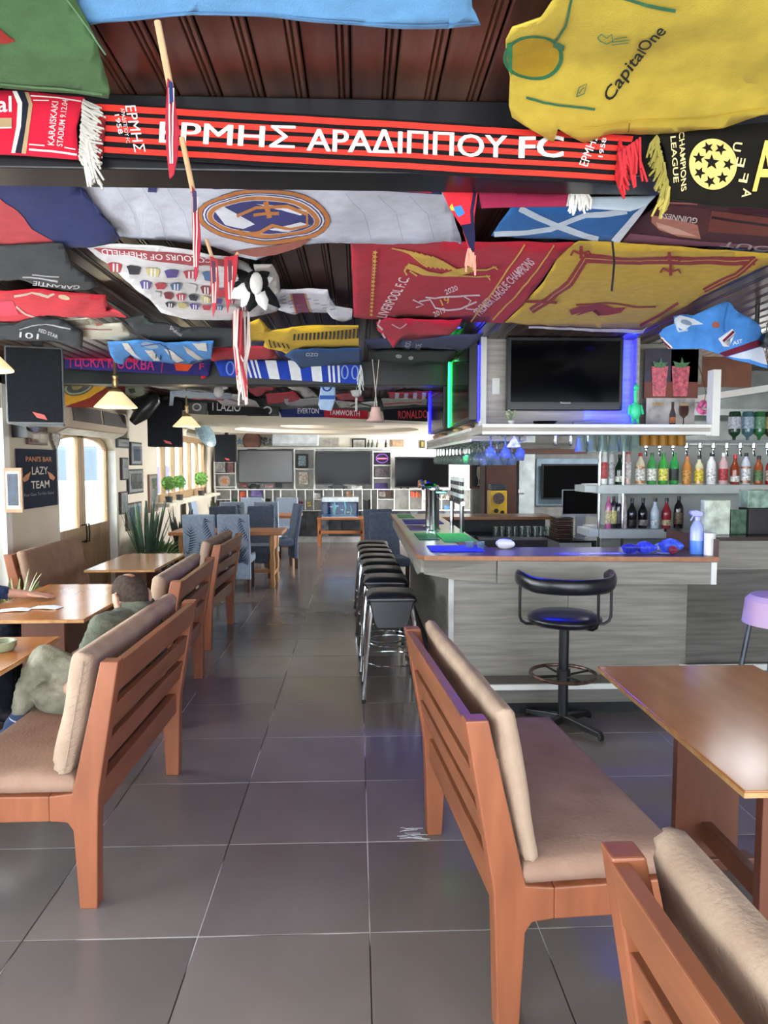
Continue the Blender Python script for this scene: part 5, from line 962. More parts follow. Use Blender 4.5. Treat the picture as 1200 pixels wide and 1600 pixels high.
simple('football_shirt', 'long dark grey shirt hanging across the room with small white print', 'shirt', [(196, 498), (225, 492), (240, 505), (300, 512), (374, 513), (373, 541), (310, 540), (250, 534), (232, 530), (214, 522)], 2.38, '303236', [('t', 'pulcai', (266, 512), (283, 526), (2, -5), 'B8B8BC'), ('l', [(222, 494), (230, 504), (240, 508)], 4, '2A4A40')], seed=25)
simple('football_shirt', 'white signed shirt with a maroon stripe pinned to the boards', 'shirt', [(425, 458), (440, 451), (512, 452), (515, 462), (524, 478), (551, 481), (550, 496), (535, 503), (520, 496), (512, 487), (480, 486), (460, 490), (435, 484)], 2.45, 'CFCED6', [('p', [(456, 459), (475, 459), (484, 487), (462, 487)], '7A3450'), ('l', [(454, 459), (462, 487)], 2, 'C89A60'), ('l', [(477, 459), (486, 486)], 2, 'C89A60')]+[('l', [(438+(i*13) % 90, 462+(i*7) % 22), (446+(i*13) % 90, 461+(i*7) % 22)], .9, '6A6A8A') for i in range(16)], seed=26)
simple('pinned_cap', 'pale cap pinned behind the black and white plush', 'cap', [(396, 412), (425, 413), (436, 432), (438, 456), (425, 463), (408, 452), (400, 432)], 2.42, 'B0AAA4', seed=27)  # flat cloth cap
hull = [(388, 505), (405, 499), (424, 517), (440, 514), (455, 511), (560, 509), (561, 544), (500, 545), (470, 545), (452, 556), (440, 549), (430, 546), (412, 540), (414, 532), (390, 534)]
dd = [('p', [(459+i*6.2, 521-i*.6), (462+i*6.2, 521-i*.6), (461+i*6.2, 531-i*.3), (458+i*6.2, 531-i*.3)], '1C1C1E') for i in range(17)]+[('l', [(420+i*7, 530+i*1.2), (424+i*7, 540+i*.8)], 2, '1C1C1E') for i in range(5)]
simple('football_shirt', 'yellow shirt with a row of black stripes below the plywood boards', 'shirt', hull, 2.40, 'D2A92C', dd, seed=28)
simple('football_shirt', 'navy blue shirt below the yellow one', 'shirt', [(445, 556), (460, 547), (490, 544), (565, 545), (566, 570), (520, 570), (485, 571), (470, 576), (462, 566)], 2.37, '2A4674', [('t', 'OZO', (478, 555), (497, 556), (0, -6), 'C8CCD8')], seed=29)
simple('football_shirt', 'crimson shirt with a white trimmed collar under the red flag', 'shirt', [(588, 505), (605, 497), (640, 500), (722, 500), (715, 512), (703, 523), (660, 528), (626, 530), (615, 543), (600, 524), (590, 516)], 2.40, 'B8203C', [('l', [(594, 499), (590, 508), (598, 515)], 3, 'D8B8BC'), ('l', [(612, 505), (625, 512), (636, 505)], 2, 'D8A8B0'), ('l', [(597, 520), (602, 528)], 3, 'D8B8BC')], seed=30)
simple('football_shirt', 'slate navy shirt with pale lettering beside the blue ceiling light', 'shirt', [(570, 531), (640, 530), (735, 522), (756, 519), (745, 535), (722, 549), (650, 548), (575, 546)], 2.41, '3A3C58', [('t', 'PADO', (631, 546), (634, 533), (9, -1), 'A8A8C0'), ('t', 'ROE', (648, 546), (650, 537), (9, -1), 'A8A8C0')], seed=31)
simple('football_shirt', 'black training shirt with two white badges on the second beam', 'shirt', [(577, 548), (640, 547), (712, 549), (700, 566), (650, 570), (580, 562)], 2.39, '1A1A1E', [('e', 623, 556, 5, 3, 0, 'A0A0A4'), ('e', 642, 558, 4, 3, 0, 'A0A0A4')], seed=32)
simple('red_cloth', 'plain red cloth behind the blue and white scarf', 'cloth', [(330, 545), (424, 540), (436, 560), (330, 563)], 2.41, 'B8303C', seed=33)
arg = [(168, 534), (190, 533), (215, 530), (240, 532), (262, 534), (334, 534), (330, 562), (300, 568), (260, 566), (215, 562), (203, 554), (192, 570), (180, 566), (172, 552)]
simple('football_shirt', 'sky blue and white striped shirt over the navy and red scarf', 'shirt', arg, 2.35, '4A86C8', [('p', [(190, 534), (200, 534), (210, 552), (222, 562), (205, 554), (196, 545)], 'D6D2CC'), ('p', [(226, 546), (238, 546), (250, 563), (240, 563)], 'D6D2CC'), ('p', [(256, 545), (266, 547), (288, 563), (276, 565), (262, 553)], 'D6D2CC'), ('p', [(286, 540), (300, 548), (318, 560), (310, 562), (292, 552)], 'B8B4B0'), ('p', [(300, 535), (322, 535), (324, 548), (310, 546)], 'D6D2CC'), ('e', 234, 538, 14, 5, .2, '8AA0B8'), ('l', [(220, 540), (250, 534), (262, 545), (268, 560)], 2, '2A4A80'), ('t', '11', (243, 559), (252, 561), (0, -6), '222222')], seed=34)
# scarves on the second beam
cc = [(102, 547), (332, 556), (326, 588), (102, 576)]
cloth('scarf', 'red and purple scarf with Cyrillic letters on the second beam', 'scarf', [Q(cc, u/8, 0) for u in range(9)]+[Q(cc, 1-u/8, 1) for u in range(9)], Sheet('y', 6.04, 10, .01, 4, seed=35), '33306E', [('p', [Q(cc, 0, 0), Q(cc, .5, 0), Q(cc, .5, .5), Q(cc, 0, .5)], 'C02840'), ('t', 'ЦСКА МОСКВА', Q(cc, .07, .84), Q(cc, .62, .84), (0, -17), 'C83A78'), ('l', [Q(cc, .04, .05), Q(cc, .04, .95)], 1.5, 'C83A50'), ('l', [Q(cc, .67, .05), Q(cc, .67, .95)], 1.5, 'C83A50'), ('p', [Q(cc, .74, .3), Q(cc, .8, .2), Q(cc, .86, .35), Q(cc, .9, .25), Q(cc, .85, .8), Q(cc, .77, .8)], 'D8502C'), ('t', 'F', Q(cc, .93, .7), Q(cc, .96, .7), (0, -10), 'C83A50')], th=.01)
cbm = [(334, 562), (566, 565), (566, 600), (345, 588)]
s6 = cloth('scarf', 'royal blue and white banded scarf with crests on the second beam', 'scarf', [Q(cbm, u/8, 0) for u in range(9)]+[Q(cbm, 1-u/8, 1) for u in range(9)], Sheet('y', 6.03, 10, .008, 4, seed=36), '2A44A8', bands(cbm, [(.21, .225, 0, 1), (.245, .26, 0, 1), (.275, .29, 0, 1), (.345, .42, 0, 1), (.5, .575, 0, 1), (.65, .72, 0, 1), (.765, .78, 0, 1), (.795, .81, 0, 1), (.83, .845, 0, 1)], 'DCDCE2')+[('r', *Q(cbm, .09, .5), 7, 11, 2.5, 0, '7A90D0'), ('r', *Q(cbm, .16, .5), 7, 11, 2.5, 0, '7A90D0'), ('r', *Q(cbm, .88, .5), 6, 11, 2.5, 0, '8AA0D8'), ('r', *Q(cbm, .95, .5), 6, 11, 2.5, 0, '8AA0D8')], th=.01)
fringe(s6, (P(563, 567, y=6.0), P(563, 598, y=6.0)), .12, 'D8D8D4', 10, 5, r=.006)
cloth('scarf', 'red scarf end dangling between the two beam scarves', 'scarf', [(318, 565), (330, 562), (322, 590), (315, 592), (311, 580)], Sheet('y', 6.06, 8, .01, 5, seed=37), 'B82430')
cloth('scarf', 'pale blue scarf end with a round crest hanging below the banded scarf', 'scarf', [(503, 593), (524, 594), (524, 625), (518, 642), (500, 640), (497, 632)], Sheet('y', 6.5, 8, .01, 5, seed=38), 'A8BCDC', [('r', 511, 604, 8, 8, 3, 0, '2A4A98'), ('p', [(500, 618), (524, 618), (523, 624), (499, 624)], '3A5AA8')], th=.01)
# farther clutter between second beam and soffit
far = [('football_shirt', 'mustard flag with a dark round crest by the big loudspeaker', 'flag', [(100, 580), (175, 577), (180, 590), (165, 605), (140, 622), (110, 632), (96, 634)], 6.5, 'B8862C', [('e', 124, 602, 26, 15, -.35, '4A4E4C'), ('r', 124, 602, 24, 13, 3, -.35, '8A8A6A'), ('p', [(140, 582), (170, 580), (158, 594), (145, 592)], '2A4A8A'), ('e', 120, 603, 9, 6, -.3, '8A7A50')], 'z'),
 ('flag', 'brick red flag end above the air conditioner', 'flag', [(100, 636), (140, 620), (168, 606), (180, 612), (170, 630), (150, 637)], 6.7, '9A4038', [], 'z'), ('flag', 'small crimson cloth behind the first pendant lamp', 'flag', [(182, 588), (200, 590), (196, 612), (184, 610)], 7.6, 'A82430', [], 'z'),
 ('football_shirt', 'white shirt with dark collar behind the pendant lamps', 'shirt', [(196, 590), (240, 587), (300, 594), (345, 602), (330, 612), (270, 610), (215, 600)], 7.6, 'C8C4BC', [('l', [(220, 594), (235, 589), (250, 595)], 2.5, '222222')], 'z'), ('football_shirt', 'slate blue shirt just behind the second beam', 'shirt', [(220, 583), (290, 584), (282, 594), (228, 592)], 7.2, '5A7A94', [], 'z'),
 ('football_shirt', 'green and white shirt crumpled by the black tube', 'shirt', [(196, 604), (224, 600), (226, 616), (210, 622), (196, 618)], 7.9, '8A9484', [('p', [(200, 606), (210, 604), (212, 612), (204, 614)], '26382C')], 'z'), ('football_shirt', 'light blue and white shirt high over the second loudspeaker', 'shirt', [(266, 610), (300, 612), (360, 614), (372, 622), (340, 625), (290, 622), (272, 618), (270, 638), (264, 636)], 8.2, 'A8B8CC', [('l', [(300, 622), (350, 624)], 2, 'B84858')], 'z'),
 ('football_shirt', 'dark purple shirt under the banded scarf', 'shirt', [(385, 588), (475, 588), (476, 598), (400, 598)], 7.0, '4A4258', [], 'z'), ('football_shirt', 'red and black shirt beside the streamers', 'shirt', [(386, 598), (410, 596), (434, 606), (425, 612), (402, 618), (390, 612)], 7.3, 'A8283A', [('p', [(386, 598), (405, 596), (400, 606), (390, 606)], '1C1C22')], 'z'),
 ('football_shirt', 'crumpled white shirt right of the red and black one', 'shirt', [(444, 600), (470, 598), (490, 612), (500, 622), (480, 624), (460, 612)], 7.6, 'CCCAC8', [], 'z'), ('football_shirt', 'bright red shirt low over the far soffit', 'shirt', [(415, 616), (460, 612), (470, 622), (455, 628), (418, 630)], 8.2, 'B83044', [], 'z'), ('football_shirt', 'dark olive shirt behind the hanging pale blue scarf', 'shirt', [(478, 594), (570, 594), (574, 608), (520, 610), (480, 606)], 7.2, '4C4A46', [('e', 498, 600, 8, 5, 0, '8A7048')], 'z'),
 ('football_shirt', 'pink red shirt between the hanging scarf and the cup', 'shirt', [(524, 616), (565, 615), (570, 626), (530, 628)], 8.0, 'B04858', [], 'z'), ('football_shirt', 'white shirt with black trim over the letter scarves', 'shirt', [(524, 626), (560, 628), (590, 626), (590, 636), (530, 636)], 8.6, 'BEBEBC', [('l', [(548, 634), (562, 628), (580, 634)], 2, '222222')], 'z'), ('football_shirt', 'lilac cloth behind the second beam at its right end', 'shirt', [(578, 598), (612, 597), (615, 610), (585, 610)], 6.9, '8478A0', [], 'z'),
 ('football_shirt', 'grey shirt with white letters at the right end of the second beam', 'shirt', [(612, 597), (700, 596), (672, 610), (618, 612)], 6.9, '6A6468', [('t', 'SNE', (622, 609), (624, 598), (7, 0), 'C8C4D0'), ('t', 'UHT', (634, 609), (636, 598), (7, 0), 'C8C4D0')], 'z'), ('football_shirt', 'red and white striped cloth beside the blue edged television', 'shirt', [(606, 612), (672, 611), (668, 622), (610, 622)], 7.5, 'B03440', [('p', [(618+i*14, 612), (624+i*14, 612), (623+i*14, 622), (617+i*14, 622)], 'D4D0D0') for i in range(4)], 'z'),
 ('football_shirt', 'pale shirt over the black end scarf', 'shirt', [(596, 624), (640, 622), (668, 624), (666, 632), (600, 634)], 8.4, 'A8A8A0', [('l', [(600, 630), (660, 628)], 1.5, 'A82834')], 'z'), ('football_shirt', 'white shirt low at the left of the far soffit', 'shirt', [(330, 618), (372, 616), (400, 628), (410, 640), (350, 634)], 8.6, 'B8B8BC', [('l', [(350, 622), (380, 630)], 2, '8A5A6A')], 'z'), ('football_shirt', 'grey cloth right of the white one at the far soffit', 'shirt', [(440, 624), (500, 622), (505, 634), (450, 636)], 8.8, 'A4A8AC', [], 'z')]
for i, (nm, lab, cat, pts, yy, col, dec, _) in enumerate(far):
    # each hangs from the ceiling boards: its height follows from its distance
    py = sum(p[1] for p in pts)/len(pts); px = sum(p[0] for p in pts)/len(pts); z = P(px, py, y=yy).z; z = min(z, 2.47)
    cloth(nm, lab, cat, pts, Sheet('z', z, 8, .02, 5, seed=40+i) if i > 1 else Sheet('y', (6.4, 6.85)[i], 8, .03, 5, seed=40+i), col, dec)
for i, (lab, pts, col, tx) in enumerate((('navy scarf with white letters on the third beam', [(436, 640), (505, 637), (507, 652), (440, 652)], '2A3468', ('EVERTON', (465, 646), (498, 646))), ('red scarf with white letters on the third beam', [(505, 637), (575, 642), (575, 655), (507, 652)], 'B02838', ('TAMWORTH', (514, 648), (562, 650))),
    ('black scarf with red and white letters at the right end of the third beam', [(598, 640), (668, 636), (668, 659), (600, 656)], '1E1C20', ('RONALDO', (622, 654), (668, 653))), ('black scarf with white letters over the second loudspeaker', [(325, 630), (382, 632), (420, 640), (420, 650), (325, 648)], '2A2A2C', ('I LAZIO', (332, 641), (376, 643))), ('dark scarf with a round white crest left of the third beam letters', [(386, 633), (436, 636), (436, 650), (386, 650)], '46484A', ('O O', (390, 646), (425, 647))), ('grey scarf piece with a spoked wheel mark', [(292, 628), (324, 629), (324, 648), (292, 646)], '6A6C6C', ('O', (300, 642), (315, 642))))):
    cloth('scarf', lab, 'scarf', pts, Sheet('y', 9.56-(.1 if i > 2 else 0), 8, .015, 4, seed=70+i), col, [('t', tx[0], tx[1], tx[2], (0, -8 if i < 2 else -12), 'D8D4D8' if i != 2 else 'C04048')], th=.01)
# sky blue shirt by the wall fan
sky = [(1030, 522), (1038, 512), (1052, 506), (1052, 495), (1065, 491), (1085, 492), (1130, 472), (1140, 474), (1160, 490), (1192, 510), (1192, 548), (1170, 556), (1200, 568), (1200, 575), (1150, 562), (1120, 554), (1094, 545), (1050, 546), (1045, 534)]
cloth('football_shirt', 'sky blue shirt with claret and white trim beside the wall fan', 'shirt', sky, Sheet('y', 3.62, 10, .03, 8, seed=91), '4A86D0', [('p', [(1052, 498), (1062, 493), (1085, 498), (1100, 506), (1080, 508), (1068, 517), (1056, 510)], 'C8D0DC'), ('e', 1072, 504, 10, 4, .2, '8090A8'), ('l', [(1052, 500), (1060, 518), (1074, 516)], 3, 'B8C4D8'), ('p', [(1031, 526), (1038, 528), (1050, 544), (1044, 546)], 'D8D8E0'), ('l', [(1034, 530), (1046, 545)], 3, '6A2438'), ('p', [(1120, 553), (1192, 528), (1192, 540), (1132, 558)], '6A2438'), ('p', [(1138, 557), (1192, 541), (1200, 570), (1170, 562)], 'C4CCDC'), ('p', [(1120, 530), (1144, 514), (1148, 520), (1128, 536), (1138, 542), (1128, 542)], 'D8D8E0'), ('l', [(1128, 534), (1146, 518)], 4, '6A2438'), ('e', 1118, 508, 6, 5, .3, '9A5A4A'), ('t', 'AST', (1143, 540), (1158, 536), (0, -6), 'D8DCE8'), ('l', [(1135, 475), (1132, 505), (1130, 520)], 3, '3A70B8')], th=.006)
T = thing('wall_fan', 'black wire wall fan cut off by the right edge beside the sky blue shirt', 'fan', P(1203, 535, y=3.55)); c = P(1203, 530, y=3.55)
for r in (.1, .075, .05, .025): MB().tube([c+Vector((r*.5*math.cos(2*PI*i/24), -.03+r*.2*math.cos(2*PI*i/24), r*1.2*math.sin(2*PI*i/24))) for i in range(24)], .0025, 5, close=True).build('grille_ring', DGREY, T, world=True)
b = MB()
for i in range(20): a = 2*PI*i/20; b.tube([c+Vector((0, -.04, 0)), c+Vector((.05*math.cos(a), -.03, .12*math.sin(a)))], .0018, 4)
b.build('grille_wires', DGREY, T, world=True); MB().ell(c+Vector((0, .03, 0)), .03, .05, .04).build('motor', BLACK, T, world=True, smooth=True)
MB().tube([c+Vector((0, .05, 0)), c+Vector((.1, .3, .1)), Vector((c.x+.1, c.y+.3, CZ))], .012).build('arm', BLACK, T, world=True)
# black and white plush
T = thing('plush_jester', 'black and white plush star creature hanging under the boards', 'plush toy', P(402, 445, z=2.38)); c = P(402, 445, y=3.0); k = 3.0/1115
b = MB(); rr = random.Random(2)
for i, (dx, dy, w, colr) in enumerate(((-8, -62, 9, 1), (-32, -40, 11, 0), (26, -38, 9, 1), (-38, -18, 10, 1), (-42, 18, 13, 0), (-14, 40, 12, 1), (34, 34, 10, 1), (14, 40, 11, 0), (-24, 34, 11, 0), (24, -10, 9, 0), (-40, 2, 8, 1))):
    b.k = colr; e = c+Vector((dx*k, rr.uniform(-.05, .02), -dy*k)); b.tube([c, c.lerp(e, .35)+Vector((0, -.01, 0)), c.lerp(e, .7), e], [w*k*.6, w*k*1.05, w*k*.8, w*k*.15], 9)
b.k = 1; b.ell(c+Vector((0, -.03, 0)), .05, .04, .05); b.k = 0; b.ell(c+Vector((.005, -.065, -.01)), .026, .02, .045); b.build('body', [fab('D8D4D0'), fab('151517')], T, world=True, smooth=True, ang=70)
MB().tube([c+Vector((-.02, 0, .15)), Vector((c.x-.02, c.y, CZ))], .003, 4).build('string', BLACK, T, world=True)
T = thing('pig_bell', 'pale pink bell shaped toy hanging on strings above the far soffit', 'toy', P(587, 655, y=5.2)); c = P(587, 658, y=5.2)
MB().lathe([(.001, .105), (.03, .1), (.04, .06), (.045, .03), (.068, .0), (.05, -.008), (.001, -.008)], c, 16).build('body', mat('D0A8A0', .5, amt=.1), T, world=True, smooth=True); MB().tube([c+Vector((.01, 0, .1)), Vector((c.x-.03, c.y, 2.45))], .003, 4).tube([c+Vector((-.01, 0, .1)), Vector((c.x+.03, c.y, 2.45))], .003, 4).build('string', mat('C8B8A8'), T, world=True)
T = thing('hanging_cup', 'small white cup hanging from the ceiling left of the pink bell', 'cup', P(557, 620, y=6.8)); c = P(557, 622, y=6.8); MB().lathe([(.001, .0), (.04, .02), (.055, .06), (.055, .07), (.001, .05)], c, 12).build('cup', mat('C8C4C4', .5), T, world=True, smooth=True); MB().tube([c+Vector((0, 0, .05)), Vector((c.x, c.y, CZ))], .004, 4).tube([c, c-Vector((0, 0, .12))], .012, 5).build('string', mat('C8C4C4'), T, world=True)
T = thing('plush_rabbit', 'pale grey plush with tall ears hanging behind the second beam', 'plush toy', P(340, 615, y=7.0)); c = P(342, 612, y=7.0)
MB().ell(c, .05, .04, .06).tube([c+Vector((-.02, 0, .04)), c+Vector((-.04, 0, .12)), c+Vector((-.035, 0, .21))], [.012, .028, .008]).tube([c+Vector((.02, 0, .02)), c+Vector((.07, 0, .05)), c+Vector((.1, 0, .09))], [.012, .03, .01]).build('body', fab('B4ACA8'), T, world=True, smooth=True)
MB().tube([c+Vector((0, 0, .05)), Vector((c.x, c.y, CZ))], .003, 4).build('string', BLACK, T, world=True)
o = MB().tube([P(207, 660, y=8.6), P(222, 645, y=8.6), P(241, 622, y=8.6), P(246, 617, y=8.6)], [.05, .1, .09, .04], 12).build('black_tube', mat('2A2C2E', .3), None, smooth=True); tag(o, 'black shiny inflatable bat leaning over the air conditioner', 'inflatable')
# ================= LEFT WALL FITTINGS =================
def wq(px0, px1, py0, py1, off=.02):  # rectangle on the left wall
    a = P(px0, (py0+py1)/2, x=XW+off); c = P(px1, (py0+py1)/2, x=XW+off); m = P((px0+px1)/2, py0, x=XW+off); n = P((px0+px1)/2, py1, x=XW+off); return a.y, c.y, n.z, m.z
def wtext(txt, y0, z, h, m, T, width, tilt=0):  # lettering on the left wall reading along +y
    V, Fc = txt_geo(txt); b = MB(); n0 = XW+.032
    b.add([(n0, y0+width*a, z+h*c) for a, c in V], Fc); return b.build('lettering', m, T, world=True)
y0, y1, z0, z1 = wq(28, 88, 702, 793)
T = thing('wall_banner', 'navy team banner with orange and white lettering on the left wall', 'banner', (XW, y0, z0)); part('cloth', mat('2A3144', .85, kind='fabric', scale=20), T, (XW+.005, XW+.028, y0, y1, z0, z1), world=True)
W_ = y1-y0; H_ = z1-z0; ORG = mat('D89060', .7, amt=0); CRM = mat('E2DCD0', .7, amt=0)
wtext("PANI'S BAR", y0+W_*.17, z0+H_*.79, H_*.085, ORG, T, W_*.68); wtext('LAZY', y0+W_*.31, z0+H_*.57, H_*.13, CRM, T, W_*.42); wtext('TEAM', y0+W_*.28, z0+H_*.33, H_*.13, CRM, T, W_*.48); wtext('Run Gun To No Guns', y0+W_*.1, z0+H_*.21, H_*.05, mat('8A8E98', .7, amt=0), T, W_*.78)
for s, yy in ((1, y0+W_*.17), (-1, y0+W_*.83)):
    MB().prism([(yy-.08*s, z0+H_*.5), (yy-.02*s, z0+H_*.56), (yy+.09*s, z0+H_*.62), (yy+.05*s, z0+H_*.53), (yy+.04*s, z0+H_*.49), (yy-.04*s, z0+H_*.45)], 'x', XW+.029, XW+.033).build('orange_mark', ORG, T, world=True)
def wframe(label, px0, px1, py0, py1, fc, pc, amt=.5, mount='D8D6D0', off=0):
    y0, y1, z0, z1 = wq(px0, px1, py0, py1); T = thing('picture_frame', label, 'picture', (XW, y0, z0)); part('frame', mat(fc, .5), T, (XW+.002, XW+.03, y0, y1, z0, z1), world=True, bevel=.004)
    m = min(.035, (y1-y0)*.12); part('mount', mat(mount, .6, amt=0), T, (XW+.03, XW+.0325, y0+m, y1-m, z0+m*.6, z1-m*.6), world=True); part('print', mat(pc, .4, amt=amt, scale=12), T, (XW+.0325, XW+.0345, y0+m*2.4, y1-m*2.4, z0+m*1.6, z1-m*1.6), world=True)
    part('glazing', mat('F0F4F4', .03, trans=1, amt=0), T, (XW+.036, XW+.037, y0+m, y1-m, z0+m*.6, z1-m*.6), world=True); return T
wframe('rusty brown plaque with three lines of writing above the team banner', 43, 73, 667, 695, '5A3428', '7A4436', mount='5A3428')
wframe('blue grey framed picture partly behind the air conditioner', 183, 201, 684, 700, '4A5058', '6A7A94')
wframe('black framed picture of a figure, top of the frames by the door', 204, 221, 691, 727, '1E1C20', '4A5A7A')
wframe('thin black framed certificate left of the group photo', 190, 200, 715, 750, '2A2622', 'C8C8C4', .1)
wframe('black framed group photograph by the arched door', 200, 223, 733, 771, '1E1A1A', '8A8884')
wframe('thin dark framed certificate, lowest left by the arched door', 188, 199, 768, 803, '3A2A26', 'C0C4C8', .1)
wframe('dark red framed photograph lowest of the frames by the door', 198, 221, 785, 827, '4A2620', '7A8494')
wframe('tall wood framed picture next to the far window', 233, 246, 741, 800, '8A6448', 'A89A90')
T = thing('wall_crest', 'small silver shield plaque on the wall beside the door', 'plaque', (XW, P(87, 680, x=XW).y, 1.9)); c = P(87, 682, x=XW+.02); MB().prism([(c.y-.1, c.z+.08), (c.y, c.z+.12), (c.y+.1, c.z+.08), (c.y+.09, c.z-.04), (c.y, c.z-.14), (c.y-.09, c.z-.04)], 'x', XW+.004, XW+.03).build('shield', mat('9A9590', .4, .4, amt=.4, scale=50), T, world=True, bevel=.004)
# frame hanging on the end of the wall, facing the room
a = P(8, 801, y=6.07); c = P(33, 731, y=6.07); T = thing('picture_frame', 'pale wood framed dark picture at the left edge overlapping the banner', 'picture', (a.x, 6.07, a.z)); part('frame', mat('C49A78', .5), T, (a.x, c.x, 6.07, 6.095, a.z, c.z), world=True, bevel=.003)
part('mount', mat('D8D4C8', .6), T, (a.x+.015, c.x-.015, 6.066, 6.071, a.z+.03, c.z-.03), world=True); part('print', mat('24304A', .4, amt=.5, scale=16), T, (a.x+.03, c.x-.03, 6.062, 6.067, a.z+.06, c.z-.05), world=True)
o = thing('security_camera', 'small black box and camera under the big loudspeaker', 'camera', (XW+.05, 6.3, 1.86)); part('box', BLACK, o, (-.03, .1, -.05, .05, 0, .13)); MB().tube([(.12, -.05, .08), (.2, -.12, .07)], .03).build('lens_tube', CHROME, o, smooth=True)
# air conditioner
T = thing('air_conditioner', 'long cream wall air conditioner with two dark intake grilles above the door', 'air conditioner', (XW+.004, 6.95, 1.93)); AC = mat('C2B29C', .45, amt=.03)
MB().prism([(0, .0), (.08, 0), (.2, .06), (.235, .14), (.215, .29), (0, .30)], 'y', 0, 1.75).build('casing', AC, T, bevel=.012)
for k in range(2):
    ya = .08+k*.82; M = Matrix.Identity(4)
    MB().add([(.238, ya, .12), (.238, ya+.76, .12), (.222, ya+.76, .27), (.222, ya, .27), (.243, ya, .12), (.243, ya+.76, .12), (.227, ya+.76, .27), (.227, ya, .27)], [(0, 1, 2, 3), (4, 7, 6, 5), (0, 4, 5, 1), (2, 6, 7, 3), (0, 3, 7, 4), (1, 5, 6, 2)]).build('intake_grille', mat('4A4440', .6), T)
    for j in range(9): part('louvre', mat('5E5650', .5), T, (.236-.0018*j, .248-.0018*j, ya, ya+.76, .128+j*.016, .131+j*.016))
MB().add([(.09, .05, .005), (.09, 1.7, .005), (.19, 1.7, .05), (.19, .05, .05), (.095, .05, -.003), (.095, 1.7, -.003), (.2, 1.7, .045), (.2, .05, .045)], [(0, 1, 2, 3), (4, 7, 6, 5), (0, 4, 5, 1), (2, 6, 7, 3), (0, 3, 7, 4), (1, 5, 6, 2)]).build('air_flap', mat('DCD2C2', .4), T)
# pendant lamps
SHADE = mat('F4DFA8', .5, amt=0, emit=.55); BRASS = mat('B09060', .3, .7, amt=0)
def pendant(label, x, y, z=2.04, r=.15):
    T = thing('pendant_lamp', label, 'lamp', (x, y, z), 0, 'brass pendant lamps over the left tables'); MB().lathe([(r, 0), (r, .006), (r*.33, r*.75), (r*.3, r*.75), (r*.96, .006)], n=24).build('shade', SHADE, T, smooth=True, ang=40)
    MB().lathe([(r*.34, r*.72), (r*.3, r*.85), (.02, r*.95), (.016, r*1.1), (.022, r*1.2), (.016, r*1.35), (.022, r*1.5), (.01, r*1.6), (.008, CZ-z-.02), (.05, CZ-z-.015), (.05, CZ-z)], n=14).build('stem', BRASS, T, smooth=True)
    MB().ell((0, 0, .05), .03, .03, .04).build('bulb', mat('FFE2B0', .5, amt=0, emit=4), T, smooth=True)
    l = bpy.data.lights.new('lamp_light', 'POINT'); l.energy = 3; l.color = (1, .8, .5); l.shadow_soft_size = .05; lo = bpy.data.objects.new('lamp_light', l); S.collection.objects.link(lo); lo.location = (x, y, z-.03)
p = P(181, 637, y=5.3); pendant('middle brass pendant lamp with a cream cone shade, above the seated man', p.x, 5.3, p.z)
p = P(292, 667, y=8.0); pendant('farther brass pendant lamp with a cream cone shade, by the second loudspeaker', p.x, 8.0, p.z)
p = P(-40, 578, y=3.1); pendant('nearest brass pendant lamp, only its shade edge showing at the left edge', p.x, 3.1, p.z)
# white fans near the far window
T = thing('wall_fan', 'white and teal wall fan above the far window', 'fan', P(318, 680, y=11.0)); c = P(318, 681, y=11.0); MB().lathe([(.001, 0), (.2, .02), (.22, .05), (.15, .1), (.001, .11)], c, 20, Matrix.Rotation(R(60), 4, 'Y') @ Matrix.Rotation(R(20), 4, 'X')).build('cage', mat('8AA4AC', .3, amt=.2, scale=40), T, world=True, smooth=True); MB().tube([c, c+Vector((-.25, .1, .05))], .06).build('motor', mat('D8CFC0', .5), T, world=True)
# plants and topiary
def leafy(label, name, loc, n, h, spread, col, w=.02, pot='2A2A2C', ph=.25, pr=.14, droop=.3, seed=1, col2=None):
    T = thing(name, label, 'plant', loc); MB().lathe([(.0001, 0), (pr*.75, 0), (pr, ph), (pr*.9, ph), (pr*.85, ph-.03), (.0001, ph-.03)], n=16).build('pot', mat(pot, .5), T, smooth=True, ang=40); rr = random.Random(seed)
    for i in range(n):
        a = rr.uniform(0, 2*PI); s = rr.uniform(.2, 1)*spread; hh = h*rr.uniform(.55, 1); d = Vector((math.cos(a), math.sin(a), 0)); q = Vector((-d.y, d.x, 0)); vs = []; K = 6
        for k in range(K+1):
            t = k/K; c = d*(pr*.4+s*t)+Vector((0, 0, ph-.03+hh*(t-droop*t*t*s*1.5))); ww = w*math.sin(PI*min(.97, .15+t*.85))**.7; vs += [c-q*ww+Vector((0, 0, .004)), c+Vector((0, 0, -.004)), c+q*ww+Vector((0, 0, .004))]
        fs = [(k*3+j, k*3+j+1, k*3+j+4, k*3+j+3) for k in range(K) for j in (0, 1)]
        MB().add(vs, fs).build('leaf', mat(col if i % 3 else (col2 or col), .5, amt=.25, scale=9), T, smooth=True)
    return T
p = P(222, 862, y=9.0); leafy('tall dark green snake plant in a black planter behind the third table', 'snake_plant', (-2.62, 8.95, 0), 44, .75, .25, '3C5440', .02, ph=.5, pr=.26, droop=.1, seed=3, col2='566E50')
leafy('snake plant in a dark pot beneath the far window ledge', 'snake_plant', (-2.55, 10.4, 0), 22, .62, .16, '33463A', .028, ph=.45, pr=.2, droop=.05, seed=4)
leafy('bright green bushy plant between the snake plant and the leaf chairs', 'potted_plant', (-2.66, 9.62, 0), 60, .45, .32, '6E9A5E', .02, ph=.35, pr=.16, droop=.8, seed=5, col2='8AB474')
leafy('spiky dark snake plant at the far end by the window wall', 'snake_plant', (-2.55, 12.9, 0), 16, .35, .12, '4A5E48', .02, ph=.65, pr=.12, droop=.05, seed=6)
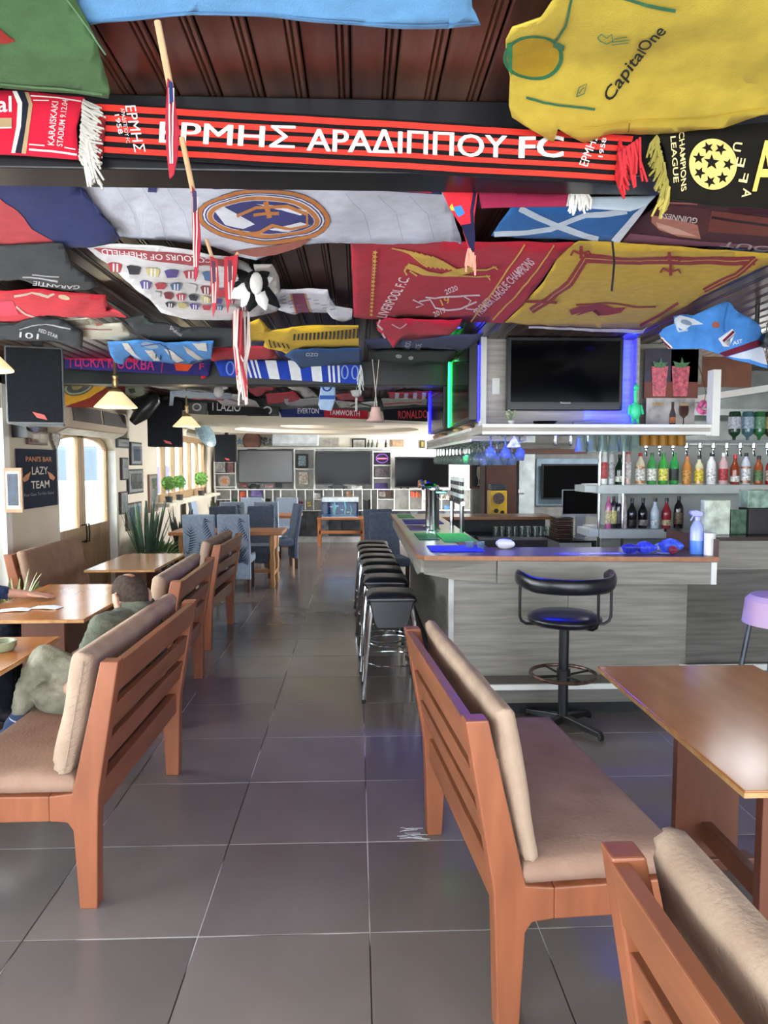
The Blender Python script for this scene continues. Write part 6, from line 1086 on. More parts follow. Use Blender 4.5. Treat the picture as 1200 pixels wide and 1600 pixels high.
leafy('pale spider plant at the left edge behind the hand', 'spider_plant', (-2.60, 5.42, 0), 110, .5, .5, 'A8B07C', .010, ph=.50, pr=.15, droop=1.4, seed=7, col2='D0CFA0')
for i, (px, py, y, r, lab) in enumerate(((284, 776, 10.95, .10, 'largest round topiary ball on the window ledge, nearest'), (289, 768, 11.6, .10, 'middle round topiary ball on the window ledge'), (313, 765, 13.2, .12, 'farthest round topiary ball on the window ledge'))):
    x = XW+.11; T = thing('topiary', lab, 'topiary', (x, y, WZ0)); MB().lathe([(.0001, 0), (.05, 0), (.06, .09), (.0001, .09)], n=12).build('pot', mat('2A2C2A', .6), T); MB().tube([(0, 0, .08), (0, 0, .2)], .008, 6).build('stem', mat('8A7A5A', .8), T)
    b = MB(); rr = random.Random(i); b.ell((0, 0, .2+r*.9), r*.9, r*.9, r*.9, 10)
    for k in range(260):
        v = Vector((rr.gauss(0, 1), rr.gauss(0, 1), rr.gauss(0, 1))).normalized(); o_ = v.orthogonal().normalized()*.014; c = Vector((0, 0, .2+r*.9))+v*r*.92; b.add([c-o_, c+o_, c+v*.025], [(0, 1, 2)])
    b.build('foliage', mat('6FA24C', .8, amt=.3, scale=30), T)
# ================= BACK WALL =================
YS = 14.62; SHW = mat('E0E0DA', .55, amt=.04)
def bp(px, py, y=YS): return P(px, py, y=y)
un = thing('shelf_unit', 'white cubby shelf unit with a stone patterned base along the back wall', 'shelf', (bp(336, 848).x, YS, 0))
xl, xr = bp(336, 800).x, bp(738, 800).x; zt_, zb = bp(540, 764).z, bp(540, 797).z
part('back_board', mat('D4D4D0', .6), un, (xl, xr, YS+.27, YS+.3, zb, bp(540, 700).z), world=True)
part('shelf_board', SHW, un, (xl, xr, YS, YS+.27, zt_-.02, zt_+.0), (xl, xr, YS, YS+.27, zb-.02, zb), world=True)
divs = [336, 360, 372, 386, 413, 426, 438, 463, 477, 490, 505, 521, 535, 552, 566, 580, 590, 616, 640, 660, 690, 712, 737]
for i, px in enumerate(divs):
    x = bp(px, 780).x; part('divider', SHW, un, (x-.01, x+.01, YS+.005, YS+.27, zb, zt_-.02), world=True)
for i in (0, 3, 6, 9, 12, 16, 19, 20): xa, xb = bp(divs[i], 780).x, bp(divs[i+1], 780).x; zz = (zb+zt_)/2+.0; part('cubby_shelf', SHW, un, (xa+.01, xb-.01, YS+.005, YS+.27, zz-.008, zz+.008), world=True)
def col_unit(pa, pb, py0, ks):
    xa, xb = bp(pa, 750).x, bp(pb, 750).x; ztop = bp(pa, py0).z; part('tower_side', SHW, un, (xa, xa+.025, YS, YS+.27, zt_, ztop), (xb-.025, xb, YS, YS+.27, zt_, ztop), world=True)
    for py in ks: z = bp(pa, py).z; part('tower_shelf', SHW, un, (xa+.025, xb-.025, YS, YS+.27, z-.01, z+.01), world=True)
col_unit(459, 492, 701, (702, 733)); col_unit(582, 612, 704, (706, 727, 747)); col_unit(334, 369, 721, (722, 740, 761)); 
part('top_rail', SHW, un, (bp(369, 700).x, bp(612, 700).x, YS+.1, YS+.27, bp(500, 701).z, bp(500, 699).z), world=True)
STONE = [mat('3C4044', .5, amt=.4, scale=9), mat('6A7078', .5, amt=.4, scale=9), mat('8C9298', .5, amt=.4, scale=9), mat('2A2C30', .5, amt=.4, scale=9)]
rr = random.Random(9); x = xl; zs0, zs1 = bp(540, 838).z, bp(540, 799).z
while x < xr-.02:
    w = min(rr.uniform(.16, .42), xr-x); part('stone_panel', rr.choice(STONE), un, (x+.004, x+w-.004, YS+.03+rr.uniform(0, .012), YS+.07, zs0, zs1), world=True); x += w
part('plinth', mat('A8A8A4', .6), un, (xl, xr, YS+.05, YS+.1, 0, zs0), world=True); part('carcass', DGREY, un, (xl, xr, YS+.07, YS+.3, zs0, zs1), world=True)
SC1 = bpy.data.materials.new('screen_reflection_grey'); t, N, L, b_ = nodes_of(SC1); b_.inputs['Base Color'].default_value = (.12, .12, .125, 1); b_.inputs['Roughness'].default_value = .25  # room reflection on this screen put into its grey base colour
for (a, c, d, e, lab, ms) in ((372, 458, 703, 755, 'grey reflecting television on the back wall, leftmost', SC1), (493, 580, 705, 757, 'dark television in the middle of the back wall', SCREEN), (617, 702, 714, 762, 'black television at the right of the back wall', SCREEN)):
    p, q = bp(a, e, 14.5), bp(c, d, 14.5); tv(lab, p.x, q.x, p.z, q.z, 14.5, mscreen=ms, bd=.33)
# things in the cubbies: books, boxes, ornaments
def obj_box(name, label, cat, px0, py0, px1, py1, m, y=YS+.05, d=.12, grp=None):
    a, c = bp(px0, py1, y), bp(px1, py0, y); o = part(name, m, None, (a.x, c.x, y, y+d, a.z, c.z), bevel=.004); return tag(o, label, cat, grp)
bk = 0
for (x0, x1, yb, yt, cs) in ((337, 359, 794, 781, ['5A3A34', '2A2A2E', '8A8278', '6A3A30', '3A3438', 'A09888', '4A2A28', '222226']), (642, 658, 777, 768, ['C84A34', 'D8603A', 'B83A30', 'D87848', 'C8503A', 'E0A080']), (566, 582, 797, 781, ['2A2C30', '1E2024', '34363A', '222428', '2C2E34'])):
    n = len(cs)
    for i, c in enumerate(cs):
        xa = x0+(x1-x0)*i/n; obj_box('book', ['upright book on the lowest left shelf, spine colour '+str(i), 'x', 'y'][0], 'book', xa, yt+(i*7) % 3, xa+(x1-x0)/n*.85, yb, mat(c, .6), d=.16)
        o = bpy.context.scene.collection.objects[-1]; cn_ = {0: 'brown', 1: 'orange', 2: 'black'}[(0 if x0 == 337 else 1 if x0 == 642 else 2)]; wh = {0: 'bottom left shelf of the back wall', 1: 'shelf right under the black television', 2: 'shelf right of the aquarium'}[(0 if x0 == 337 else 1 if x0 == 642 else 2)]
        o['label'] = 'upright %s toned book in the row on the %s' % (cn_, wh); o['group'] = 'books on the '+wh
zu = zt_; 
items = [('canister', 'round orange canister in the left cubbies', 'canister', 375, 768, 384, 784, 'D05A34'), ('framed_print', 'black framed coloured print on the tower left of the middle television', 'picture', 463, 709, 481, 731, '1C1E22'), ('certificate', 'white framed certificate on the tower under the black framed print', 'picture', 467, 738, 482, 757, 'D0C4B4'),
 ('neon_box', 'purple and pink lit sign box top of the right tower', 'sign', 584, 708, 610, 725, '2A1C34'), ('photo_box', 'grey box with two pale shapes in the right tower', 'box', 586, 731, 606, 745, '6A6468'), ('purple_box', 'purple printed box lowest in the right tower', 'box', 586, 755, 606, 767, '4A3A78'),
 ('photo_print', 'black and white photograph under the far left loudspeaker', 'picture', 336, 723, 352, 738, 'A8A4A0'), ('photo_print', 'pinkish photograph right of the black and white one', 'picture', 356, 722, 365, 738, '8A5A58'), ('ornament_box', 'small dark box in the cubbies right of the orange canister', 'box', 413, 779, 422, 786, '1E1E20'),
 ('toy_box', 'pink and blue toy box in the left cubbies', 'box', 392, 766, 410, 776, '7A6AA8'), ('jar', 'small yellow jar in the cubbies left of the aquarium', 'jar', 480, 783, 486, 792, 'D8C078'), ('toy_box', 'small pink pot in the cubbies near the yellow jar', 'pot', 466, 784, 473, 791, '8A3A5A'), ('plaque', 'white plaque with a red heart on the shelf right of the middle television', 'plaque', 549, 759, 566, 765, 'D0CCC8'),
 ('ornament_box', 'small red box on the left end of the upper shelf', 'box', 374, 752, 386, 761, '8A4A4A'), ('ornament_box', 'dark ornament under the grey television', 'ornament', 392, 757, 405, 762, '2E3034'), ('ornament_box', 'pale pink ornament under the grey television', 'ornament', 413, 757, 427, 762, 'B08A8A'), ('ornament_box', 'upright dark pair of boots ornament under the grey television', 'ornament', 430, 754, 441, 762, '34363C'),
 ('photo_print', 'grey photo in a cubby by the aquarium', 'picture', 491, 770, 502, 783, 'A8A8A4'), ('photo_print', 'small photo in the cubby right of the aquarium, first', 'picture', 592, 768, 602, 776, '8A8078'), ('photo_print', 'dark photo in the cubby right of the aquarium, second', 'picture', 603, 768, 613, 777, '5A4438'), ('tan_board', 'tan paper board in the cubby above the aquarium', 'board', 541, 768, 550, 776, 'C89A7A'), ('basket', 'brown basket behind the beer columns on the back shelf', 'basket', 694, 773, 710, 782, '8A6A48'), ('blue_box', 'blue and white box behind the beer columns', 'box', 694, 790, 708, 799, '4A7AA8')]
for (nm, lab, cat, a, c, d, e, col) in items:
    yy = YS+.05
    if 'television' in lab and 'under' in lab or nm in ('plaque',): yy = YS+.02
    T0 = obj_box(nm, lab, cat, a, c, d, e, mat(col, .5, amt=.35, scale=25), y=yy, d=.06)
a, c = bp(463, 731, YS+.04), bp(481, 709, YS+.04); o = part('print', mat('8AA4B0', .5, amt=.5, scale=30), bpy.data.objects['framed_print'], (-(c.x-a.x)/2+.04, (c.x-a.x)/2-.04, -.036, -.03, .04, c.z-a.z-.04))
T = bpy.data.objects['neon_box']; MB().tube([(.12*math.cos(2*PI*i/24), -.035, .115+.09*math.sin(2*PI*i/24)) for i in range(24)], .006, 5, close=True).build('ring_light', mat('8A50C0', .5, amt=0, emit=1.2), T); part('lettering_bar', mat('E06A90', .5, amt=0, emit=1.2), T, (-.1, .1, -.036, -.03, .10, .125))
# cars and ornaments as shapes
def toycar(label, px, py, y, col, L):
    p = bp(px, py, y); T = thing('toy_car', label, 'toy car', (p.x, y, p.z)); MB().prism([(-L, .02), (L, .02), (L, .05), (L*.7, .06), (L*.35, .10), (-L*.4, .10), (-L*.7, .06), (-L, .055)], 'y', -.04, .04).build('body', mat(col, .3, amt=0), T, bevel=.008)
    for s in (-1, 1):
        for q in (-.04, .03): MB().tube([(s*L*.6, q, .022), (s*L*.6, q+.01, .022)], .024, 12).build('wheel', BLACK, T)
toycar('black model car on the shelf under the middle television', 528, 764, YS+.08, '1A1C1E', .2); toycar('yellow model car on the shelf under the black television', 632, 764, YS+.08, 'D8C03A', .12); toycar('dark model motorcycle on the shelf under the grey television', 397, 763.5, YS+.2, '3A3C44', .12)
T = thing('decor_plate', 'small round decorated plate standing on the left shelf', 'plate', bp(348, 752, YS+.08)); c = bp(351, 752, YS+.08); MB().lathe([(.001, 0), (.08, .01), (.12, .02), (.12, .025), (.001, .01)], c, 20, Matrix.Rotation(R(80), 4, 'X')).build('dish', mat('C8B0A0', .4, amt=.3, scale=30), T, world=True, smooth=True); MB().lathe([(.001, .02), (.05, .022), (.001, .024)], c, 14, Matrix.Rotation(R(80), 4, 'X')).build('motif', mat('C87830', .4), T, world=True)
c = bp(367, 782, YS+.08); T = thing('small_topiary', 'small dark green ball plant in a left cubby', 'plant', (c.x, c.y, zb+.002)); MB().lathe([(.0001, 0), (.04, 0), (.05, .07), (.0001, .07)], n=10).build('pot', BLACKM, T); MB().ell((0, 0, .15), .09, .08, .08, 10).build('foliage', mat('3A5A38', .9, amt=.4, scale=40), T)
# things above the shelf unit
c = bp(394, 689, 14.9); T = thing('wall_disc', 'round reddish wooden disc plaque at the top of the back wall', 'plaque', c); MB().tube([c+Vector((0, .04, 0)), c+Vector((0, -.01, 0))], .2, 28).build('disc', mat('8A6050', .6), T, world=True); MB().tube([c+Vector((0, -.01, 0)), c+Vector((0, -.02, 0))], .16, 28).build('face', mat('A0745E', .6), T, world=True)
a, c = bp(426, 697, 14.9), bp(498, 678, 14.9); T = thing('air_conditioner', 'white air conditioner at the top of the back wall', 'air conditioner', (a.x, 14.75, a.z)); part('casing', mat('DDE2E2', .4), T, (a.x, c.x, 14.74, 14.95, a.z, c.z), bevel=.02, world=True); part('air_flap', mat('C0C6C6', .4), T, (a.x+.03, c.x-.03, 14.73, 14.745, a.z+.02, a.z+.05), world=True)
def bframe(label, x0, y0, x1, y1, fc, pc): 
    a, c = bp(x0, y1, 14.92), bp(x1, y0, 14.92); T = thing('picture_frame', label, 'picture', (a.x, 14.92, a.z)); part('frame', mat(fc, .5), T, (a.x, c.x, 14.925, 14.95, a.z, c.z), world=True); part('print', mat(pc, .5, amt=.2, scale=14), T, (a.x+.03, c.x-.03, 14.915, 14.926, a.z+.03, c.z-.03), world=True)
bframe('thin black framed white print high on the back wall', 550, 685, 572, 703, '2A2A2A', 'D0CEC4'); bframe('tan sign board high on the back wall', 611, 687, 631, 698, 'A88A68', 'B89A78'); bframe('grey print with rows of marks high on the back wall', 500, 684, 530, 698, 'B8B4A8', 'A8A498'); bframe('small orange tan sign on the upper back wall', 656, 688, 664, 700, '4A4030', 'B0903A')
T = thing('ornament', 'dark metal bouquet ornament left of the far air conditioner', 'ornament', bp(415, 698, 14.7)); c = bp(415, 697, 14.7); b = MB(); rr = random.Random(2)
for i in range(9): v = Vector((rr.uniform(-.1, .1), rr.uniform(-.05, .05), rr.uniform(.05, .2))); b.tube([c, c+v], .006, 5).ell(c+v, .03, .03, .03, 6)
b.build('stems', mat('4A4C4A', .5), T, world=True)
T = thing('ornament', 'blue grey star ornament on the top rail at the left', 'ornament', bp(374, 700, 14.75)); c = bp(374, 690, 14.75); MB().prism([(c.x+.08*(1 if i % 2 == 0 else .45)*math.sin(2*PI*i/10), c.z+.08*(1 if i % 2 == 0 else .45)*math.cos(2*PI*i/10)) for i in range(10)], 'y', 14.74, 14.77).build('star', mat('5A7A90', .6), T, world=True)
for i, px in enumerate((576, 582, 590, 603)):
    c = bp(px, 699, YS+.12); T = thing('bottle', ['first', 'second', 'third', 'fourth'][i]+' little dark ornament bottle on the rail of the back wall, counting from the left', 'bottle', (c.x, c.y, bp(500, 699).z+.001)); MB().lathe([(.0001, 0), (.03, 0), (.03, .08), (.012, .12), (.012, .16), (.0001, .16)], n=10).build('body', mat(['4A4A44', '5A6A60', '8A8478', '3A3434'][i], .3), T, smooth=True)
# aquarium on wooden bench stand
a, c = bp(503, 809, 14.15), bp(560, 777, 14.15); T = thing('aquarium', 'lit blue aquarium with a white hood on a wooden stand', 'aquarium', ((a.x+c.x)/2, 14.25, a.z)); x0, x1, z0, z1 = a.x, c.x, a.z, c.z
part('hood', mat('D8E4EA', .4), T, (x0, x1, 14.1, 14.45, z1-.09, z1), world=True, bevel=.01); part('base_trim', mat('C8D4D8', .4), T, (x0, x1, 14.1, 14.45, z0, z0+.02), world=True)
part('back_pane', mat('0A2848', .5, amt=.3, scale=4), T, (x0+.01, x1-.01, 14.42, 14.44, z0+.02, z1-.09), world=True); part('side_pane', mat('204A70', .2, amt=0), T, (x0, x0+.01, 14.1, 14.44, z0+.02, z1-.09), (x1-.01, x1, 14.1, 14.44, z0+.02, z1-.09), world=True)
part('gravel', mat('6A8090', .8, amt=.5, scale=60), T, (x0+.01, x1-.01, 14.12, 14.42, z0+.02, z0+.05), world=True); part('front_pane', mat('D8ECFF', .02, trans=1, amt=0), T, (x0+.01, x1-.01, 14.1, 14.106, z0+.02, z1-.09), world=True)
b = MB(); 
for (u, h) in ((.3, .22), (.34, .28), (.62, .3), (.78, .2)): xx = x0+(x1-x0)*u; b.tube([(xx, 14.3, z0+.05), (xx+.02, 14.3, z0+.05+h*.5), (xx-.01, 14.3, z0+.05+h)], [.012, .016, .004], 6)
b.build('water_plants', mat('60D0A0', .5, amt=.2), T, world=True)
for i, (u, v, cc_) in enumerate(((.25, .7, 'E07AB0'), (.42, .75, 'E8C0D8'), (.72, .35, 'F0D0A0'), (.55, .5, 'D0E0F0'))): MB().ell((x0+(x1-x0)*u, 14.2, z0+(z1-z0-.1)*v), .03, .01, .014, 8).build('fish', mat(cc_, .3, amt=0), T, world=True)
l = bpy.data.lights.new('aquarium_light', 'AREA'); l.shape = 'RECTANGLE'; l.size = x1-x0-.1; l.size_y = .2; l.energy = 1.2; l.color = (.35, .6, 1); lo = bpy.data.objects.new('aquarium_light', l); S.collection.objects.link(lo); lo.location = ((x0+x1)/2, 14.27, z1-.1)
def stand(label, px0, px1, ytop, y, d, lower=True):
    a, c = P(px0, ytop, y=y), P(px1, ytop, y=y); T = thing('wooden_stand', label, 'stand', ((a.x+c.x)/2, y, 0)); w = (c.x-a.x)/2; h = a.z
    part('top_board', PINE, T, (-w, w, 0, d, h-.04, h), bevel=.006)
    for s in (-1, 1):
        for q in (.03, d-.06): part('leg', PINE, T, (s*(w-.04)-.03, s*(w-.04)+.03, q, q+.05, 0, h-.04))
    if lower: part('lower_rail', PINE, T, (-w+.04, w-.04, .03, .08, .24, .30))
    return T
stand('long orange wooden stand carrying the aquarium', 495, 569, 809, 14.0, .5); stand('small orange wooden stool right of the aquarium stand', 567, 586, 815, 13.9, .35, False)
# round soffit over the far tables
SO = mat('E2D8C4', .75, scale=2, amt=.04); cx, cy_ = -.5, 12.25
def ringm(ro, ri, z0, z1, n=64): 
    b = MB(); vs = []
    for r_, z in ((ro, z0), (ro, z1), (ri, z1), (ri, z0)):
        for j in range(n): t = 2*PI*j/n; vs.append((cx+r_*math.cos(t), cy_+r_*math.sin(t), z))
    return b.add(vs, [(k*n+j, k*n+(j+1) % n, ((k+1) % 4)*n+(j+1) % n, ((k+1) % 4)*n+j) for k in range(4) for j in range(n)])
sf = thing('round_soffit', 'pale round stepped plaster soffit over the far tables', 'soffit', (cx, cy_, 2.15))
ringm(2.3, 1.55, 2.2, CZ-.004).build('outer_ring', SO, sf, world=True, smooth=True); ringm(1.56, .8, 2.26, CZ-.004).build('middle_ring', SO, sf, world=True, smooth=True); MB().lathe([(.0001, 2.34), (.81, 2.34), (.81, CZ-.004)], (cx, cy_, 0), 48).build('centre_disc', SO, sf, world=True)
# ================= TABLE THINGS =================
for i, (x0, y0, rz, lab) in enumerate(((-2.08, 4.36, R(8), 'folded white paper on the glossy table, left piece'), (-1.92, 4.43, R(-12), 'folded white paper on the glossy table, right piece'))):
    b = MB().add([(-.09, -.045, 0), (.02, -.045, .006), (.02, .045, .006), (-.09, .045, 0), (.09, -.04, .001), (.09, .04, .001), (-.09, -.045, .002), (.02, -.045, .01), (.02, .045, .01), (-.09, .045, .002), (.09, -.04, .004), (.09, .04, .004)], [(0, 1, 2, 3), (1, 4, 5, 2), (6, 9, 8, 7), (7, 8, 11, 10), (0, 6, 7, 1), (1, 7, 10, 4), (2, 8, 9, 3), (5, 11, 8, 2), (0, 3, 9, 6), (4, 10, 11, 5)])
    o = b.build('paper', mat('E0E2E8', .7, amt=.02), None); o.location = (x0, y0, .7515); o.rotation_euler = (0, 0, rz); tag(o, lab, 'paper')
o = MB().lathe([(.0001, 0), (.05, 0), (.065, .02), (.065, .045), (.055, .045), (.045, .02), (.0001, .015)], n=24).build('ashtray', mat('8A9070', .4, amt=.1), None, smooth=True, ang=50); p = P(3, 1010, z=.77); o.location = (p.x, p.y, .7515); tag(o, 'round olive ceramic ashtray at the left edge of the near table', 'ashtray')
o = MB().lathe([(.03, 0), (.03, .001), (.0001, .0012)], n=4).build('x', BLACK); bpy.data.objects.remove(o)
for i, (px, py, sx_, sy_, lab, col) in enumerate(((431, 974, .16, .10, 'worn yellow stuck mark on the floor tiles', 'B8A850'),)):
    p = P(px, py, z=0); rr = random.Random(5); b = MB()
    for k in range(16): x, y = rr.uniform(-sx_/2, sx_/2), rr.uniform(-sy_, sy_); b.box(x-.012, x+.012, y-.012, y+.012, 0, .0008)
    o = b.build('floor_mark', mat(col, .8), None); o.location = (p.x, p.y, .0008); tag(o, lab, 'mark')
p = P(645, 1303, z=0); b = MB(); rr = random.Random(8)
for k in range(12): a = rr.uniform(-.6, .6); x, y = rr.uniform(-.05, .03), rr.uniform(-.05, .05); b.tube([(x, y, .001), (x+.07*math.cos(a), y+.05*math.sin(a), .001)], .0012, 4)
o = b.build('scuff_mark', mat('C8C8C8', .8), None); o.location = (p.x, p.y, .0012); tag(o, 'white scratch mark on the tile beside the foreground bench foot', 'mark')
# ================= PEOPLE =================
def body(name, label, segs, ells, mats, vox=.009, hair=None):
    """one closed surface from tapered limbs and ellipsoids, then coloured by the nearest limb"""
    b = MB()
    for (p, q, r0, r1, m) in segs:
        p, q = Vector(p), Vector(q); b.tube([p, p.lerp(q, .5), q], [r0, (r0+r1)/2*1.02, r1], 14); b.ell(p, r0, r0, r0, 12); b.ell(q, r1, r1, r1, 12)
    for (c, rx, ry, rz, M, m) in ells: b.ell(Vector(c), rx, ry, rz, 20, M)
    me = bpy.data.meshes.new('t'); me.from_pydata([tuple(v) for v in b.v], [], b.f); o = bpy.data.objects.new('t', me); S.collection.objects.link(o)
    rm = o.modifiers.new('r', 'REMESH'); rm.mode = 'VOXEL'; rm.voxel_size = vox; sm = o.modifiers.new('s', 'SMOOTH'); sm.iterations = 3; sm.factor = .5
    me2 = bpy.data.meshes.new_from_object(o.evaluated_get(bpy.context.evaluated_depsgraph_get())); bpy.data.objects.remove(o)
    import numpy as np
    n = len(me2.polygons); C = np.zeros(n*3); me2.polygons.foreach_get('center', C); C = C.reshape(-1, 3); best = np.full(n, 9.); idx = np.zeros(n, int)
    def upd(d, m):
        k = d < best; best[k] = d[k]; idx[k] = m
    for (p, q, r0, r1, m) in segs:
        p, q = np.array(p), np.array(q); v = q-p; t = np.clip(((C-p) @ v)/(v @ v+1e-9), 0, 1); upd(np.linalg.norm(C-(p+t[:, None]*v), axis=1)-(r0+(r1-r0)*t), m)
    for (c, rx, ry, rz, M, m) in ells:
        Mi = np.array((M or Matrix.Identity(4)).to_3x3().inverted()); q = (C-np.array(c)) @ Mi.T; r = np.linalg.norm(q/np.array([rx, ry, rz]), axis=1); upd((r-1)*min(rx, ry, rz), m)
    vn = len(me2.vertices); cl = np.zeros(vn, bool)
    for p in me2.polygons:
        if idx[p.index] in (1, 2):
            for k in p.vertices: cl[k] = True
    nn = [v.normal.copy() for v in me2.vertices]
    for v in me2.vertices:
        if cl[v.index]: v.co += nn[v.index]*(.009*noise.noise(Vector((v.co.x*11, v.co.y*11, v.co.z*22)))+.005*noise.noise(Vector((v.co.x*30+v.co.z*12, v.co.y*30, v.co.z*55))))
    me2.materials.clear()
    for m in mats: me2.materials.append(m)
    me2.polygons.foreach_set('material_index', idx.astype('int32')); me2.polygons.foreach_set('use_smooth', [True]*n)
    v = [x.co.copy() for x in me2.vertices]; org = Vector(((min(p.x for p in v)+max(p.x for p in v))/2, (min(p.y for p in v)+max(p.y for p in v))/2, min(p.z for p in v)))
    me2.transform(Matrix.Translation(-org)); o = bpy.data.objects.new(name, me2); S.collection.objects.link(o); o.location = org; return tag(o, label, 'person')
SKIN = mat('C08E78', .55, amt=.06, scale=12); SHIRT = mat('666A5C', .9, kind='fabric', scale=9, hex2='54584C', bump=.4); PANTS = mat('989484', .92, kind='fabric', scale=13, hex2='5C5E4C', bump=.5); SOCK = mat('3A4A66', .9, kind='fabric'); NAVY = mat('2E3E60', .9, kind='fabric', scale=9, hex2='24304A', bump=.4); SHOE = mat('24242A', .6)
def hand(segs, ells, wrist, dirv, up, side, m, curl=.5, sc=1):
    wrist = Vector(wrist); d = Vector(dirv).normalized(); u = Vector(up).normalized(); s = d.cross(u).normalized()*side; palm = wrist+d*.085*sc
    ells.append((tuple(wrist+d*.05*sc), .05*sc, .04*sc, .016*sc, Matrix((d, s, u)).transposed().to_4x4(), m))
    for i, (o, L) in enumerate(((-.036, .068), (-.012, .078), (.012, .072), (.035, .056))):
        a = palm+s*o*sc; k1 = a+(d*.96-u*.12*curl).normalized()*L*.5*sc; k2 = k1+(d-u*.7*curl).normalized()*L*.32*sc; k3 = k2+(d-u*1.2*curl).normalized()*L*.28*sc
        segs += [(tuple(a-d*.02*sc), tuple(k1), .0095*sc, .0088*sc, m), (tuple(k1), tuple(k2), .0088*sc, .0082*sc, m), (tuple(k2), tuple(k3), .0082*sc, .007*sc, m)]
    t0 = wrist+d*.025*sc-s*.028*sc; t1 = t0+(d*.6-s*.9).normalized()*.04*sc; t2 = t1+(d*.95-s*.3-u*.2).normalized()*.032*sc; segs += [(tuple(t0), tuple(t1), .013*sc, .011*sc, m), (tuple(t1), tuple(t2), .0105*sc, .0085*sc, m)]
# seated man in khaki, seen from behind, one leg crossed
segs, ells = [], []
hc = P(203, 930, y=3.52); hx, hy, hz = hc.x, hc.y, hc.z
fa = R(140)      # head faces away to the left
fd = Vector((math.cos(fa), math.sin(fa), 0)); rt_ = Vector((fd.y, -fd.x, 0)); tilt = Matrix.Rotation(0, 4, 'Z')
HM = Matrix((fd, -rt_, Vector((0, 0, 1)))).transposed().to_4x4() @ Matrix.Rotation(R(22), 4, 'Y')
def hp(x, y, z): return tuple(Vector((hx, hy, hz))+(HM @ Vector((x, y, z))))
ells += [((hx, hy, hz), .093, .077, .108, HM, 0), (hp(.035, 0, -.06), .062, .056, .065, HM, 0), (hp(.02, 0, -.085), .06, .05, .04, HM, 0), (hp(.09, 0, -.02), .012, .012, .022, HM, 0), (hp(.098, 0, -.035), .014, .013, .011, HM, 0), (hp(.07, 0, -.075), .02, .024, .008, HM, 0)]
for s in (-1, 1): ells += [(hp(-.004, s*.083, -.02), .02, .014, .033, HM, 0), (hp(-.018, s*.093, -.016), .023, .008, .038, HM, 0), (hp(.078, s*.03, .005), .012, .014, .01, HM, 0)]
nk = (hx+.005, hy-.01, hz-.16); segs.append((hp(-.02, 0, -.06), nk, .056, .062, 0))
px_, py_ = -1.13, 3.40      # pelvis
pel = (px_, py_, .60); chest = (px_+.03, py_+.08, .86)
segs += [(pel, (px_+.06, py_+.05, .74), .15, .145, 1), ((px_+.06, py_+.05, .74), (px_+.04, py_+.09, .86), .145, .13, 1), ((px_+.04, py_+.09, .86), (nk[0], nk[1], nk[2]+.0), .12, .065, 1)]
shl = (px_-.04, py_-.12, .885); shr = (px_+.03, py_+.30, .885)
segs += [(chest, shl, .1, .07, 1), (chest, shr, .1, .07, 1)]
ll = (px_-.09, py_-.26, .67); wl_ = (px_-.21, py_-.13, .60)
segs += [(shl, (px_-.07, py_-.21, .76), .066, .06, 1), ((px_-.07, py_-.21, .76), ll, .048, .042, 0), (ll, wl_, .042, .03, 0)]
rl = (px_-.13, py_+.36, .68); wr_ = (px_-.26, py_+.12, .66); segs += [(shr, (px_-.03, py_+.34, .78), .066, .058, 1), ((px_-.03, py_+.34, .78), rl, .048, .042, 0), (rl, wr_, .042, .03, 0)]
hand(segs, ells, wl_, (-.6, .5, .1), (.2, .2, 1), -1, 0, .6); hand(segs, ells, wr_, (-.7, -.3, .0), (0, .1, 1), 1, 0, .6)
# left leg (near the camera) crossed over the right: knee up, shin hanging
hipl = (px_-.06, py_-.09, .585); hipr = (px_-.06, py_+.10, .585)
kneeR = (px_-.46, py_+.10, .57); ankR = (px_-.42, py_+.08, .12)
kneeL = tuple(P(70, 1030, y=3.33)); ankL = tuple(P(32, 1118, y=3.28)); 
segs += [(hipl, kneeL, .098, .068, 2), (kneeL, tuple(P(46, 1075, y=3.3)), .068, .062, 2), (tuple(P(46, 1075, y=3.3)), tuple(P(34, 1102, y=3.28)), .062, .048, 2), (tuple(P(36, 1098, y=3.28)), ankL, .037, .034, 0)]
toe = tuple(Vector(ankL)+Vector((-.12, -.04, -.12))); segs += [(ankL, tuple(Vector(ankL)+Vector((-.03, -.01, -.045))), .04, .042, 3), (tuple(Vector(ankL)+Vector((.01, 0, -.06))), toe, .045, .034, 3)]
segs += [(hipr, kneeR, .098, .07, 2), (kneeR, ankR, .066, .05, 2), (ankR, (ankR[0], ankR[1], .07), .04, .04, 0), ((ankR[0]+.03, ankR[1], .045), (ankR[0]-.17, ankR[1], .035), .042, .034, 3)]
ells.append(((px_-.2, py_-.13, .575), .16, .09, .10, None, 2))
man = body('person', 'man in olive shirt and khaki trousers seated on a bench, legs crossed, seen from behind', segs, ells, [SKIN, SHIRT, PANTS, SOCK], .007)
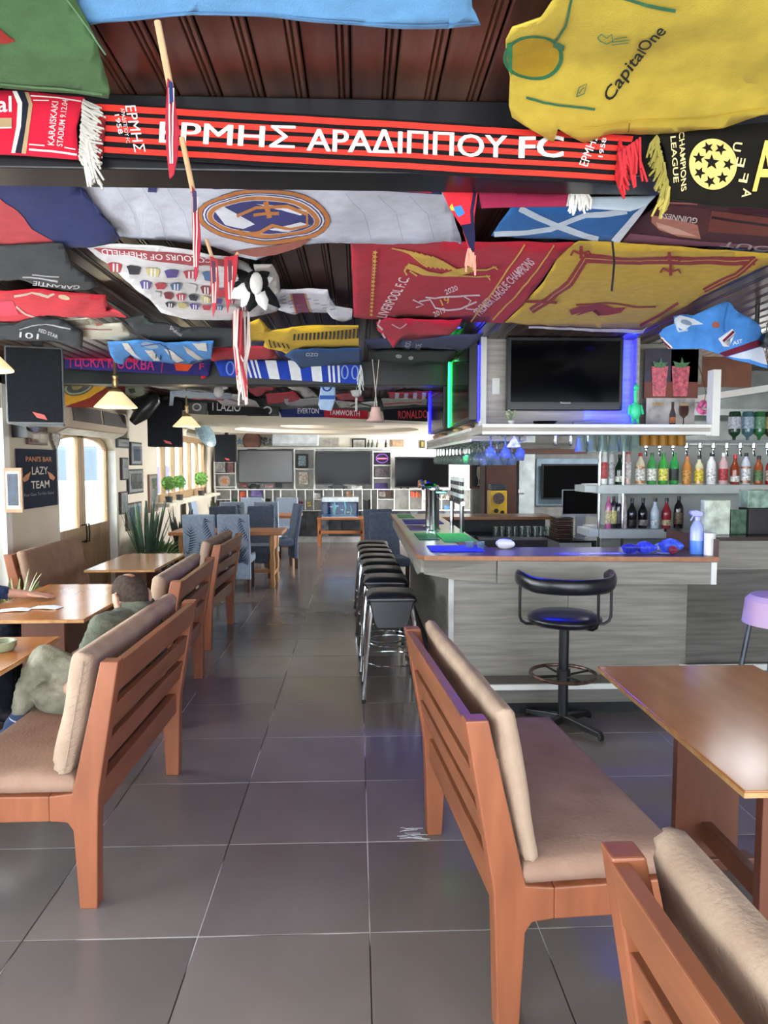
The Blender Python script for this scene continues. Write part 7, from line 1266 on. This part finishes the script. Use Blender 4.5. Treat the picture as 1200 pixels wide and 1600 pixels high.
# short dark hair, thin on the crown
b = MB(); n1, n2 = 96, 56; vs = []; keep = {}
for i in range(n2+1):
    th = PI*i/n2
    for j in range(n1):
        ph = 2*PI*j/n1; x, y, z = math.sin(th)*math.cos(ph), math.sin(th)*math.sin(ph), math.cos(th)
        w_ = .05*noise.noise(Vector((x*5, y*5, z*5+9)))
        k = (x < .38+w_ or z > .8 and x < .5) and not (x > -.12+w_-.35*max(0, -z) and z < .22+w_ and abs(y) > .4) and z > -.62+w_+.25*abs(y); crown = ((x+.30)/.42)**2+(y/.34)**2 < 1+w_*4 and z > .55
        keep[(i, j)] = k and not crown; q = .0985*(1+.012*noise.noise(Vector((x*9, y*9, z*9)))); vs.append(HM @ Vector((x*q, y*.082, z*.113))+Vector((hx, hy, hz)))
fs = [(i*n1+j, i*n1+(j+1) % n1, (i+1)*n1+(j+1) % n1, (i+1)*n1+j) for i in range(n2) for j in range(n1) if keep[(i, j)] and keep[(i+1, j)] and keep[(i, (j+1) % n1)] and keep[(i+1, (j+1) % n1)]]
ho = b.add(vs, fs).build('hair', mat('3E342E', .9, kind='fabric', scale=60, hex2='5A4A40', bump=.8), man, world=True, smooth=True); ho.modifiers.new('t', 'SOLIDIFY').thickness = .006
# sock stripes
for k in range(3):
    c = Vector(ankL)+Vector((-.005-.01*k, -.003, -.012-.015*k)); M = Matrix.Rotation(R(20), 4, 'Y'); MB().tube([c+M @ Vector((.042*math.cos(2*PI*i/18), .042*math.sin(2*PI*i/18), 0)) for i in range(18)], .003, 5, close=True).build('sock_stripe', mat('C8CCD8', .9), man, world=True)
# collar and cargo pocket
MB().tube([Vector(nk)+Vector((.066*math.cos(2*PI*i/22), .066*math.sin(2*PI*i/22), .012)) for i in range(22)], .007, 6, close=True).build('shirt_collar', SHIRT, man, world=True, smooth=True)
# second person at the left edge: navy sleeve, hand on the table
segs, ells = [], []; bx0, by0 = -2.62, 4.62
wr_ = P(42, 926, y=4.72); wr_.z = .785; el = Vector((-2.42, 4.62, .83)); sh_ = Vector((-2.60, 4.50, 1.02))
segs += [((bx0, by0, .60), (bx0, by0, .85), .16, .16, 1), ((bx0, by0, .85), (bx0, by0, 1.0), .16, .12, 1), ((bx0, by0, 1.0), (bx0, by0, 1.14), .07, .055, 0), ((bx0, by0, 1.0), tuple(sh_), .1, .075, 1), (tuple(sh_), tuple(el), .07, .055, 1), (tuple(el), tuple(el.lerp(wr_, .5)), .055, .043, 1), (tuple(el.lerp(wr_, .5)), tuple(wr_), .032, .026, 0)]
segs += [((bx0, by0, 1.0), (bx0, by0+.2, .99), .1, .075, 1), ((bx0, by0+.2, .99), (bx0+.1, by0+.24, .76), .066, .052, 1), ((bx0+.1, by0+.24, .76), (bx0+.25, by0+.1, .68), .05, .035, 1)]
hand(segs, ells, (bx0+.25, by0+.1, .68), (1, -.3, 0), (0, 0, 1), 1, 0, .5)
hand(segs, ells, wr_, (1, .12, -.10), (.1, 0, 1), 1, 0, .22, 1.0)
for s in (-1, 1): segs += [((bx0+.02, by0+s*.1, .60), (bx0+.42, by0+s*.12, .60), .095, .068, 2), ((bx0+.42, by0+s*.12, .60), (bx0+.40, by0+s*.12, .12), .062, .045, 2), ((bx0+.38, by0+s*.12, .05), (bx0+.55, by0+s*.12, .04), .042, .036, 3)]
HM2 = Matrix.Rotation(0, 4, 'Z'); hb = Vector((bx0+.02, by0, 1.27)); ells += [(tuple(hb), .095, .077, .11, None, 0), (tuple(hb+Vector((.04, 0, -.06))), .06, .055, .06, None, 0), (tuple(hb+Vector((.1, 0, -.02))), .014, .013, .022, None, 0)]
for s in (-1, 1): ells.append((tuple(hb+Vector((0, s*.08, -.01))), .018, .008, .03, None, 0))
p2 = body('person', 'person in a navy sleeve at the left edge resting a hand on the glossy table', segs, ells, [SKIN, NAVY, mat('20242E', .9, kind='fabric'), SHOE], .007)
b = MB(); b.ell(hb+Vector((-.02, 0, .03)), .095, .085, .1, 16); b.build('hair', mat('3A2E28', .9, kind='fabric', scale=60), p2, world=True, smooth=True)
